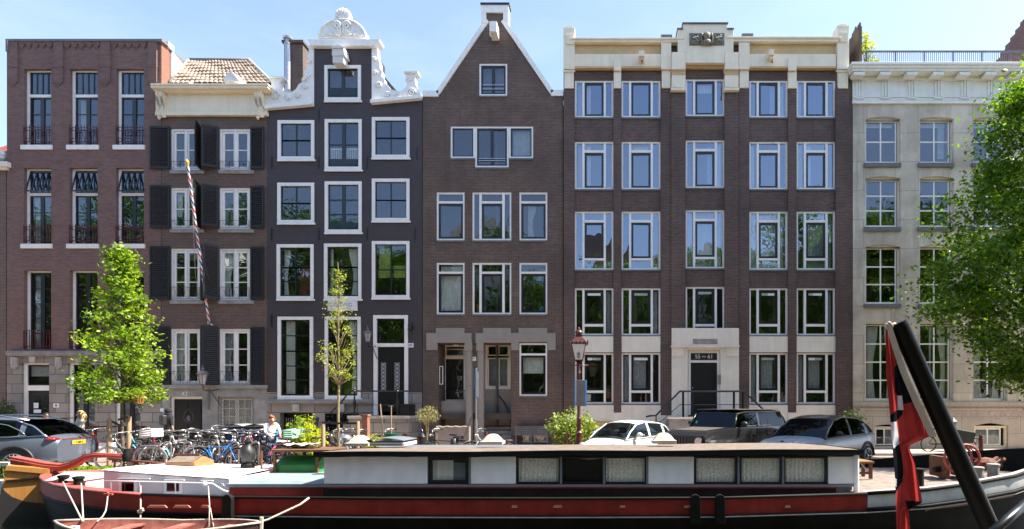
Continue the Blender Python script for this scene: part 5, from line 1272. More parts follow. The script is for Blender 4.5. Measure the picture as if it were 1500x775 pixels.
# long cabin
YC, YB = 10.42, 13.5
xl, xr = PX(474,YC), PX(1252,YC)
zc = lambda x: .452+.0*(x-xl)
mb = MB(); mb.box(xl+.02,xr-.02,YC+.06,YB,.2,1.0); cab = mb.build('cabin', M['greypaint'], hb)
mb = MB(); mb.box(xl+.0,xr-.35,YC-.02,YC+.059,.19,.415); mb.build('black_coaming', M['hullblk'], cab)
mb = MB(); mb.box(xl,xr-.35,YC-.045,YC-.021,.405,.432); mb.build('red_trim_line', M['hullred'], cab)
mb = MB(); mb.box(xl,xr-.02,YC-.06,YC+.058,.434,.475); mb.build('grey_sill', M['greypaint'], cab)
for a,c in ((476,627),(690,756),(948,1016),(1212,1249)):
    MB().box(PX(a,YC),PX(c,YC),YC-.04,YC+.055,.48,.99).build('white_panel', M['bwhite'], cab, bevel=.008)
for k,(a,c,kind) in enumerate(((628,688,'open'),(757,821,'lace'),(822,884,'dark'),(885,947,'lace'),(1017,1079,'lace'),(1083,1145,'lace'),(1147,1211,'lace'))):
    x0,x1 = PX(a,YC),PX(c,YC); z0,z1 = .48,.99
    mb = MB(); t = .035 if kind!='open' else .07; mb.prism([(x0+.01,z0),(x1-.01,z0),(x1-.01,z1),(x0+.01,z1)],YC-.03,YC+.05,[[(x0+t,z0+t),(x1-t,z0+t),(x1-t,z1-t),(x0+t,z1-t)]])
    wn = mb.build('cabin_window', M['black'], cab)
    MB().add([(x0+t,YC+.01,z0+t),(x1-t,YC+.01,z0+t),(x1-t,YC+.013,z1-t),(x0+t,YC+.013,z1-t)],[(0,1,2,3)]).build('pane', M['clear'], wn)
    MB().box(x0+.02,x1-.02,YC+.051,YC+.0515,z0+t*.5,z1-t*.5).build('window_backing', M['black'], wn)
    if kind == 'lace':
        rows = []; n = 70; 
        for j in range(6):
            z = z0+t+(z1-z0-2*t)*j/5; rows.append([(x0+t+(x1-x0-2*t)*i/n, YC+.036+.011*math.sin(i*.85+.5*math.sin(j+k))*(1-.1*j), z) for i in range(n+1)])
        MB().grid(rows).build('lace_curtain', M['lace'], wn, smooth='all')
    if kind == 'open':
        rows = [[(x0+t+.38*i/16, YC+.035+.008*math.sin(i*1.3), z) for i in range(17)] for z in (z0+t,z1-t)]
        MB().grid(rows).build('curtain', M['curtain'], wn, smooth='all'); MB().box(x0+.46,x1-.07,YC+.03,YC+.045,z0+.07,z1-.12).build('blue_cloth', M['greypaint'], wn)
for px in (689,822,885,948,1081,1146): MB().box(PX(px,YC)-.02,PX(px,YC)+.02,YC-.05,YC+.056,.478,.991).build('window_post', M['greypaint'], cab)
# roof with camber and overhang
rx0, rx1 = PX(468,YC)-.02, PX(1257,YC)+.02; n = 24; rows = []
def roof_z(u, v): return (1.075+.05*u) + .02*math.sin(math.pi*min(1,v*1.0)) - (.13-.05*u)*v + .008*math.sin(u*17)
for i in range(n+1):
    u = i/n; x = rx0+(rx1-rx0)*u; xt = x+(.30*(1-u) if i==0 else 0)-(.0)
    rows.append([(x+(v*.30 if i==0 else (-v*.18 if i==n else 0)), YC-.16+(YB+.12-YC+.16)*v, roof_z(u,v)) for v in (0,.15,.3,.5,.7,.85,1)])
MB().grid(rows).build('roof', M['roofrust'], cab, smooth='all')
mb = MB(); mb.grid([[(r[0][0],r[0][1]-.012,r[0][2]+.012),(r[0][0],r[0][1]-.02,r[0][2]-.05),(r[0][0],r[0][1]+.0,r[0][2]-.085-.012*math.sin(i*2.1)),(r[0][0],r[0][1]+.18,.992)] for i,r in enumerate(rows)])
mb.grid([[(p[0]+.01,p[1],p[2]+.012),(p[0]+.01,p[1],p[2]-.09)] for p in rows[-1]]); mb.grid([[(p[0]-.01,p[1],p[2]+.012),(p[0]-.01,p[1],p[2]-.09)] for p in rows[0]])
mb.build('roof_edge', M['tarfelt'], cab, smooth='all')
MB().lathe([(.05,.2),(.05,1.04)],(PX(1252,YC-.1)+.05,YC-.05,0),10).build('white_corner_post', M['bwhite'], cab, smooth=True)
# dome roof lights
def dome(label, px, Y, w, zb):
    t = thing('dome_roof_light', label, 'skylight', (PX(px,Y),Y,zb), 'domed roof lights on the houseboat'); x = PX(px,Y); d = w/2
    mb = MB(); mb.box(x-d,x+d,Y-d*.8,Y+d*.8,zb,zb+.05); mb.box(x-d*1.03,x+d*1.03,Y-d*.83,Y+d*.83,zb+.052,zb+.07); mb.build('frame', M['stonelt'], t, bevel=.01)
    rows = []
    for i in range(13):
        a = -1+2*i/12; rows.append([(x+a*d*.92, Y+c*d*.72, zb+.07+.16*max(0,(1-abs(a)**2.6))*max(0,(1-abs(c)**2.6))) for c in [-1+2*j/10 for j in range(11)]])
    MB().grid(rows).build('dome', M['domem'], t, smooth='all')
M['domem'] = pm('milky_dusty_dome', (.55,.50,.42), .3, var=.2, vs=8)
dome('cream domed roof light at the left end of the houseboat roof', 528, 12.0, .50, 1.08)
dome('cream domed roof light in front of the stone steps', 722, 12.2, .48, 1.10)
dome('cream domed roof light in front of the white car', 972, 12.0, .50, 1.135)
t = thing('flat_roof_light', 'long low glazed roof light with grey curved cover beside the leftmost dome', 'skylight', (PX(574,12.3),12.3,1.08)); x0,x1 = PX(544,12.3),PX(602,12.3)
MB().box(x0,x1,11.9,12.7,1.08,1.15).build('frame', M['bwhite'], t, bevel=.01); MB().box(x0+.05,x1-.05,11.895,11.899,1.09,1.135).build('pane', M['greypaint'], t)
MB().grid([[(x0+(x1-x0)*i/12,y,1.152+.10*math.sin(math.pi*(.1+.8*i/12))**.7) for y in (11.88,12.72)] for i in range(13)]).build('curved_cover', M['greypaint'], t, smooth='all')
o = MB().lathe([(.10,0),(.10,.06),(.07,.065),(.07,.12),(.12,.13),(.13,.18),(.09,.23),(.03,.25)],(PX(506,11.9),11.9,1.08),12).build('roof_vent', M['galv'], None, smooth=True, loc=(PX(506,11.9),11.9,1.08)); tag(o,'round grey mushroom vent at the left end of the houseboat roof','vent')
# rear: white cabin, red trunk
YW = 10.75; x0, x1 = PX(152,YW), PX(336,YW)
ztop = lambda u: .70-.17*u**.8
n = 12
mb = MB(); mb.grid([[(x0+(x1-x0)*i/n,YW,.2),(x0+(x1-x0)*i/n,YW,ztop(i/n)-.02),(x0+(x1-x0)*i/n,YW+.03,ztop(i/n))] for i in range(n+1)])
mb.grid([[(x0,YW+v*2.4,.2),(x0,YW+v*2.4,ztop(0)-.1*v)] for v in (0,.25,.5,.75,1)]); mb.grid([[(x1,YW+v*2.4,.2),(x1,YW+v*2.4,ztop(1))] for v in (0,1)])
wc = mb.build('white_rear_cabin', M['lavshade'], hb)
MB().grid([[(x0+(x1-x0)*i/n-.03*(i==0),YW-.02+2.45*v,ztop(i/n)+.012+.03*math.sin(math.pi*v)-.11*v*(1-i/n)) for v in (0,.1,.25,.5,.75,1)] for i in range(n+1)]).build('cabin_top', M['bwhite'], wc, smooth='all')
for a,c in ((179,198),(245,264)):
    mb = MB(); X0,X1 = PX(a,YW),PX(c,YW); z0,z1 = .29,.48
    mb.prism([(X0-.04,z0-.04),(X1+.05,z0-.04),(X1+.05,z1+.03),(X0-.04,z1+.03)],YW-.03,YW-.002,[[(X0,z0),(X1,z0),(X1,z1),(X0,z1)]]); wn = mb.build('port_window', M['bwhite'], wc)
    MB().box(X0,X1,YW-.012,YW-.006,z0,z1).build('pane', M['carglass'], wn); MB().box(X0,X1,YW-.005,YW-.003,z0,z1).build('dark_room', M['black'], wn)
mb = MB(); mb.box(PX(175,YW),PX(222,YW),YW-.05,YW-.002,.53,.55); mb.box(PX(243,YW),PX(272,YW),YW-.05,YW-.002,.50,.52); mb.box(PX(296,YW),PX(314,YW),YW-.05,YW-.002,.49,.505); split(mb, 'drip_moulding', M['bwhite'], wc)
mb = MB(); mb.box(PX(325,YW),PX(329,YW),YW-.03,YW-.002,.40,.45); mb.build('white_junction_box', M['bwhite'], wc, bevel=.006)
mb = MB(); yr = YW-.16; mb.tube([(PX(152,yr),yr,.51),(PX(200,yr),yr,.50),(PX(300,yr),yr,.47),(PX(312,yr),yr,.46),(PX(320,yr),yr,.39),(PX(328,yr),yr,.33),(PX(334,yr),yr,.31)],.014,6)
for px in (163,205,257): mb.tube([(PX(px,yr),yr,.50),(PX(px,yr),yr,.22)],.010,5)
mb.ball((PX(301,yr),yr-.02,.46),.05,8); mb.build('grab_rail', M['bwhite'], wc, smooth='all')
YT = 10.7; xa, xb = PX(336,YT), PX(474,YT)
mb = MB(); mb.box(xa+.005,xb+.1,YT,13.3,.15,.44); tr = mb.build('red_trunk', M['hullred'], hb)
mb = MB(); mb.grid([[(x,y,.445+.05*math.sin(math.pi*v)) for y,v in ((YT-.05,0),(YT+.4,.2),(YT+1.2,.5),(YT+2,.8),(13.35,1))] for x in (xa-.02,xb)]); mb.box(xa-.02,xb,YT-.055,YT-.03,.385,.442); mb.build('trunk_top', M['deckgrey'], tr)
# box under a white cover on the stern deck, bollards
xw = PX(112,11.2)
t = thing('deck_box', 'white box with sloping lid on the red stern deck', 'box', (xw,11.3,.28)); mb = MB()
mb.box(xw-.30,xw+.42,10.95,11.6,.27,.48); mb.build('box', M['bwhite'], t, bevel=.01); mb = MB(); mb.prism([(10.9,.482),(11.65,.482),(11.3,.60)], xw-.33, xw+.45, plane='YZ'); mb.build('lid', M['hullwht'], t)
for px,yy,lb in ((93,10.95,'black mooring bollard at the stern nearest the rudder'),(115,10.75,'black mooring bollard at the stern beside the white box')):
    x = PX(px,yy); o = MB().lathe([(.075,0),(.075,.16),(.095,.17),(.095,.21),(.07,.22)],(x,yy,.36),12).build('bollard', M['tarfelt'], None, smooth=True, loc=(x,yy,.36)); tag(o, lb, 'bollard', 'stern bollards')
# rudder and tiller (turned a little out of line)
M['rudwood'] = wood('varnished_rudder_planks',(.50,.25,.07),(.36,.16,.045),(9,9,.5),.35,.5)
t = thing('rudder', 'big painted rudder with varnished wood top and black lower part at the stern', 'rudder', (-12.05,12.1,WZ))
def rz(py): return H-(py-HY)*12.1/F
def rx(px): return (px-VX)*12.1/F
poly = [(rx(16),rz(686)),(rx(62),rz(694)),(rx(88),rz(700)),(rx(88),-1.0),(rx(2),-1.0),(rx(0),rz(770)),(rx(6),rz(742)),(rx(11),rz(712))]
arcp = [(rx(11.2),rz(709)),(rx(15),rz(716)),(rx(22),rz(724)),(rx(34),rz(731)),(rx(50),rz(735)),(rx(68),rz(737)),(rx(88),rz(737))]
R1 = MB().prism([(rx(16),rz(686)),(rx(62),rz(694)),(rx(88),rz(700))]+arcp[::-1], 12.04, 12.16).build('wooden_blade', M['rudwood'], t)
MB().prism([(rx(88),-1.0),(rx(2),-1.0),(rx(0),rz(770)),(rx(6),rz(742))]+arcp, 12.041, 12.159).build('black_blade', pm('satin_black_paint',(.035,.033,.034),.45,var=.2,vs=3), t)
MB().prism([(rx(17),rz(679)),(rx(62),rz(686)),(rx(62),rz(693.5)),(rx(16),rz(685.5))], 12.0, 12.2).build('head_plank', M['rudwood'], t)
MB().bar((rx(16),12.02,rz(701)),(rx(60),12.02,rz(698)),.04,.035).build('iron_strap', M['tarfelt'], t)
mb = MB(); cen = [(rx(22),rz(674),.20),(rx(45),rz(678),.19),(rx(72),rz(683),.18),(rx(92),rz(684.5),.17),(rx(106),rz(681),.16),(rx(117),rz(675),.15),(rx(128),rz(669),.14),(rx(140),rz(666.5),.12),(rx(160),rz(667),.11),(rx(186),rz(668.5),.10)]
mb.grid([[(x,12.1-w*.5,z-w*.42),(x,12.1-w*.5,z+w*.42),(x,12.1+w*.5,z+w*.42),(x,12.1+w*.5,z-w*.42)] for x,z,w in cen], closed=True)
mb.tube([(x,12.1-w*.52,z+w*.1) for x,z,w in cen], .014, 4); mb.build('tiller', M['deckred'], t, bevel=.008)
MB().lathe([(.07,-.12),(.09,0),(.06,.08),(.05,.16)],(rx(186),12.1,.85),10).build('tiller_end', M['tarfelt'], t, smooth=True)
for ch in t.children:
    if not ch.name.startswith('tiller'): ch.rotation_euler = (0,0,R(27)); ch.location.x += .22
# things on the rear roof
t = thing('deck_railing', 'rusty low pipe railing along the top of the white rear cabin', 'railing', (PX(260,12.6),12.6,.6)); mb = MB(); Y=12.6
zr = lambda px: H-((672+(px-160)*.088)-HY)*Y/F
mb.tube([(PX(px,Y),Y,zr(px)) for px in (160,220,300,380)],.028,6)
for px in (168,196,215,240,300,345,380): mb.tube([(PX(px,Y),Y,zr(px)),(PX(px,Y),Y,.50)],.022,5)
mb.build('rail', M['rust'], t, smooth='all')
def at(px,py,Y): return Vector((PX(px,Y),Y,PZ(py,Y)))
t = thing('wooden_roof_hatch', 'small varnished wooden roof hatch with pitched glazed top on the white rear cabin', 'hatch', (PX(270,12.2),12.2,.6)); mb = MB(); x0,x1 = PX(252,12.2),PX(295,12.2)
mb.box(x0,x1,12.0,12.6,.56,.72); mb.prism([(12.0,.72),(12.6,.72),(12.3,.83)], x0,x1, plane='YZ'); mb.build('frame', M['worange'], t, bevel=.01); MB().prism([(11.985,.725),(12.3,.845),(12.3,.85),(11.98,.73)], x0+.05,x1-.05, plane='YZ').build('hatch_top', M['roofrust'], t)
MB().box(x0-.02,x1-.1,12.27,12.33,.85,.88).build('ridge', M['rust'], t)
t = thing('capstan', 'dark tarpaulin-wrapped winch standing on the rear roof in front of a blue bicycle', 'winch', (PX(363,12.2),12.2,.50)); Y=12.2; x=PX(363,Y)
MB().lathe([(.13,0),(.15,.05),(.13,.12),(.14,.2),(.11,.24)],(x,Y,.45),12).build('base', M['tarfelt'], t, smooth=True)
mb = MB(); mb.lathe([(.09,0),(.14,.08),(.16,.2),(.14,.3),(.09,.37),(.06,.42)],(x,Y,.69),12,m=0); rr = random.Random(3)
mb.v = [(v[0]+rr.uniform(-.025,.025),v[1]+rr.uniform(-.025,.025),v[2]+rr.uniform(-.01,.01)) for v in mb.v]; mb.build('wrapped_drum', pm('creased_dark_cover',(.03,.03,.03),.5,var=.6,vs=14), t, smooth='all')
MB().lathe([(.05,0),(.07,.06),(.04,.1),(.02,.14)],(x,Y,1.1),8).build('cap', M['tarfelt'], t, smooth=True)
mb = MB(); mb.tube([(x-.3,Y+.05,.52),(x+.35,Y,.52)],.03,5); mb.tube([(x+.3,Y,.45),(x+.3,Y,.95)],.025,5); mb.tube([(x-.1,Y,.58),(x+.3,Y,.66)],.02,5); mb.build('foot_frame', M['rust'], t)
# brown table with things on and under it
Y=12.4; t = thing('table', 'rusty brown table on the houseboat deck left of the long cabin', 'table', (PX(444,Y),Y,.44)); zt=PZ(657,Y)
x0,x1 = PX(411,Y),PX(480,Y-.4)
MB().box(x0,x1,12.05,12.95,zt-.05,zt).build('table_top', M['wbrown'], t, bevel=.006)
for x,y in ((x0+.05,12.1),(x1-.28,12.1),(x0+.3,12.85),(x1-.08,12.85)): MB().box(x-.025,x+.025,y-.025,y+.025,.44,zt-.051).build('leg', M['rust'], t)
mb = MB(); 
for k in range(3): 
    rows = [[(PX(421,Y)+.62*i/12-.02*k, 12.3+.4*j/5, zt+.02+.035*k+.02*math.sin(i*1.1+k)+.01*math.cos(j*2+k)) for j in range(6)] for i in range(13)]
    mb.grid(rows)
tag(mb.build('folded_sacking', M['rope'], None, loc=(PX(440,Y),12.5,zt)), 'grey-brown folded sacking on top of the brown table', 'cloth')
M['grn'] = pm('green_painted_box', (.03,.25,.06), .45, var=.25, vs=5)
Y=12.4; t = thing('green_box', 'green box with a pitched lid under the brown table', 'box', (PX(446,Y),Y,.5)); x0,x1=PX(414,Y),PX(474,Y)
MB().box(x0,x1,12.15,12.8,.47,.66).build('box', M['grn'], t, bevel=.01); MB().prism([(12.12,.66),(12.83,.66),(12.6,.83),(12.4,.83)], x0-.0,x1+.0, plane='YZ').build('lid', M['grn'], t)
MB().box(PX(469,12.3),PX(469,12.3)+.05,12.99,13.05,.44,PZ(624,12.9)).build('x', M['rust'], t) if 0 else None
# fore deck: winch, bollards, anchor gear, small table behind the cabin
for px,py0,h_,lb in ((1432,706,.20,'round grey bollard on the fore deck left of its pair'),(1455,702,.26,'round grey bollard on the fore deck right of its pair'),(1345,705,.25,'dark bollard on the fore deck behind the red flag')):
    Y = 10.9; x = PX(px,Y); z = .42 if px<1400 else .50
    o = MB().lathe([(.10,-.1),(.10,h_),(.115,h_+.01),(.115,h_+.04),(.09,h_+.05)],(x,Y,z),14).build('deck_bollard', M['stone'] if px>1400 else M['tarfelt'], None, smooth=True, loc=(x,Y,z)); tag(o, lb, 'bollard', 'bollards on the fore deck')
Y=11.8; x=PX(1392,Y); t = thing('anchor_winch', 'rusty anchor winch with red hand wheel on the fore deck behind the black pole', 'winch', (x,Y,.5))
MB().box(x-.28,x-.18,Y-.3,Y+.3,.45,.88).build('side_plate', M['rust'], t, bevel=.02); MB().box(x+.18,x+.28,Y-.3,Y+.3,.45,.88).build('side_plate', M['rust'], t, bevel=.02)
MB().lathe([(.20,-.16),(.20,-.14),(.12,-.13),(.12,.13),(.20,.14),(.20,.16)],(x,Y,.72),16,axis='X').build('drum', M['rust'], t, smooth=True)
mb = MB()
for cx in (x+.10,x-.05): mb.tube([(cx+.28*math.cos(a),Y-.34-.02*(cx>x),.86+.28*math.sin(a)) for a in [i*6.283/20 for i in range(20)]],.028,6,closed=True)
for i in range(3): a=i*2.1; mb.tube([(x+.10,Y-.35,.86),(x+.10+.28*math.cos(a),Y-.35,.86+.28*math.sin(a))],.018,5)
mb.build('hand_wheel', M['deckred'], t, smooth='all'); MB().tube([(x-.4,Y-.1,.60),(x+.35,Y-.1,.72)],.06,8).build('shaft', M['tarfelt'], t)
rr = random.Random(5)
Y=11.7; x=PX(1447,Y); mb = MB()
for k in range(16): a = rr.random()*6.28; r_=rr.random()*.25; mb.bar((x+r_*math.cos(a),Y+r_*math.sin(a),.62+rr.random()*.1),(x+.3*rr.uniform(-1,1),Y+.2*rr.uniform(-1,1),.66+rr.random()*.2),.06,.05)
mb.ball((x-.05,Y,.72),.16,8,sc_=(1.6,1,.9)); tag(mb.build('scrap_anchor_gear', M['rust'], None, loc=(x,Y,.6)), 'heap of rusty anchor gear and chain on the fore deck right of the winch', 'anchor gear')
mb = MB(); mb.bar((PX(1452,11.2),11.2,.72),(PX(1466,11.2),11.2,.86),.025); tag(mb.build('pale_handle', M['rope'], None, loc=(PX(1460,11.2),11.2,.75)), 'short pale wooden handle leaning on the rusty anchor gear', 'handle')
Y=11.9; t = thing('rusty_trestle', 'rusty iron trestle with a board on top right of the long cabin', 'trestle', (PX(1268,Y),Y,.42)); zt=PZ(675,Y)
MB().box(PX(1250,Y),PX(1276,Y),Y-.15,Y+.5,zt-.04,zt).build('board', M['worange'], t); 
for px,y in ((1254,Y+.3),(1272,Y-.1),(1274,Y+.3)): MB().box(PX(px,Y)-.03,PX(px,Y)+.03,y-.03,y+.03,.40,zt-.041).build('leg', M['rust'], t)
MB().bar((PX(1258,Y),Y-.11,zt-.05),(PX(1273,Y),Y-.11,zt-.32),.02).build('brace', M['stonelt'], t); MB().bar((PX(1254,Y),Y-.1,.52),(PX(1272,Y),Y-.1,.52),.05).build('crossbar', M['rust'], t)
# dinghy moored alongside
def dz(px): return (px-VX)*9.2/F
t = thing('rowing_boat', 'old reddish wooden rowing boat moored beside the houseboat stern', 'rowing boat', (dz(246),9.0,WZ)); xa, xb = dz(98), dz(394)
DS = []
for i in range(17):
    u = i/16; x = xa+(xb-xa)*u; hbm = .52*math.sin(math.pi*(.0+.985*u)**.75)**.6 if 0<u else 0.01; hbm = max(.012, .52*(1-abs(2*u-1)**2.6)); zg = .03+.04*abs(2*u-1)**2-.05*(1-abs(2*u-1)); DS.append((x,hbm,zg-.02*u))
rows = [[(x,9.0-h_,z) for _ in (0,)]+[(x,9.0-h_*.9,z-.2),(x,9.0-h_*.5,z-.42),(x,9.0,z-.48),(x,9.0+h_*.5,z-.42),(x,9.0+h_*.9,z-.2),(x,9.0+h_,z)] for x,h_,z in DS]
M['dingout'] = pm('flaking_brown_paint', (.10,.045,.035), .7, var=.5, vs=6); M['dingin'] = pm('flaking_pink_red_paint', (.34,.12,.09), .8, var=.5, vs=8)
MB().grid(rows).build('hull', M['dingout'], t, smooth='all')
MB().grid([[(a*.995+.005*dz(246) if 0 else a, 9.0+(b_-9.0)*.93, c_+.012) for a,b_,c_ in r] for r in rows]).build('inside_planking', M['dingin'], t, smooth='all')
mb = MB()
for sg in (-1,1): mb.tube([(x,9.0+sg*h_*1.02,z+.008) for x,h_,z in DS],.020,6)
mb.build('gunwale', M['rope'], t, smooth='all')
for u in (.3,.55,.8): x = xa+(xb-xa)*u; MB().box(x-.10,x+.10,8.55,9.45,-.08,-.05).build('thwart', M['dingin'], t)
mb = MB(); mb.tube([(xb,9.0,.14),(xb-.02,9.0,-.4)],.03,6); mb.build('stem_post', M['rope'], t)
for k in range(4): mb = MB()
mb = MB(); mb.box(xa+.28,xa+.38,8.95,9.02,-.05,.0); mb.build('small_tin', M['bwhite'], t)
# mooring ropes
def rope(label, pts, r=.012, sag=0):
    P_ = [Vector(p) for p in pts]; 
    if len(P_) == 2:
        a,c = P_; P_ = [a.lerp(c,k/10)+Vector((0,0,-sag*math.sin(math.pi*k/10))) for k in range(11)]
    o = MB().tube(P_, r, 5).build('mooring_rope', M['rope'], None, smooth='all', loc=P_[0]); tag(o, label, 'rope', 'mooring ropes')
rope('rope from the stern bollard down to the rowing boat, leftmost', [at(92,706,10.4), at(121,764,9.1)], .013)
rope('rope beside the leftmost one, down to the rowing boat bow', [at(119,708,10.3), at(122,764,9.1)], .013)
rope('curved rope looping from the red cleat down into the rowing boat', [at(158,722,10.0),at(157,735,9.8),at(155,748,9.6),at(150,757,9.4),at(142,764,9.2)], .012)
rope('rope with a knot hanging from the white grab rail', [at(206,712,10.2),at(206,750,9.62),at(205.5,764,9.5)], .013)
rope('double rope hanging below the right end of the white cabin', [at(305,712,9.9),at(307,740,9.6),at(306,772,9.4)], .010)
rope('thin rope slanting beside the double rope', [at(308,744,9.6),at(313,772,9.4)], .008)
rope('long pale rope running from the houseboat to the rowing boat stem', [at(453,729,9.6),at(440,739,9.5),at(393,761,9.1),at(360,771,9.0),at(330,779,8.8)], .018)
o = MB(); 
for p_ in ((206,748,9.6),): 
    for k in range(7): o.ball(at(p_[0]+3*math.cos(k*2.3),p_[1]+2.5*math.sin(k*1.7),p_[2]-.02),.025,6)
tag(o.build('rope_knot', M['rope'], None, loc=at(206,748,9.6), smooth='all'), 'pale knot halfway down the rope on the red hull', 'knot')
o = MB().bar(at(152,724,9.95),at(165,724,9.95),.04,.03); o.bar(at(158.5,722,9.93),at(158.5,727,9.93),.035); tag(o.build('cleat', M['deckred'], None, loc=at(158,724,9.95)), 'light red cleat on the houseboat bulwark', 'cleat')
# ================================================================== vehicles
def paint(name, c, metal=0, rough=.3, coat=.6):
    return pm(name, c, rough, metal=metal, var=.06, vs=3, coat=coat, obj=True)
M['tyre'] = pm('tyre_rubber', (.018,.018,.018), .75, var=.3, vs=10, obj=True); M['rim'] = pm('alloy_rim', (.55,.55,.56), .25, metal=.9, var=.1, obj=True)
M['plastic'] = pm('black_plastic_trim', (.02,.02,.021), .5, var=.2, obj=True); M['redlamp'] = pm('red_lamp_glass', (.30,.01,.01), .15, var=.2, coat=1, obj=True)
M['lamp'] = pm('clear_lamp_glass', (.55,.56,.55), .1, metal=.5, var=.3, vs=20, coat=1, obj=True); M['amber'] = pm('amber_lamp', (.7,.22,.01), .3, var=.1, obj=True)
M['seat'] = pm('car_interior', (.03,.03,.03), .8, var=.3, obj=True)
def lerp(tab, x):
    if x <= tab[0][0]: return tab[0][1]
    for (a,va),(b_,vb) in zip(tab, tab[1:]):
        if x <= b_: t=(x-a)/(b_-a); t=t*t*(3-2*t)*.35+t*.65; return va+(vb-va)*t
    return tab[-1][1]
def car(label, mats, L_, Wd, Ht, zsh, gh, wheels, wr, wtab, zlow, pos, ang, roofm=None, group=None, boxy=0, rimn=10, zbot=.22, cladding=False):
    """nose at x=0 pointing to -x. zsh: shoulder/hood height table along x. gh: (windscreen foot, roof front, roof rear, rear foot, roof height table, inset)"""
    t = thing('parked_car', label, 'car', (0,0,0), group); body, glass = mats; n = 44; xs = [L_*i/n for i in range(n+1)]
    def sec(x):
        w = lerp(wtab,x)*Wd/2; z = lerp(zsh,x); zb = lerp(zlow,x); r = .10 if not boxy else .04
        return [(x,0,z+.035*(0 if boxy else 1)),(x,w*.5,z+.025*(0 if boxy else 1)),(x,w-r*1.9,z),(x,w-r*.7,z-r*.35),(x,w-.012,z-r*1.4),(x,w,z-(z-zb)*.5),(x,w-.015,zb+(z-zb)*.15),(x,w-.06,zb)]
    rows = []
    for x in xs:
        s = sec(x); rows.append([(a,-b_,c) for a,b_,c in s[::-1]]+[(a,b_,c) for a,b_,c in s[1:]])
    mb = MB(); 
    # leave out the faces of the wheel arches
    nr, nc = len(rows), len(rows[0]); mb.v = [p for r in rows for p in r]
    for i in range(nr-1):
        for j in range(nc-1): mb.f.append((i*nc+j,i*nc+j+1,(i+1)*nc+j+1,(i+1)*nc+j)); mb.m.append(0)
    mb.f.append(tuple(range(nc))); mb.m.append(0); mb.f.append(tuple((nr-1)*nc+k for k in range(nc))); mb.m.append(0)
    o = mb.build('body', body, t, smooth=True)
    # cabin
    x0,x1,x2,x3,rtab,ins = gh; m_ = 26; pr = []
    for i in range(m_+1):
        x = x0+(x3-x0)*i/m_; zb = lerp(zsh,x)-.015; hh = max(.0,lerp(rtab,x)-zb); w = lerp(wtab,x)*Wd/2-.05; f = min(1,hh/(Ht-zb+1e-6)); wi = w-ins*f
        pr.append((x,zb,hh,w,wi))
    mb = MB(); rows = []
    for x,zb,hh,w,wi in pr:
        s = [(x,0,zb+hh+.03*(hh>.02)),(x,wi*.6,zb+hh+.018*(hh>.02)),(x,wi-.07,zb+hh-.01),(x,wi-.01,zb+hh*.95-.02),(x,(w+wi)/2,zb+hh*.5),(x,w,zb)]
        rows.append([(a,-b_,c) for a,b_,c in s[::-1]]+[(a,b_,c) for a,b_,c in s[1:]])
    nc = len(rows[0]); g = MB(); rf = MB(); g.v = [p for r in rows for p in r]; rf.v = list(g.v)
    for i in range(len(rows)-1):
        xc = pr[i][0]+(x3-x0)/m_/2
        for j in range(nc-1):
            f = (i*nc+j,i*nc+j+1,(i+1)*nc+j+1,(i+1)*nc+j); side = j in (0,1,nc-3,nc-2)
            roofp = (x1 <= xc <= x2) and not side
            pillar = side and (any(abs(xc-q) < (x3-x0)/m_*.55 for q in gh_pillars(gh)) or xc > x3-.0)
            (rf if (roofp or pillar) else g).f.append(f)
    g.m = [0]*len(g.f); rf.m = [0]*len(rf.f)
    g.build('windows', glass, t, smooth=True); rf.build('roof', roofm or body, t, smooth=True)
    # pillars along the edges of the screens
    pl = MB()
    for s_ in (-1,1):
        pts = [(a[0],s_*abs(a[1]),a[2]) for a in [rows[i][2] for i in range(len(rows))] if a[0] <= x1+.05]; pl.tube(pts,.028,5)
        pts = [(a[0],s_*abs(a[1]),a[2]+.004) for a in [rows[i][2] for i in range(len(rows))] if x1-.05 <= a[0] <= x2+.05]; pl.tube(pts,.022,5)
        pts = [(a[0],s_*abs(a[1]),a[2]) for a in [rows[i][2] for i in range(len(rows))] if a[0] >= x2-.05]; pl.tube(pts,.03,5)
        pl.tube([(a[0],s_*abs(a[1])+s_*.004,a[2]+.006) for a in [r[0] for r in rows]],.012,4)
    pl.build('window_frame', roofm or body, t, smooth='all')
    it = MB(); it.box(x1-.1,x1+.1,-Wd*.36,Wd*.36,.75,lerp(zsh,x1)-.03); xsx = x1+.45
    for q in (-.36,.36):
        it.box(xsx,xsx+.14,q*Wd*.55-.22,q*Wd*.55+.22,.5,min(Ht-.38,1.02)); it.box(xsx,xsx+.1,q*Wd*.55-.12,q*Wd*.55+.12,min(Ht-.36,1.04),min(Ht-.2,1.24))
    it.box(xsx+.85,xsx+1.0,-Wd*.36,Wd*.36,.5,1.0); it.build('seats', M['seat'], t)
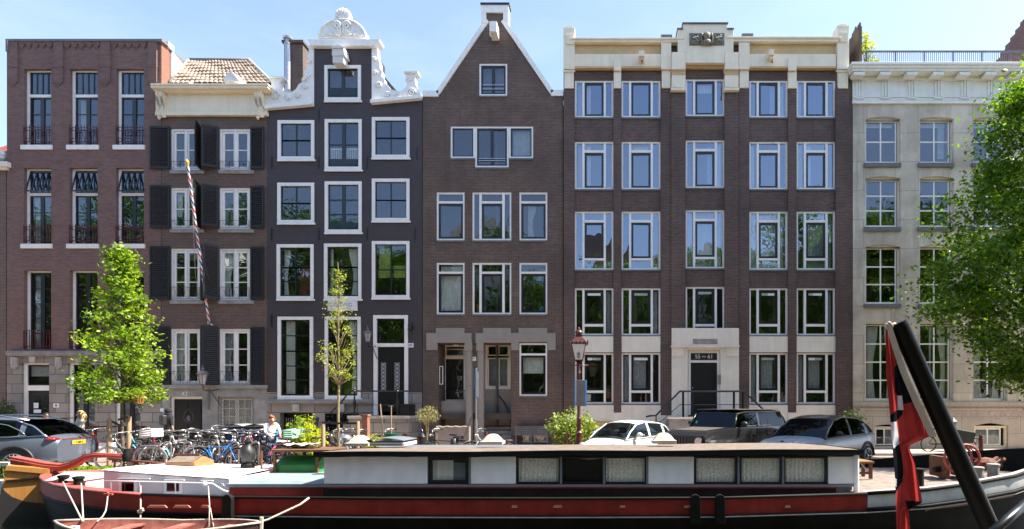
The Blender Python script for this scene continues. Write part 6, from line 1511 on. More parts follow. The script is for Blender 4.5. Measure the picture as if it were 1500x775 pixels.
    for xw in wheels:
        for s_ in (-1,1):
            y = s_*(Wd/2-.10)
            ar = MB(); pts = [(xw+(wr+.06)*math.cos(a), s_*(lerp(wtab,xw)*Wd/2-.005), wr+(wr+.06)*math.sin(a)) for a in [math.pi*k/16 for k in range(17)]]
            ar.tube(pts,.035 if not cladding else .05,6); ar.add([(p[0],p[1]+s_*.004,p[2]) for p in pts]+[(xw,s_*(lerp(wtab,xw)*Wd/2-.001),wr*.6)],[tuple(range(len(pts)))+(len(pts),)])
            ar.build('wheel_arch', M['plastic'], t, smooth='all')
            c = (xw, y, wr); wh = MB().lathe([(wr*.62,-.11),(wr*.9,-.11),(wr,-.07),(wr,.07),(wr*.9,.11),(wr*.68,.115),(wr*.62,.10)],c,28,axis='Y').build('wheel', M['tyre'], t, smooth=True)
            rm = MB(); e = s_*.112
            rm.tube([(xw+wr*.66*math.cos(a),y+e,wr+wr*.66*math.sin(a)) for a in [k*6.283/28 for k in range(28)]],.016,5,closed=True)
            for k in range(rimn): a = k*6.283/rimn; rm.bar((xw+.05*math.cos(a),y+e*.95,wr+.05*math.sin(a)),(xw+wr*.65*math.cos(a),y+e,wr+wr*.65*math.sin(a)),.028,.02)
            rm.ball((xw,y+e,wr),.055,8,sc_=(1,.4,1)); rm.build('rim', M['rim'], wh, smooth='all')
    for s_ in (-1,1):
        mb = MB(); xm = x0+(x1-x0)*.45+.18; mb.ball((xm,s_*(Wd/2+.08),lerp(zsh,xm)+.10),.11,10,sc_=(.7,1,.75)); mb.bar((xm,s_*(Wd/2-.07),lerp(zsh,xm)+.02),(xm,s_*(Wd/2+.04),lerp(zsh,xm)+.07),.04); mb.build('wing_mirror', body if not (boxy or cladding) else M['plastic'], t, smooth='all')
    def place(): t.location = pos; t.rotation_euler = (0,0,R(ang))
    return t, place
def gh_pillars(gh): x0,x1,x2,x3,_,_ = gh; return (x1+(x2-x1)*.42, x2-.0)
GL = M['carglass']
# white small hatchback: nose towards the canal and left
t, pl = car('small white three-door hatchback parked in front of the cream doorway steps', (paint('white_car_paint',(.78,.78,.76)),GL), 3.43,1.63,1.47,
    [(0,.62),(.08,.70),(.5,.86),(.85,.95),(1.6,.97),(2.9,1.02),(3.3,1.0),(3.43,.88)], (.72,1.42,2.75,3.32,[(.72,.93),(1.1,1.22),(1.42,1.40),(1.9,1.47),(2.6,1.43),(2.95,1.33),(3.32,1.0)],.16), (.62,2.96),.29,[(0,.72),(.2,.88),(.6,.98),(2.9,1.0),(3.3,.93),(3.43,.8)],[(0,.25),(3.43,.28)], (PX(866,16.6),16.7,0), 50, rimn=8)
mb = MB()
for s_ in (-1,1): mb.ball((.28,s_*.60,.72),.15,10,sc_=(1.1,.7,.8))
mb.build('headlight', M['lamp'], t, smooth='all'); mb = MB()
for s_ in (-1,1): mb.ball((3.33,s_*.70,1.0),.1,8,sc_=(.5,.7,1.8))
mb.build('tail_light', M['redlamp'], t, smooth='all'); MB().tube([(1.6,.0,1.47),(1.66,0,1.50)],.012,5).build('aerial', M['plastic'], t)
mb = MB(); mb.tube([(.86,-.55,.985),(.95,-.05,1.06)],.012,4); mb.tube([(.86,.05,.985),(.95,.5,1.06)],.012,4); mb.build('wiper', M['plastic'], t); pl()
# black boxy four wheel drive
bk = paint('black_car_paint',(.012,.012,.013))
t, pl = car('black boxy off-road car with slotted grille parked right of the white car', (bk,M['privglass']), 4.8,1.80,1.84,
    [(0,1.10),(.06,1.15),(.3,1.22),(1.3,1.29),(1.5,1.30),(4.8,1.30)], (1.45,1.72,4.6,4.8,[(1.45,1.3),(1.72,1.74),(2.2,1.80),(4.4,1.82),(4.62,1.79),(4.8,1.3)],.10), (.75,3.75),.41,[(0,.86),(.3,.88),(1.3,.93),(1.6,.98),(4.8,.98)],[(0,.5),(4.8,.5)], (PX(1004,15.9),16.3,0), 46, boxy=1, rimn=7)
mb = MB(); mb.box(-.03,.0,-.66,.66,.62,1.10); mb.build('grille', M['plastic'], t, bevel=.02); mb = MB()
for k in range(7): y=-.33+.11*k; mb.box(-.045,-.031,y-.03,y+.03,.70,1.05)
mb.build('grille_slot', M['lblack'], t)
for s_ in (-1,1):
    hl = MB().lathe([(.115,-.05),(.115,0),(.09,.01)],(-.035,s_*.56,.93),16,axis='X').build('headlight', M['lamp'], t, smooth=True); MB().tube([(-.07,s_*.56+.12*math.cos(a),.93+.12*math.sin(a)) for a in [k*6.283/16 for k in range(16)]],.012,5,closed=True).build('headlight_ring', M['plastic'], hl)
    mb = MB(); mb.grid([[(x,s_*.70,z),(x,s_*.97,z-.02),(x,s_*.97,z-.09)] for x,z in ((.02,.80),(.12,.93),(.3,.98),(1.15,.98),(1.35,.85))]); mb.build('front_fender', bk, t)
    MB().box(.02,.08,s_*.80-.06,s_*.80+.06,.74,.80).build('side_marker', M['amber'], t)
    mb = MB(); mb.tube([(1.75,s_*.885,1.33),(2.6,s_*.885,1.33),(2.62,s_*.885,1.33)],.010,4); mb.tube([(2.75,s_*.885,1.33),(3.55,s_*.885,1.33)],.010,4); mb.build('window_trim', M['rim'], t)
    mb = MB(); mb.box(2.45,2.6,s_*.885-.02,s_*.885+.02,1.05,1.09); mb.box(3.35,3.5,s_*.885-.02,s_*.885+.02,1.05,1.09); mb.build('door_handle', M['plastic'], t)
MB().box(-.22,-.05,-.8,.8,.42,.62).build('bumper', M['plastic'], t, bevel=.03); MB().lathe([(.38,-.13),(.40,0),(.38,.13)],(4.95,0,.95),20,axis='X').build('spare_wheel', M['tyre'], t, smooth=True)
MB().add([(.32,-.55,1.232),(.32,.55,1.232),(1.28,.60,1.298),(1.28,-.60,1.298)],[(0,1,2,3)]).build('dusty_bonnet', pm('pollen_dust_on_black',(.10,.085,.065),.6,var=.4,vs=6), t)
MB().box(1.78,4.5,-.74,.74,1.835,1.85).build('dusty_roof_panel', pm('dusty_black_roof',(.16,.135,.11),.8,var=.3,vs=5), t)
MB().add([(1.50,.62,1.40),(1.50,.55,1.40),(1.53,.55,1.48),(1.53,.62,1.48)],[(0,1,2,3)]).build('green_sticker', pm('green_sticker',(.05,.5,.25),.5), t); pl()
# grey-blue electric suv with black roof
gb = paint('light_steel_blue_paint',(.27,.33,.38),metal=.0,rough=.4,coat=.35)
t, pl = car('steel blue car with black roof beside the right end of the cabin roof', (gb,M['privglass']), 4.6,1.90,1.66,
    [(0,.68),(.06,.78),(.3,.88),(.7,.96),(1.25,1.02),(1.5,1.03),(3.8,1.09),(4.4,1.10),(4.6,.95)], (1.15,1.95,3.7,4.45,[(1.15,1.0),(1.55,1.33),(1.95,1.56),(2.5,1.65),(3.4,1.60),(4.0,1.40),(4.45,1.08)],.18), (.88,3.72),.37,[(0,.70),(.2,.86),(.7,.97),(3.9,1.0),(4.4,.93),(4.6,.8)],[(0,.3),(4.6,.34)], (PX(1140,15.8),16.0,0), 41, roofm=paint('black_roof_paint',(.015,.016,.018)), rimn=5, cladding=True)
mb = MB()
for s_ in (-1,1): mb.ball((.22,s_*.70,.80),.17,10,sc_=(1.1,.8,.35))
mb.build('headlight', M['plastic'], t, smooth='all'); MB().lathe([(.05,-.01),(.05,.01)],(.32,0,.93),12).build('bonnet_badge', M['plastic'], t)
mb = MB(); mb.tube([(4.5,s*.4,1.0) for s in (-2,-1,0,1,2)],.03,5); mb.build('tail_light', M['redlamp'], t); pl()
# grey estate suv at the left, seen from the rear quarter
gg = paint('slate_grey_paint',(.14,.165,.21),metal=.4,rough=.25)
t, pl = car('slate grey sport utility car seen from behind at the left edge', (gg,M['privglass']), 4.9,1.93,1.62,
    [(0,.70),(.06,.80),(.5,.93),(1.3,1.02),(1.6,1.03),(3.9,1.08),(4.6,1.12),(4.8,1.08),(4.9,1.0)], (1.3,2.1,4.1,4.72,[(1.3,1.01),(1.7,1.33),(2.1,1.53),(2.7,1.62),(3.9,1.57),(4.3,1.42),(4.72,1.07)],.20), (.95,4.02),.385,[(0,.72),(.2,.88),(.7,.98),(4.2,1.0),(4.7,.93),(4.9,.84)],[(0,.3),(4.6,.32),(4.9,.38)], (PX(49,16.2)-3.60,15.25,0), 0, rimn=16)
Z = MB()
for s_ in (-1,1):
    mb = MB(); mb.tube([(2.1,s_*.72,1.60),(2.6,s_*.73,1.66),(3.6,s_*.73,1.65),(4.2,s_*.72,1.53)],.02,6); mb.build('roof_rail', M['rim'], t, smooth='all')
    mb = MB(); mb.tube([(1.5,s_*.925,1.045),(3.9,s_*.93,1.09),(4.25,s_*.905,1.13),(4.1,s_*.87,1.25),(3.8,s_*.83,1.40),(3.3,s_*.80,1.50),(2.4,s_*.79,1.53)],.014,5); mb.build('window_chrome', M['rim'], t, smooth='all')
    MB().ball((4.74,s_*.74,1.02),.2,10,sc_=(.8,.95,.28)).build('tail_light', M['redlamp'], t, smooth='all'); MB().ball((4.78,s_*.66,.60),.14,8,sc_=(.5,1.2,.22)).build('reflector', M['redlamp'], t, smooth='all')
    MB().bar((3.0,s_*.972,.90),(3.22,s_*.972,.91),.03).build('door_handle', M['rim'], t)
MB().box(4.86,4.907,-.62,.62,1.0,1.02).build('light_bar', M['redlamp'], t); MB().box(4.72,4.90,-.8,.8,.28,.46).build('rear_bumper', M['plastic'], t, bevel=.04); MB().box(4.80,4.93,-.6,.6,.30,.36).build('diffuser', M['rim'], t, bevel=.01)
MB().box(4.90,4.915,-.26,.26,.84,.95).build('number_plate', pm('yellow_plate',(.75,.45,.02),.5), t, bevel=.006)
tx = text_obj('V-508-X','plate_letters',.085,M['lblack'],t,(4.918,0,.895),(R(90),0,R(90)))
MB().box(4.90,4.914,-.30,-.262,.84,.95).build('plate_blue_strip', M['bluesign'], t)
MB().box(3.95,4.35,-.7,.7,1.56,1.585).build('rear_spoiler', gg, t, bevel=.02); pl(); t.rotation_euler = (0,0,R(11)); t.scale = (1.02,1.0,1.01)

# ================================================================== bicycles
BM = {k: pm(k+'_bicycle_paint', c, .35, var=.1, obj=True, coat=.3) for k,c in dict(black=(.012,.012,.014), grey=(.16,.17,.18), silver=(.45,.46,.48), blue=(.03,.22,.60), red=(.45,.02,.03), pink=(.65,.10,.18), green=(.04,.12,.07), teal=(.10,.35,.42), white=(.6,.6,.6)).items()}
def bike(label, px, Y, ang, col='black', tyre=None, lean=5, extra=(), z=0, s=1.1):
    t = thing('bicycle', label, 'bicycle', (0,0,0), 'bicycles parked along the canal'); r=.34; fm = BM[col]; wb=1.08
    for k,xw in enumerate((0,wb)):
        w_ = MB().tube([(xw+r*math.cos(a),0,r+r*math.sin(a)) for a in [i*6.283/26 for i in range(26)]],.02,5,closed=True).build('wheel', BM[tyre] if tyre else M['tyre'], t, smooth='all')
        mb = MB(); mb.tube([(xw+(r-.03)*math.cos(a),0,r+(r-.03)*math.sin(a)) for a in [i*6.283/26 for i in range(26)]],.010,4,closed=True)
        for i in range(14): a=i*6.283/14; mb.add([(xw,-.03+.06*(i%2),r-.003),(xw,-.03+.06*(i%2),r+.003),(xw+(r-.03)*math.cos(a)-.003*math.sin(a),0,r+(r-.03)*math.sin(a)+.003*math.cos(a)),(xw+(r-.03)*math.cos(a)+.003*math.sin(a),0,r+(r-.03)*math.sin(a)-.003*math.cos(a))],[(0,1,2,3)])
        mb.tube([(xw,-.05,r),(xw,.05,r)],.022,6); mb.build('rim_and_spokes', M['galv'], w_, smooth='all')
        a0,a1 = ((.25,2.9) if k==0 else (.1,2.8)); mb = MB(); mb.grid([[(xw+(r+.035)*math.cos(a),y,r+(r+.035)*math.sin(a)) for y in (-.03,0,.03)] for a in [a0+(a1-a0)*i/12 for i in range(13)]]); mb.build('mudguard', fm if col not in ('black',) else M['plastic'], t, smooth='all')
    bb=(.62,0,.28); st=(.80,0,.72); hd=(.22,0,.82); hd2=(.19,0,.92)
    mb = MB()
    for a,c,q in ((hd,bb,.016),(bb,st,.016),((.20,0,.74),(.70,0,.50) if col in ('red','pink','white','grey') else (.785,0,.68),.014),(bb,(wb,.04,r),.009),(bb,(wb,-.04,r),.009),((st[0]-.03,0,.66),(wb,.04,r),.008),((st[0]-.03,0,.66),(wb,-.04,r),.008)): mb.tube([a,c],q,6)
    mb.tube([(.24,0,.72),hd2],.02,6)
    for s_ in (-.04,.04): mb.tube([(.22,s_*.6,.70),(.10,s_,.5),(0,s_,r)],.011,5)
    mb.build('frame', fm, t, smooth='all')
    mb = MB(); mb.tube([hd2,(.20,0,1.02)],.012,5); mb.tube([(.40,-.30,1.03),(.30,-.27,1.06),(.20,-.12,1.05),(.19,0,1.03),(.20,.12,1.05),(.30,.27,1.06),(.40,.30,1.03)],.012,5); mb.build('handlebar', M['galv'], t, smooth='all')
    for s_ in (-1,1): MB().tube([(.36,s_*.29,1.035),(.46,s_*.31,1.02)],.019,6).build('grip', M['plastic'], t)
    mb = MB(); mb.tube([st,(.825,0,.86)],.013,5); mb.build('seat_post', M['galv'], t)
    mb = MB(); mb.prism([(.70,-.02),(.80,-.045),(.93,-.10),(.96,0),(.93,.10),(.80,.045),(.70,.02)],.87,.915,plane='XY'); mb.build('saddle', M['plastic'], t, bevel=.015)
    mb = MB(); mb.tube([(.85,-.06,.72),(1.25,-.06,.72),(1.25,.06,.72),(.85,.06,.72)],.008,4); mb.tube([(1.0,0,.72),(1.2,0,.72)],.02,4)
    for s_ in (-.06,.06): mb.tube([(1.18,s_,.72),(wb,s_*.9,r)],.007,4)
    mb.build('luggage_rack', M['galv'] if col!='black' else M['plastic'], t)
    mb = MB(); mb.lathe([(.09,-.008),(.09,.008)],(bb[0],.05,bb[2]),14,axis='Y'); mb.bar((bb[0],.08,bb[2]),(bb[0]+.10,.08,bb[2]-.13),.02); mb.bar((bb[0],-.08,bb[2]),(bb[0]-.10,-.08,bb[2]+.13),.02); mb.box(bb[0]+.05,bb[0]+.15,.08,.17,bb[2]-.15,bb[2]-.12); mb.box(bb[0]-.15,bb[0]-.05,-.17,-.08,bb[2]+.12,bb[2]+.15)
    mb.box(.62,1.08,.045,.06,.27,.37); mb.build('crank_and_chain', M['plastic'], t)
    MB().ball((.13,0,.88),.045,8).build('lamp', M['galv'], t, smooth='all'); MB().ball((1.27,0,.70),.035,6,sc_=(.6,1,1)).build('rear_lamp', M['redlamp'], t, smooth='all')
    if 'crate' in extra or 'wcrate' in extra:
        mb = MB(); c = M['bwhite'] if 'wcrate' in extra else M['grncr']
        x0,x1,y0,y1,z0,z1 = -.12,.20,-.22,.22,.90,1.14
        for a in (0,1):
            for k in range(4): zz = z0+.06*k; mb.box(x0,x1,(y0,y1)[a]-.008,(y0,y1)[a]+.008,zz,zz+.045); mb.box((x0,x1)[a]-.008,(x0,x1)[a]+.008,y0,y1,zz,zz+.045)
        mb.box(x0,x1,y0,y1,z0-.01,z0); mb.build('crate', c, t)
    if 'panniers' in extra:
        for s_ in (-1,1): MB().box(.90,1.28,s_*.17-.07,s_*.17+.07,.42,.74).build('pannier', M['bwhite'], t, bevel=.02)
    if 'childseat' in extra:
        mb = MB(); mb.box(.86,1.16,-.15,.15,.78,.83)
        mb.grid([[(1.16+.22*v,-.17*(1-.3*v),.80+.62*v),(1.20+.22*v,0,.80+.66*v),(1.16+.22*v,.17*(1-.3*v),.80+.62*v)] for v in (0,.25,.5,.75,1)]); mb.box(.80,.95,-.19,-.14,.35,.80); mb.box(.80,.95,.14,.19,.35,.80)
        mb.build('child_seat', M['plastic'], t, smooth='all')
    if 'bag' in extra: MB().box(.9,1.3,-.20,.20,.40,.80).build('double_bag', M['plastic'], t, bevel=.05)
    t.location = (PX(px,Y),Y,z); t.rotation_euler = (R(lean),0,R(ang)); t.scale = (s,s,s); return t
M['grncr'] = pm('mint_green_crate', (.35,.62,.45), .5, obj=True)
bike('silver city bicycle nearest the canal behind the red tiller', 160,16.3,6,'grey','white',4)
bike('black bicycle behind the left stake of the lime tree', 146,17.6,24,'black',None,6)
bike('bicycle with a pale teal frame beside the right stake of the lime tree', 189,17.7,-12,'teal',None,5)
bike('black bicycle standing end-on just left of the white panniers', 203,18.3,62,'black',None,5)
bike('black bicycle carrying two white panniers', 232,17.7,208,'black',None,6,('panniers',))
bike('black bicycle with white wheels behind the white panniers', 196,19.0,12,'black','teal',6)
bike('black bicycle with a white plastic crate on its handlebars', 223,17.3,75,'black',None,-5,('wcrate',))
bike('grey bicycle just behind the car with the yellow number plate', 132,19.6,-8,'red',None,5)
bike('black bicycle leaning against the second silver bike stand', 276,17.9,70,'black',None,7)
bike('dark grey bicycle third from the left stand, turned end-on', 291,18.0,82,'grey',None,-6)
bike('upright black bicycle with high silver handlebars', 298,18.9,30,'black',None,4,(),0,1.2)
bike('black bicycle between the two middle silver stands', 307,17.7,64,'black',None,8)
bike('silver bicycle entangled in the middle of the bicycle row', 320,18.1,110,'silver',None,-7)
bike('black bicycle in front of the pink one', 333,17.6,58,'black',None,9)
bike('pink and white bicycle in front of the blue bins', 345,18.4,66,'pink',None,5)
bike('red framed bicycle behind the wrapped winch', 362,17.9,72,'red',None,-6)
bike('black bicycle with drop mudguard beside the last silver stand', 380,17.7,28,'black',None,6)
bike('bright blue bicycle frame nearest the rear cabin rail', 345,15.9,178,'blue',None,10)
bike('pink bicycle with a child seat beside the red-haired person', 409,17.2,80,'pink',None,4,('childseat',))
bike('bicycle carrying the mint green crate above the brown table', 434,17.4,-20,'black',None,6,('crate',))
bike('black bicycle behind the thin budding tree', 480,18.6,8,'black',None,5)
bike('silver bicycle with a blue lock in front of the basement grille', 497,19.0,-15,'silver',None,5)
bike('black bicycle with red saddle bag left of the right stake', 512,18.0,14,'black',None,4)
bike('black bicycle with double bag in front of the stone stoop', 556,18.9,3,'black',None,5,('bag',))
bike('dark bicycle whose front wheel has a light blue tyre', 625,19.0,2,'black','teal',5,('childseat',))
bike('pale grey bicycle leaning beside the blue sign pole', 690,18.9,14,'silver',None,6)
bike('dark green bicycle behind the black bicycle row at the left', 262,18.9,20,'green',None,5)
bike('silver bicycle just right of the white plastic crate', 252,17.5,98,'silver',None,-6)
bike('black bicycle squeezed against the leftmost silver bike stand', 262,17.8,52,'black',None,8)
bike('white framed bicycle behind the second silver bike stand', 284,18.3,118,'white',None,5)
bike('black bicycle with a tall rack right of the third silver bike stand', 326,17.4,84,'black',None,-8)
bike('grey bicycle leaning on the fourth silver bike stand', 352,17.6,48,'grey',None,7)
bike('black bicycle between the winch and the last silver bike stand', 368,18.5,20,'black',None,4)
bike('red and white bicycle end-on beside the pale teal bicycle', 210,17.5,85,'red','white',6)
for k,(px,lb) in enumerate(((245,'leftmost silver bike stand, right of the white crate'),(275,'second silver bike stand from the left'),(315,'third silver bike stand, in the middle of the row'),(344,'fourth silver bike stand, beside the pink bicycle'),(374,'rightmost silver bike stand, in front of the blue bin'))):
    Y=17.3; x=PX(px,Y); o = MB(); w_=.12; hh=.83
    pts = [(-w_,0),(-w_,hh-.1)]+[(-w_+.08-.08*math.cos(a),hh-.1+.1*math.sin(a)) for a in (.5,1.0,1.5)]+[(w_-.08+.08*math.cos(a),hh-.1+.1*math.sin(a)) for a in (1.5,1.0,.5)]+[(w_,hh-.1),(w_,0)]
    o.tube([(x+a,Y,b_) for a,b_ in pts],.024,8); tag(o.build('bike_stand', M['galv'], None, smooth='all', loc=(x,Y,0)), lb, 'bike stand', 'silver hoop bike stands')
# cargo bicycle in front of the stone house
def cargo(label, px, Y, ang):
    t = thing('cargo_bicycle', label, 'bicycle', (0,0,0))
    for xw,r in ((0,.27),(1.95,.31)):
        w_ = MB().tube([(xw+r*math.cos(a),0,r+r*math.sin(a)) for a in [i*6.283/24 for i in range(24)]],.026,6,closed=True).build('wheel', M['tyre'], t, smooth='all'); mb = MB(); mb.tube([(xw,-.05,r),(xw,.05,r)],.03,6)
        for i in range(12): a=i*6.283/12; mb.bar((xw,0,r),(xw+r*math.cos(a),0,r+r*math.sin(a)),.005)
        mb.build('spokes', M['galv'], w_)
    mb = MB(); mb.tube([(0,0,.27),(.22,0,.62),(.30,0,.32),(1.2,0,.30),(1.95,0,.31)],.024,6); mb.tube([(1.2,0,.30),(1.15,0,.95)],.022,6); mb.tube([(1.2,0,.32),(1.62,0,.78)],.02,6); mb.tube([(1.62,0,.78),(1.95,0,.31)],.014,5); mb.build('frame', M['plastic'], t)
    mb = MB(); mb.prism([(.28,.36),(1.08,.34),(1.12,.86),(.9,.93),(.15,.80)], -.28,.28); mb.build('covered_box', pm('dark_green_canopy',(.03,.045,.035),.7,var=.3,obj=True), t, bevel=.04)
    mb = MB(); 
    for k,(cx,cz) in enumerate(((.5,.66),(.62,.70),(.55,.56))): mb.tube([(cx+.09*math.cos(a)*(1+.3*math.sin(3*a+k)),-.29,cz+.08*math.sin(a)) for a in [i*6.283/12 for i in range(11)]],.014,4); 
    mb.build('green_graffiti_tag', pm('green_spray',(.08,.45,.22),.6), t)
    mb = MB(); mb.tube([(1.14,0,.95),(1.15,0,1.05)],.014,5); mb.tube([(1.35,-.28,1.04),(1.18,-.14,1.08),(1.15,0,1.06),(1.18,.14,1.08),(1.35,.28,1.04)],.014,5); mb.tube([(1.62,0,.78),(1.64,0,.90)],.014,5); mb.build('handlebar', M['galv'], t); MB().box(1.52,1.78,-.09,.09,.90,.95).build('saddle', M['plastic'], t, bevel=.02)
    t.location = (PX(px,Y),Y,.1); t.rotation_euler = (0,0,R(ang)); return t
cargo('long dark cargo bicycle with green graffiti on its cover in front of the stone house', 1430, 22.9, 180)
# black three wheeled cargo box and planters in front of the shuttered house
M['dkwood']=pm('dark_brown_box',(.035,.025,.02),.6,var=.3)
Y=19.6
for a,c,lb in ((219,262,'dark brown wooden street box left, behind the bicycles'),(276,318,'dark brown wooden street box right, beside the blue bins')):
    o = MB(); o.box(PX(a,Y),PX(c,Y),Y,Y+.8,.12,PZ(634,Y)); o.box(PX(a,Y)-.03,PX(c,Y)+.03,Y-.03,Y+.83,PZ(634,Y)+.003,PZ(632,Y)+.02); o.box(PX(a,Y)+.1,PX(c,Y)-.1,Y+.1,Y+.7,0,.118); tag(o.build('cargo_box', M['dkwood'], None, loc=(PX(a,Y),Y,0), bevel=.015), lb, 'box', 'dark wooden boxes')
# bins
M['binb']=pm('dark_blue_bin',(.022,.045,.10),.45,var=.15); M['binl']=pm('light_blue_bin',(.05,.26,.55),.45,var=.15); M['lidg']=pm('grey_green_lid',(.30,.32,.30),.6,var=.2)
for px0,px1,lb in ((328,358,'blue wheeled bin with pale lid, left of the pair'),(358,392,'dark blue wheeled bin with grey lid, right of the pair')):
    Y=19.0; t = thing('wheeled_bin', lb, 'bin', (PX(px0,Y),Y,0), 'blue bins'); x0,x1=PX(px0,Y),PX(px1,Y)-.02; zt=PZ(626,Y)
    mb = MB(); mb.add([(x0+.05,Y+.05,.1),(x1-.12,Y+.05,.1),(x1-.12,Y+.6,.1),(x0+.05,Y+.6,.1),(x0,Y,zt),(x1-.1,Y,zt),(x1-.1,Y+.7,zt),(x0,Y+.7,zt)],[(0,1,5,4),(1,2,6,5),(2,3,7,6),(3,0,4,7),(3,2,1,0)]); mb.build('tub', M['binb'], t, bevel=.02)
    MB().box(x1-.098,x1,Y+.02,Y+.66,.12,zt-.02).build('light_blue_side', M['binl'], t); MB().grid([[(x0-.03+(x1-x0+.04)*i/6,y,zt+.02+.09*math.sin(math.pi*(.05+.9*i/6))) for y in (Y-.03,Y+.74)] for i in range(7)]).build('lid', M['lidg'], t, smooth='all')
    for x in (x0+.12,x1-.22): MB().lathe([(.09,-.03),(.09,.03)],(x,Y+.6,.09),12,axis='Y').build('wheel', M['tyre'], t)
# ================================================================== street furniture
M['lampred'] = pm('dark_red_brown_iron', (.09,.022,.018), .35, var=.3, vs=9)
def lathe_o(prof, c, n, name, mt, parent): return MB().lathe(prof, c, n).build(name, mt, parent, smooth=True)
Y=19.2; x=PX(848,Y); t = thing('street_lamp', 'ornate dark red lamp post with crowned glass lantern beside the pale green bush', 'street lamp', (x,Y,0))
zl = PZ(533,Y)
lathe_o([(.17,0),(.17,.12),(.13,.16),(.12,.45),(.16,.5),(.12,.56),(.10,.62),(.10,1.0),(.14,1.04),(.085,1.1),(.075,1.5),(.09,1.53),(.06,1.58),(.05,zl-.35),(.075,zl-.3),(.05,zl-.25),(.045,zl)],(x,Y,0),16,'post',M['lampred'],t)
mb = MB(); mb.tube([(x-.30,Y,zl-.05),(x+.30,Y,zl-.05)],.016,6); 
for s_ in (-1,1):
    mb.ball((x+s_*.30,Y,zl-.05),.03,6); mb.tube([(x,Y,zl-.02),(x+s_*.12,Y,zl+.12),(x+s_*.13,Y,zl+.3)],.016,5)
mb.build('ladder_bar', M['lampred'], t, smooth='all')
zb, zt = PZ(528,Y), PZ(504,Y)
mb = MB(); wb, wt = .13,.24
cs = [(-1,-1),(1,-1),(1,1),(-1,1)]
for i,(a,c) in enumerate(cs):
    mb.bar((x+a*wb,Y+c*wb,zb),(x+a*wt,Y+c*wt,zt),.022); d=cs[(i+1)%4]
    mb.bar((x+a*wb,Y+c*wb,zb),(x+d[0]*wb,Y+d[1]*wb,zb),.025); mb.bar((x+a*wt,Y+c*wt,zt),(x+d[0]*wt,Y+d[1]*wt,zt),.04)
ln = mb.build('lantern', M['lampred'], t)
g = MB()
for i,(a,c) in enumerate(cs): d=cs[(i+1)%4]; g.add([(x+a*wb,Y+c*wb,zb),(x+d[0]*wb,Y+d[1]*wb,zb),(x+d[0]*wt,Y+d[1]*wt,zt),(x+a*wt,Y+c*wt,zt)],[(0,1,2,3)])
g.build('lantern_glass', pm('frosted_lantern_glass',(.62,.62,.60),.3,var=.1), ln)
mb = MB(); mb.box(x-.05,x+.05,Y-.2,Y-.17,zb+.05,zb+.25); mb.build('lamp_fitting', M['galv'], ln)
mb = MB(); mb.add([(x+a*(wt+.05),Y+c*(wt+.05),zt+.02) for a,c in cs]+[(x+a*.11,Y+c*.11,zt+.24) for a,c in cs],[(0,1,5,4),(1,2,6,5),(2,3,7,6),(3,0,4,7),(4,5,6,7),(3,2,1,0)]); mb.box(x-.10,x+.10,Y-.10,Y+.10,zt+.24,zt+.30)
for a,c in cs: mb.tube([(x+a*(wt+.05),Y+c*(wt+.05),zt+.0),(x+a*(wt+.08),Y+c*(wt+.08),zt+.12)],[.028,.008],5)
for k in range(4): mb.ball((x-.2+.133*k,Y-wt-.05,zt+.06),.03,6)
rf = mb.build('lantern_roof', M['lampred'], t); MB().lathe([(.08,0),(.11,.05),(.13,.1),(.10,.16),(.04,.2),(.05,.23),(.01,.28)],(x,Y,zt+.30),12).build('crown', M['lampred'], rf, smooth=True)
mb = MB(); mb.box(PX(845,Y-.1)-.02,PX(858.5,Y-.1),Y-.12,Y-.07,PZ(595,Y),PZ(557,Y)); sg = mb.build('blue_edged_sign', M['lead'], t, bevel=.01); MB().box(PX(857,Y-.1),PX(859,Y-.1)+.012,Y-.125,Y-.065,PZ(595,Y),PZ(557,Y)).build('sign_edge', pm('bright_blue_edge',(.08,.35,.65),.4), sg)
MB().box(PX(841,Y-.1),PX(843,Y-.1),Y-.12,Y-.07,PZ(595,Y),PZ(557,Y)).build('sign_edge', pm('blue_edge',(.06,.25,.5),.4), sg)
# blue sign on galvanised pole
Y=20.2; x=PX(697.5,Y); t = thing('sign_pole', 'thin grey pole with a narrow dark blue traffic sign seen edge-on', 'sign', (x,Y,0)); lathe_o([(.05,0),(.05,PZ(617,Y)),(.03,PZ(612,Y)),(.03,PZ(541,Y)),(.035,PZ(540,Y)),(.0301,PZ(539.5,Y))],(x,Y,0),10,'pole',M['galv'],t)
o = MB().box(x+.02,x+.05,Y-.28,Y+.22,PZ(583,Y),PZ(544,Y)).build('sign_plate', M['bluesign'], t, bevel=.01); MB().box(x+.051,x+.056,Y-.24,Y+.18,PZ(581,Y),PZ(546,Y)).build('sign_back', M['galv'], o)
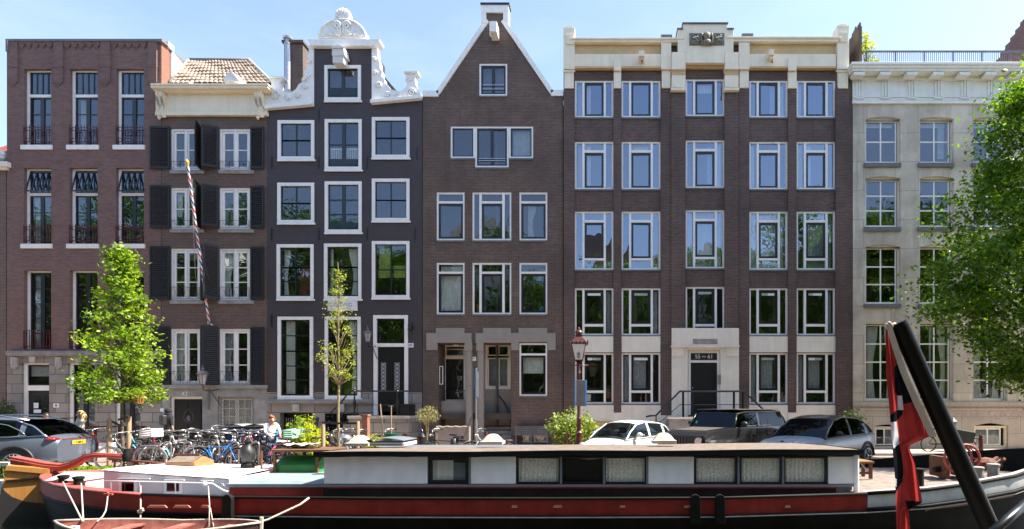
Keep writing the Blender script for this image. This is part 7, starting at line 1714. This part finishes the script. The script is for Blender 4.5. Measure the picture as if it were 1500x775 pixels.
# red bollards (amsterdam posts) and a black hydrant-like post
def post(px, Y, ptop, lb, r=.065):
    x=PX(px,Y); zt=PZ(ptop,Y); o = MB().lathe([(r,0),(r*.92,zt*.72),(r*1.15,zt*.74),(r*1.15,zt*.80),(r*.8,zt*.82),(r*.8,zt*.9),(r*1.0,zt*.92),(r*.9,zt*.97),(r*.3,zt)],(x,Y,0),12).build('street_post', M['lampred'], None, smooth=True, loc=(x,Y,0)); tag(o, lb, 'bollard', 'dark red street posts')
post(595,17.6,634,'short red street post in front of the bicycle with the double bag'); post(607.5,17.0,640,'short red street post left of the black cast-iron bollard'); post(712,18.6,633,'red street post in front of the porch stairs'); post(742,17.6,643,'red street post behind the middle dome roof light'); post(832.5,19.0,634,'red street post in the bush planter left of the lamp post'); post(1437,22.6,637,'red street post in front of the cargo bicycle',.09)
Y=17.3; x=PX(618,Y); t = MB().lathe([(.13,0),(.13,.35),(.15,.38),(.11,.42),(.11,.85),(.14,.9),(.15,1.0),(.08,1.08),(.04,1.12),(.05,1.18),(.01,1.24)],(x,Y,0),14).build('cast_iron_bollard', M['iron'], None, smooth=True, loc=(x,Y,0)); tag(t,'black cast-iron bollard with knob top beside the blue-tyred bicycle','bollard')
MB_ = MB().box(PX(470,17),PX(474,17)+.04,16.96,17.04,0,.02)
# bucket with sticks, brick post, fence wall
Y=17.6; x=PX(573,Y); t = thing('green_bucket', 'dark green bucket standing in front of the stone stoop', 'bucket', (x,Y,.55)); MB().lathe([(.16,0),(.20,.30),(.215,.31),(.215,.34),(.18,.33)],(x,Y,.75),14).build('bucket', pm('dark_green_bucket',(.012,.10,.06),.4), t, smooth=True); MB().box(x-.25,x+.25,Y-.2,Y+.2,.0,.75).build('stand', M['stone'], t)
for p0,p1,lb in (((562,648),(557,592),'slanting pale stick left of the green bucket'),((573,640),(573,594),'upright pale stick standing in the green bucket')):
    o = MB().tube([at(p0[0],p0[1],17.7),at(p1[0],p1[1],17.7)],.02,6).build('garden_stick', M['stakew'], None, loc=at(p0[0],p0[1],17.7)); tag(o,lb,'stick')
Y=21.5; o = MB().box(PX(530,Y),PX(538,Y),Y,Y+.25,0,PZ(610,Y)); o.box(PX(529,Y),PX(539,Y),Y-.03,Y+.28,PZ(610,Y)+.002,PZ(607,Y)); tag(o.build('brick_post', M['brick1r'], None, loc=(PX(534,Y),Y,0)), 'short reddish brick post at the foot of the stoop handrail', 'post')
Y=21.8; t = thing('garden_screen', 'low pebbled concrete screen with a white rope in front of the grey porch', 'low wall', (PX(665,Y),Y,0)); x0,x1 = PX(640,Y),PX(688,Y)
MB().box(x0,x1,Y,Y+.1,0,PZ(627,Y)).build('screen', M['greyp2'], t); 
for k,x in enumerate((x0,x1)): MB().tube([(x,Y-.05,0),(x,Y-.05,PZ(625,Y))],.04,8).build('end_post', M['rope'], t)
MB().tube([(x0+(x1-x0)*i/12,Y-.06,PZ(625,Y)+.015*math.sin(i*2)) for i in range(13)],.03,6).build('top_rope', M['rope'], t)
# low brown rail behind the left bicycles
Y=19.9; t = thing('low_rail', 'long low brown rail behind the bicycles at the left', 'railing', (PX(170,Y),Y,0)); MB().bar((PX(100,Y),Y,PZ(625,Y)),(PX(214,Y),Y,PZ(625,Y)),.08,.05).build('rail', M['lampred'], t)
for px in (105,140,175,210): MB().bar((PX(px,Y),Y,0),(PX(px,Y),Y,PZ(626,Y)),.06).build('rail_post', M['lampred'], t)
# white-stone plank and planting along the quay at the far left
Y=14.75; o = MB().box(PX(-60,Y),PX(18,Y),Y-.1,Y+.1,.38,.46); 
for px in (-50,-20,12): o.box(PX(px,Y),PX(px,Y)+.08,Y-.05,Y+.05,.02,.379)
tag(o.build('quay_rail', M['stonelt'], None, loc=(PX(-20,Y),Y,0)), 'pale low rail at the quay edge in front of the grey car', 'railing')
o = MB(); o.prism([(PX(-40,14.0),-.35),(PX(8,14.0),-.35),(PX(4,14.0),-.9),(PX(-40,14.0),-.9)], 13.2, 14.2); o.box(PX(-40,14),PX(9,14),13.15,14.25,-.349,-.30); tag(o.build('blue_boat', M['binl'], None, loc=(PX(-15,14),13.7,-.7)), 'corner of a small blue boat behind the wooden rudder at the far left', 'boat')
# wall lanterns
def wlantern(x, Y, zb, label, s=1.0):
    t = thing('wall_lantern', label, 'lantern', (x,Y,zb)); mb = MB(); w0,w1,h_ = .10*s,.19*s,.42*s
    for a in range(6): A=a*math.pi/3; mb.tube([(x+w0*math.cos(A),Y+w0*math.sin(A),zb),(x+w1*math.cos(A),Y+w1*math.sin(A),zb+h_)],.012,4)
    mb.lathe([(w0*1.1,-.03),(w0*1.1,0)],(x,Y,zb),6); mb.lathe([(w1*1.15,0),(w1*1.2,.03),(w1*.7,.14*s),(w1*.3,.17*s),(w1*.35,.24*s),(.02,.30*s),(.03,.34*s),(.005,.42*s)],(x,Y,zb+h_),12); mb.build('lantern_cage', M['sill'], t)
    MB().lathe([(w0*.9,0),(w1*.92,h_)],(x,Y,zb+.005),6).build('lantern_glass', pm('lantern_glass',(.45,.46,.44),.2), t)
    mb = MB(); mb.tube([(x,Y,zb-.03),(x,Y+.05,zb-.25*s),(x+.12*s,Y+.3,zb-.28*s),(x+.2*s,YF-.04,zb-.2*s)],.02,6); mb.tube([(x+.12*s,Y+.3,zb-.28*s),(x+.25*s,YF-.06,zb-.8*s),(x+.3*s,YF-.03,zb-.9*s)],.018,5); mb.build('bracket', M['iron'], t, smooth='all')
wlantern(PX(297,23.9),23.9,PZ(563,23.9),'hexagonal glass wall lantern between the front door and grilled window'); wlantern(PX(538.5,24.1),24.1,PZ(500,24.1),'small black wall lantern left of the black front door',.8)
o = MB(); o.ball((PX(603),YF-.12,PZ(480)),.10,8); 
for k in range(5): a=k*1.25; o.bar((PX(603),YF-.12,PZ(480)),(PX(603)+.16*math.cos(a),YF-.12,PZ(480)+.16*math.sin(a)),.03)
o.bar((PX(603),YF-.1,PZ(490)),(PX(603),YF-.02,PZ(475)),.03); tag(o.build('door_light_fitting', M['black'], None, loc=(PX(603),YF-.12,PZ(480))), 'black star shaped light fitting right of the fanlight', 'light')
# striped flag pole hanging over the front of the shuttered house
t = thing('striped_flagpole', 'long red, white and blue striped flagpole with a golden knob slanting over the shuttered house', 'flagpole', at(306,472,24.3))
m, nt, b_, L = new('barber_stripes'); tc = nt.nodes.new('ShaderNodeTexCoord'); se = nt.nodes.new('ShaderNodeSeparateXYZ'); L.new(tc.outputs['UV'], se.inputs[0])
a = Vector(at(306,471,24.5)); c = Vector(at(275,243,23.2)); d = (c-a); Ln = d.length; dn = d.normalized()
rows = []; uo = dn.orthogonal().normalized(); vo = dn.cross(uo); mbp = MB(); N=150; K=12; cols = [pm('pole_red',(.55,.03,.03),.5,var=.1),pm('pole_white',(.75,.74,.72),.5,var=.1),pm('pole_navy',(.02,.03,.10),.5,var=.1)]
for i in range(N+1): p = a+dn*(Ln*i/N); rr_=.048; rows.append([tuple(p+(uo*math.cos(6.283*k/K)+vo*math.sin(6.283*k/K))*rr_) for k in range(K)])
mbp.grid(rows, closed=True); mbp.m = [[0,1,2,1][int(((f//K)/N*Ln/.62+(f%K)/K)*4)%4] for f in range(len(mbp.f))]
mbp.build('pole', cols, t, smooth='all'); mb = MB(); mb.lathe([(.04,0),(.065,.03),(.04,.07),(.07,.11),(.075,.15),(.04,.21),(.015,.26)],(0,0,0),10)
q_ = dn.to_track_quat('Z','Y'); mb.v = [tuple(q_@Vector(v)+c) for v in mb.v]; mb.build('golden_knob', pm('gold_paint',(.75,.40,.04),.35,var=.2), t, smooth='all')
mb = MB(); mb.tube([a-dn*.12,a+dn*.02],.055,8); mb.tube([a-dn*.1,(a.x+.1,YF,a.z-.15)],.03,6); mb.tube([(a+dn*3.4),(a.x-.05,YF,PZ(410))],.015,5); mb.build('bracket', M['galv'], t)
MB().tube([at(281,262,23.3),at(283,330,23.8),at(286,400,24.2),at(291,438,24.5)],.010,5).build('halyard', M['rope'], t)
# bracket lamp arm etc on stone house
Y=23.9; o = MB().lathe([(.06,0),(.16,.28),(.19,.30),(.10,.40),(.03,.48)],(PX(1396,Y),Y,PZ(628,Y)),6); o.bar((PX(1396,Y),Y,PZ(615,Y)),(PX(1403,Y),YF-.01,PZ(618,Y)),.03); tag(o.build('wall_lantern', M['sill'], None, loc=(PX(1396,Y),Y,PZ(628,Y))), 'grey wall lantern low on the stone house behind the black pole', 'lantern')
# wooden nest-like basket hung in the lime tree
Y=17.1; x=PX(203,Y); mb = MB()
for k in range(12): a=k*6.283/12; mb.bar((x+.10*math.cos(a),Y+.10*math.sin(a),PZ(591,Y)),(x+.17*math.cos(a),Y+.17*math.sin(a),PZ(575,Y)),.03)
for z,r_ in ((PZ(591,Y),.10),(PZ(583,Y),.14),(PZ(575,Y),.17)): mb.tube([(x+r_*math.cos(a),Y+r_*math.sin(a),z) for a in [i*6.283/12 for i in range(12)]],.014,5,closed=True)
tag(mb.build('wicker_basket', M['worange'], None, loc=(x,Y,PZ(583,Y))), 'small orange wicker basket hanging low in the lime tree', 'basket')

# ================================================================== near mast with a drooping city flag, on the boat the camera stands beside
nb = thing('moored_boat', 'dark moored boat below the camera that carries the black ensign staff', 'boat', (1,1,WZ)); mb = MB()
rows = []
for i in range(11):
    u = i/10; x = -4+9*u; hw = 1.6*(1-abs(2*u-1)**3)+.05; rows.append([(x,1.0-hw,.35),(x,1.0-hw*.9,-.2),(x,1,-.9),(x,1.0+hw*.9,-.2),(x,1.0+hw,.35)])
mb.grid(rows); mb.build('hull', M['hullblk'], nb, smooth='all'); MB().grid([[r[0],r[4]] for r in rows]).build('deck', M['decktan'], nb)
YP = 2.4; p0 = Vector(at(1316,473,YP)); p1 = Vector(at(1457,790,YP)); d = (p1-p0).normalized(); p2 = p0+d*((p0.z-.35)/-d.z)
st = MB(); st.tube([p0,p0+d*.02,p2],[.034,.037,.042],20); o = st.build('ensign_staff', pm('gloss_black_staff',(.004,.005,.005),.38,var=.1,spec=.12), None, smooth=True, loc=p2); tag(o,'thick glossy black leaning ensign staff in the right foreground','flagpole')
fl = thing('city_flag', 'red and black city flag with white crosses drooping from the leaning black staff', 'flag', at(1305,478,2.36))
def edge(tab, y):
    if y <= tab[0][0]: return tab[0][1]
    for (a,va),(b_,vb) in zip(tab,tab[1:]):
        if y <= b_: return va+(vb-va)*(y-a)/(b_-a)
    return tab[-1][1]
Lf = [(476,1299),(490,1297.5),(550,1298),(600,1303),(640,1306),(700,1311),(742,1312.5),(800,1314)]
Rt = [(476,1303),(500,1309),(560,1333),(637,1361.5),(640,1360),(646,1347),(652,1333),(656,1332),(680,1341),(734,1351),(737,1350),(742,1342),(748,1331),(775,1333),(800,1333)]
def inpoly(x,y,P):
    r = False; j = len(P)-1
    for i in range(len(P)):
        if (P[i][1]>y)!=(P[j][1]>y) and x < (P[j][0]-P[i][0])*(y-P[i][1])/(P[j][1]-P[i][1])+P[i][0]: r = not r
        j = i
    return r
blk = [[(1310,537),(1319,531),(1340,588),(1322,592.5),(1311,574)],[(1304,608),(1315,600),(1323,601),(1321.5,608),(1312,618),(1303.5,619)],[(1308,640),(1317,650),(1321,668),(1323.5,690),(1322,704),(1311.5,723),(1307,700),(1306,655)],[(1326,733),(1351,735),(1336,745),(1329,746)]]
wht = [[(1314.5,580),(1321.5,580),(1323.5,600.5),(1315,600.5)],[(1303.5,619),(1313,617.5),(1317.5,650),(1309,657),(1305,640)],[(1310.2,700),(1313.4,702),(1313,713),(1310.8,712)]]
NR, NCc = 400, 84; rows = []; info = []
for i in range(NR+1):
    y = 476+(800-476)*i/NR; l = edge(Lf,y); r = edge(Rt,y); row=[]
    for j in range(NCc+1):
        u = j/NCc; px = l+(r-l)*u; dY = .030*math.sin(u*6.5+y*.012)+.012*math.sin(u*15+y*.03)-.02*u+.03*(1-u)*math.sin(y*.02)
        row.append(tuple(at(px,y,YP+.02+dY)))
    rows.append(row)
mb = MB(); mb.grid(rows)
for f in range(len(mb.f)):
    i,j = divmod(f,NCc); y = 476+(800-476)*(i+.5)/NR; l = edge(Lf,y); r = edge(Rt,y); px = l+(r-l)*(j+.5)/NCc
    mb.m[f] = 2 if any(inpoly(px,y,P) for P in wht) else (1 if any(inpoly(px,y,P) for P in blk) else 0)
def cloth(name, c):
    m = bpy.data.materials.new(name); m.use_nodes=True; nt=m.node_tree; nt.nodes.clear(); o_=nt.nodes.new('ShaderNodeOutputMaterial'); d_=nt.nodes.new('ShaderNodeBsdfDiffuse'); t_=nt.nodes.new('ShaderNodeBsdfTranslucent'); x_=nt.nodes.new('ShaderNodeMixShader'); x_.inputs[0].default_value=.4
    v = wpos(nt); cc = mix(nt, c, tuple(q*.75 for q in c), noise(nt,v,14,4,.6)); nt.links.new(cc,d_.inputs[0]); nt.links.new(cc,t_.inputs[0]); nt.links.new(d_.outputs[0],x_.inputs[1]); nt.links.new(t_.outputs[0],x_.inputs[2]); nt.links.new(x_.outputs[0],o_.inputs[0]); return m
ck = mb.build('flag_cloth', [cloth('flag_red',(.42,.05,.045)),cloth('flag_black',(.012,.013,.016)),cloth('flag_white',(.62,.62,.66))], fl, smooth='all')
mb = MB(); mb.grid([[tuple(at(1302+dx0,479,YP-.03)) for dx0 in (-3,5)],[tuple(at(1308+dx0,500,YP-.035)) for dx0 in (-4,6)],[tuple(at(1323+dx0,545,YP-.035)) for dx0 in (-4.5,5.5)],[tuple(at(1342+dx0,590,YP-.035)) for dx0 in (-4.5,6)],[tuple(at(1366+dx0,640,YP-.03)) for dx0 in (-4.5,6.5)]])
mb.build('hoist_webbing', pm('grey_webbing',(.36,.35,.34),.8,var=.2,vs=20), fl, smooth='all'); mb = MB()
for k in range(5): mb.ball(at(1302+3*math.cos(k*1.6),477+2.5*math.sin(k*1.6),YP-.02),.012,6)
mb.tube([at(1302,478,YP),at(1312,474,YP)],.007,5); mb.build('cord_knot', M['rope'], fl, smooth='all')
o = MB().tube([at(1430,800,2.0),at(1520,723,2.15)],.017,10).build('grey_stay', M['iron'], None, smooth='all', loc=at(1450,785,2.0)); o2 = MB(); tag(o,'grey metal rail crossing the bottom right corner in the foreground','rail')
# ================================================================== people
def figure(label, loc, ang, J, cols, hair=None, height=1.72, extras=None):
    """one skinned body; J: joint name -> (x,y,z) in metres for a 1.72 m person facing -y"""
    base = dict(pelvis=(0,0,.95), waist=(0,0,1.10), chest=(0,0,1.30), neck=(0,0,1.47), skull=(0,-.01,1.56), crown=(0,-.01,1.66), face=(0,-.05,1.58), nose=(0,-.115,1.58),
        sl=(-.17,0,1.41), el=(-.22,0,1.13), wl=(-.23,-.05,.88), sr=(.17,0,1.41), er=(.22,0,1.13), wr=(.23,-.05,.88),
        hl=(-.09,0,.90), kl=(-.10,-.01,.50), al=(-.10,.02,.09), tl=(-.11,-.15,.04), hr=(.09,0,.90), kr=(.10,-.01,.50), ar=(.10,.02,.09), tr=(.11,-.15,.04))
    base.update(J); V = []; E = []; Rr = []; lab = []; ix = {}
    rad = dict(pelvis=(.15,.11),waist=(.125,.095),chest=(.155,.11),neck=(.052,.055),skull=(.072,.085),crown=(.06,.072),face=(.058,.05),nose=(.012,.012),sl=(.062,.062),sr=(.062,.062),el=(.043,.043),er=(.043,.043),wl=(.028,.028),wr=(.028,.028),
        hl=(.095,.095),hr=(.095,.095),kl=(.06,.06),kr=(.06,.06),al=(.04,.04),ar=(.04,.04),tl=(.035,.028),tr=(.035,.028))
    zone = dict(pelvis=1,waist=0,chest=0,neck=2,skull=2,crown=2,face=2,nose=2,sl=0,sr=0,el=cols[4],er=cols[4],wl=2,wr=2,hl=1,hr=1,kl=1,kr=1,al=1,ar=1,tl=3,tr=3)
    for k,p in base.items(): ix[k] = len(V); V.append(Vector(p)); Rr.append(rad[k]); lab.append(zone[k])
    for a,c in (('pelvis','waist'),('waist','chest'),('chest','neck'),('neck','skull'),('skull','crown'),('skull','face'),('face','nose'),('chest','sl'),('sl','el'),('el','wl'),('chest','sr'),('sr','er'),('er','wr'),('pelvis','hl'),('hl','kl'),('kl','al'),('al','tl'),('pelvis','hr'),('hr','kr'),('kr','ar'),('ar','tr')): E.append((ix[a],ix[c]))
    for s in 'lr':       # palm and five fingers
        w = Vector(base['w'+s]); d = (w-Vector(base['e'+s])).normalized(); side = d.orthogonal().normalized(); curl = d.cross(side)
        i0 = ix['w'+s]; V.append(w+d*.05); Rr.append((.030,.018)); lab.append(2); pi = len(V)-1; E.append((i0,pi))
        for f in range(4):
            q = w+d*.085+side*(-.027+.018*f); V.append(q); Rr.append((.009,.009)); lab.append(2); E.append((pi,len(V)-1)); l_ = (.055,.068,.062,.048)[f]
            V.append(q+d*l_*.6+curl*.015); Rr.append((.008,.008)); lab.append(2); E.append((len(V)-2,len(V)-1)); V.append(q+d*l_*.8+curl*.035); Rr.append((.007,.007)); lab.append(2); E.append((len(V)-2,len(V)-1))
        q = w+d*.03+side*-.035; V.append(q); Rr.append((.010,.010)); lab.append(2); E.append((pi,len(V)-1)); V.append(q+d*.04+side*-.02+curl*.012); Rr.append((.009,.009)); lab.append(2); E.append((len(V)-2,len(V)-1))
    me = bpy.data.meshes.new('b'); me.from_pydata(V,E,[]); o = bpy.data.objects.new('b',me); COL.objects.link(o); o.modifiers.new('s','SKIN')
    if not me.skin_vertices: raise RuntimeError('no skin layer')
    for i,sv_ in enumerate(me.skin_vertices[0].data): sv_.radius = Rr[i]; sv_.use_root = (i == 0)
    ss = o.modifiers.new('u','SUBSURF'); ss.levels = 2; ss.render_levels = 2
    dg = bpy.context.evaluated_depsgraph_get(); m2 = bpy.data.meshes.new_from_object(o.evaluated_get(dg)); bpy.data.objects.remove(o)
    m2.materials.clear(); [m2.materials.append(c) for c in cols[:4]]
    for p in m2.polygons:
        c = p.center; best = 9; z = 0
        for a,b_ in E:
            A,B = V[a],V[b_]; t = max(0,min(1,(c-A).dot(B-A)/max(1e-9,(B-A).length_squared))); q = A.lerp(B,t); dd = (c-q).length-max(Rr[a])*.5
            if dd < best: best = dd; z = lab[a] if t < .5 else lab[b_]
        p.material_index = z; p.use_smooth = True
    t = thing('person', label, 'person', (0,0,0)); bd = bpy.data.objects.new('body', m2); COL.objects.link(bd); bd.parent = t
    F_ = Vector(base['face']); S_ = Vector(base['skull']); fd = (Vector(base['nose'])-S_).normalized(); sd = fd.cross(Vector((0,0,1))).normalized()
    mb = MB(); 
    for s in (-1,1): mb.ball(S_+fd*.105+sd*s*.03+Vector((0,0,.022)),.009,6)
    mb.build('eyes', M['black'], t, smooth='all'); mb = MB()
    for s in (-1,1): mb.ball(S_+sd*s*.082,.02,6,sc_=(.5,1,1.4))
    mb.build('ears', cols[2], t, smooth='all')
    if hair:
        hm, style = hair; mb = MB(); up = Vector((0,0,1)); c = S_+Vector((0,0,.035))-fd*.018
        mb.ball(c,.108,12,sc_=(.92,.98,1.0)); o2 = len(mb.v)
        # cut the face free: pull the front lower cap back
        for i,v in enumerate(mb.v):
            w = Vector(v)-c
            if w.dot(fd) > .02 and w.z < .045: mb.v[i] = tuple(c+w*.72-fd*.03)
        if style == 'long': 
            for k in range(9): a = (k-4)/4*1.5; q = -fd*math.cos(a)+sd*math.sin(a); mb.tube([c+q*.08+up*.03,c+q*.11-up*.10,c+q*.10-up*.24,c+q*.06-up*.32],[.035,.045,.035,.012],6)
        if style == 'bun': mb.ball(c-fd*.11+up*.04,.05,8)
        mb.build('hair', hm, t, smooth='all')
    if extras: extras(t, base)
    s_ = height/1.72; t.scale = (s_,)*3; t.location = loc; t.rotation_euler = (0,0,R(ang)); return t
SK = pm('skin',(.52,.30,.20),.5,var=.1,obj=True); SH = pm('dark_shoe',(.02,.02,.02),.5,obj=True); JN = pm('blue_denim',(.05,.08,.16),.8,obj=True); BLK = pm('black_cloth',(.015,.015,.018),.85,var=.3,vs=9,obj=True)
WH = pm('white_shirt_cloth',(.74,.74,.76),.8,var=.08,obj=True); CRM = pm('pale_green_print_top',(.62,.62,.50),.8,var=.3,vs=20,obj=True)
HB = pm('blond_hair',(.62,.42,.17),.55,var=.4,vs=25,obj=True); HR = pm('ginger_hair',(.42,.13,.035),.55,var=.4,vs=25,obj=True); HD = pm('dark_hair',(.025,.018,.013),.5,obj=True)
def phone(t,b): MB().box(-.05,.0,-.40,-.385,1.30,1.43).build('phone', M['black'], t)
figure('woman with long blond hair and pale top holding up a phone behind the grey car', (PX(118,18.0),18.0,0), -35,
    dict(el=(-.24,-.10,1.15), wl=(-.08,-.34,1.28), er=(.24,-.08,1.14), wr=(.05,-.34,1.27), face=(0,-.05,1.565), nose=(0,-.11,1.55), skull=(0,-.02,1.56)), (CRM,JN,SK,SH,0), (HB,'long'), 1.83, phone)
figure('person with ginger hair and white top looking down beside the child-seat bicycle', (PX(397,18.0),18.0,0), 48,
    dict(chest=(0,-.03,1.30), neck=(0,-.07,1.46), skull=(0,-.12,1.535), crown=(0,-.13,1.63), face=(0,-.16,1.53), nose=(0,-.22,1.49), er=(.22,-.14,1.15), wr=(.16,-.36,1.03), el=(-.22,-.14,1.14), wl=(-.14,-.36,1.02)), (WH,JN,SK,SH,0), (HR,'bun'), 1.68)
def hood(t,b):
    mb = MB(); mb.ball((0,.01,1.585),.125,12,sc_=(.95,1,1.1)); mb.tube([(0,.02,1.43),(0,.03,1.50)],[.13,.12],12); mb.build('hood', BLK, t, smooth='all')
    mb = MB(); mb.box(-.15,.15,.10,.28,1.02,1.42); mb.build('rucksack', M['plastic'], t, bevel=.04)
    mb = MB(); mb.lathe([(.24,.62),(.22,.9),(.20,1.2),(.22,1.38),(.10,1.46)],(0,.0,0),14); mb.v = [(x,y*.66,z) for x,y,z in mb.v]; mb.build('coat', BLK, t, smooth='all')
figure('person in a black hooded coat with a rucksack facing the dark front door', (PX(236,23.3),23.3,.1), 165, dict(kl=(-.10,-.10,.50)), (BLK,BLK,SK,SH,0), None, 1.74, hood) if 0 else None
figure('person in black hooded coat with rucksack left of the dark front door', (PX(247,23.4),23.4,.1), 150, dict(er=(.26,-.08,1.13)), (BLK,BLK,SK,SH,0), None, 1.80, hood)
figure('dark haired person seen just above the grey car roof', (PX(68,20.6),20.6,0), 60, dict(), (BLK,JN,SK,SH,0), (HD,'short'), 1.74)
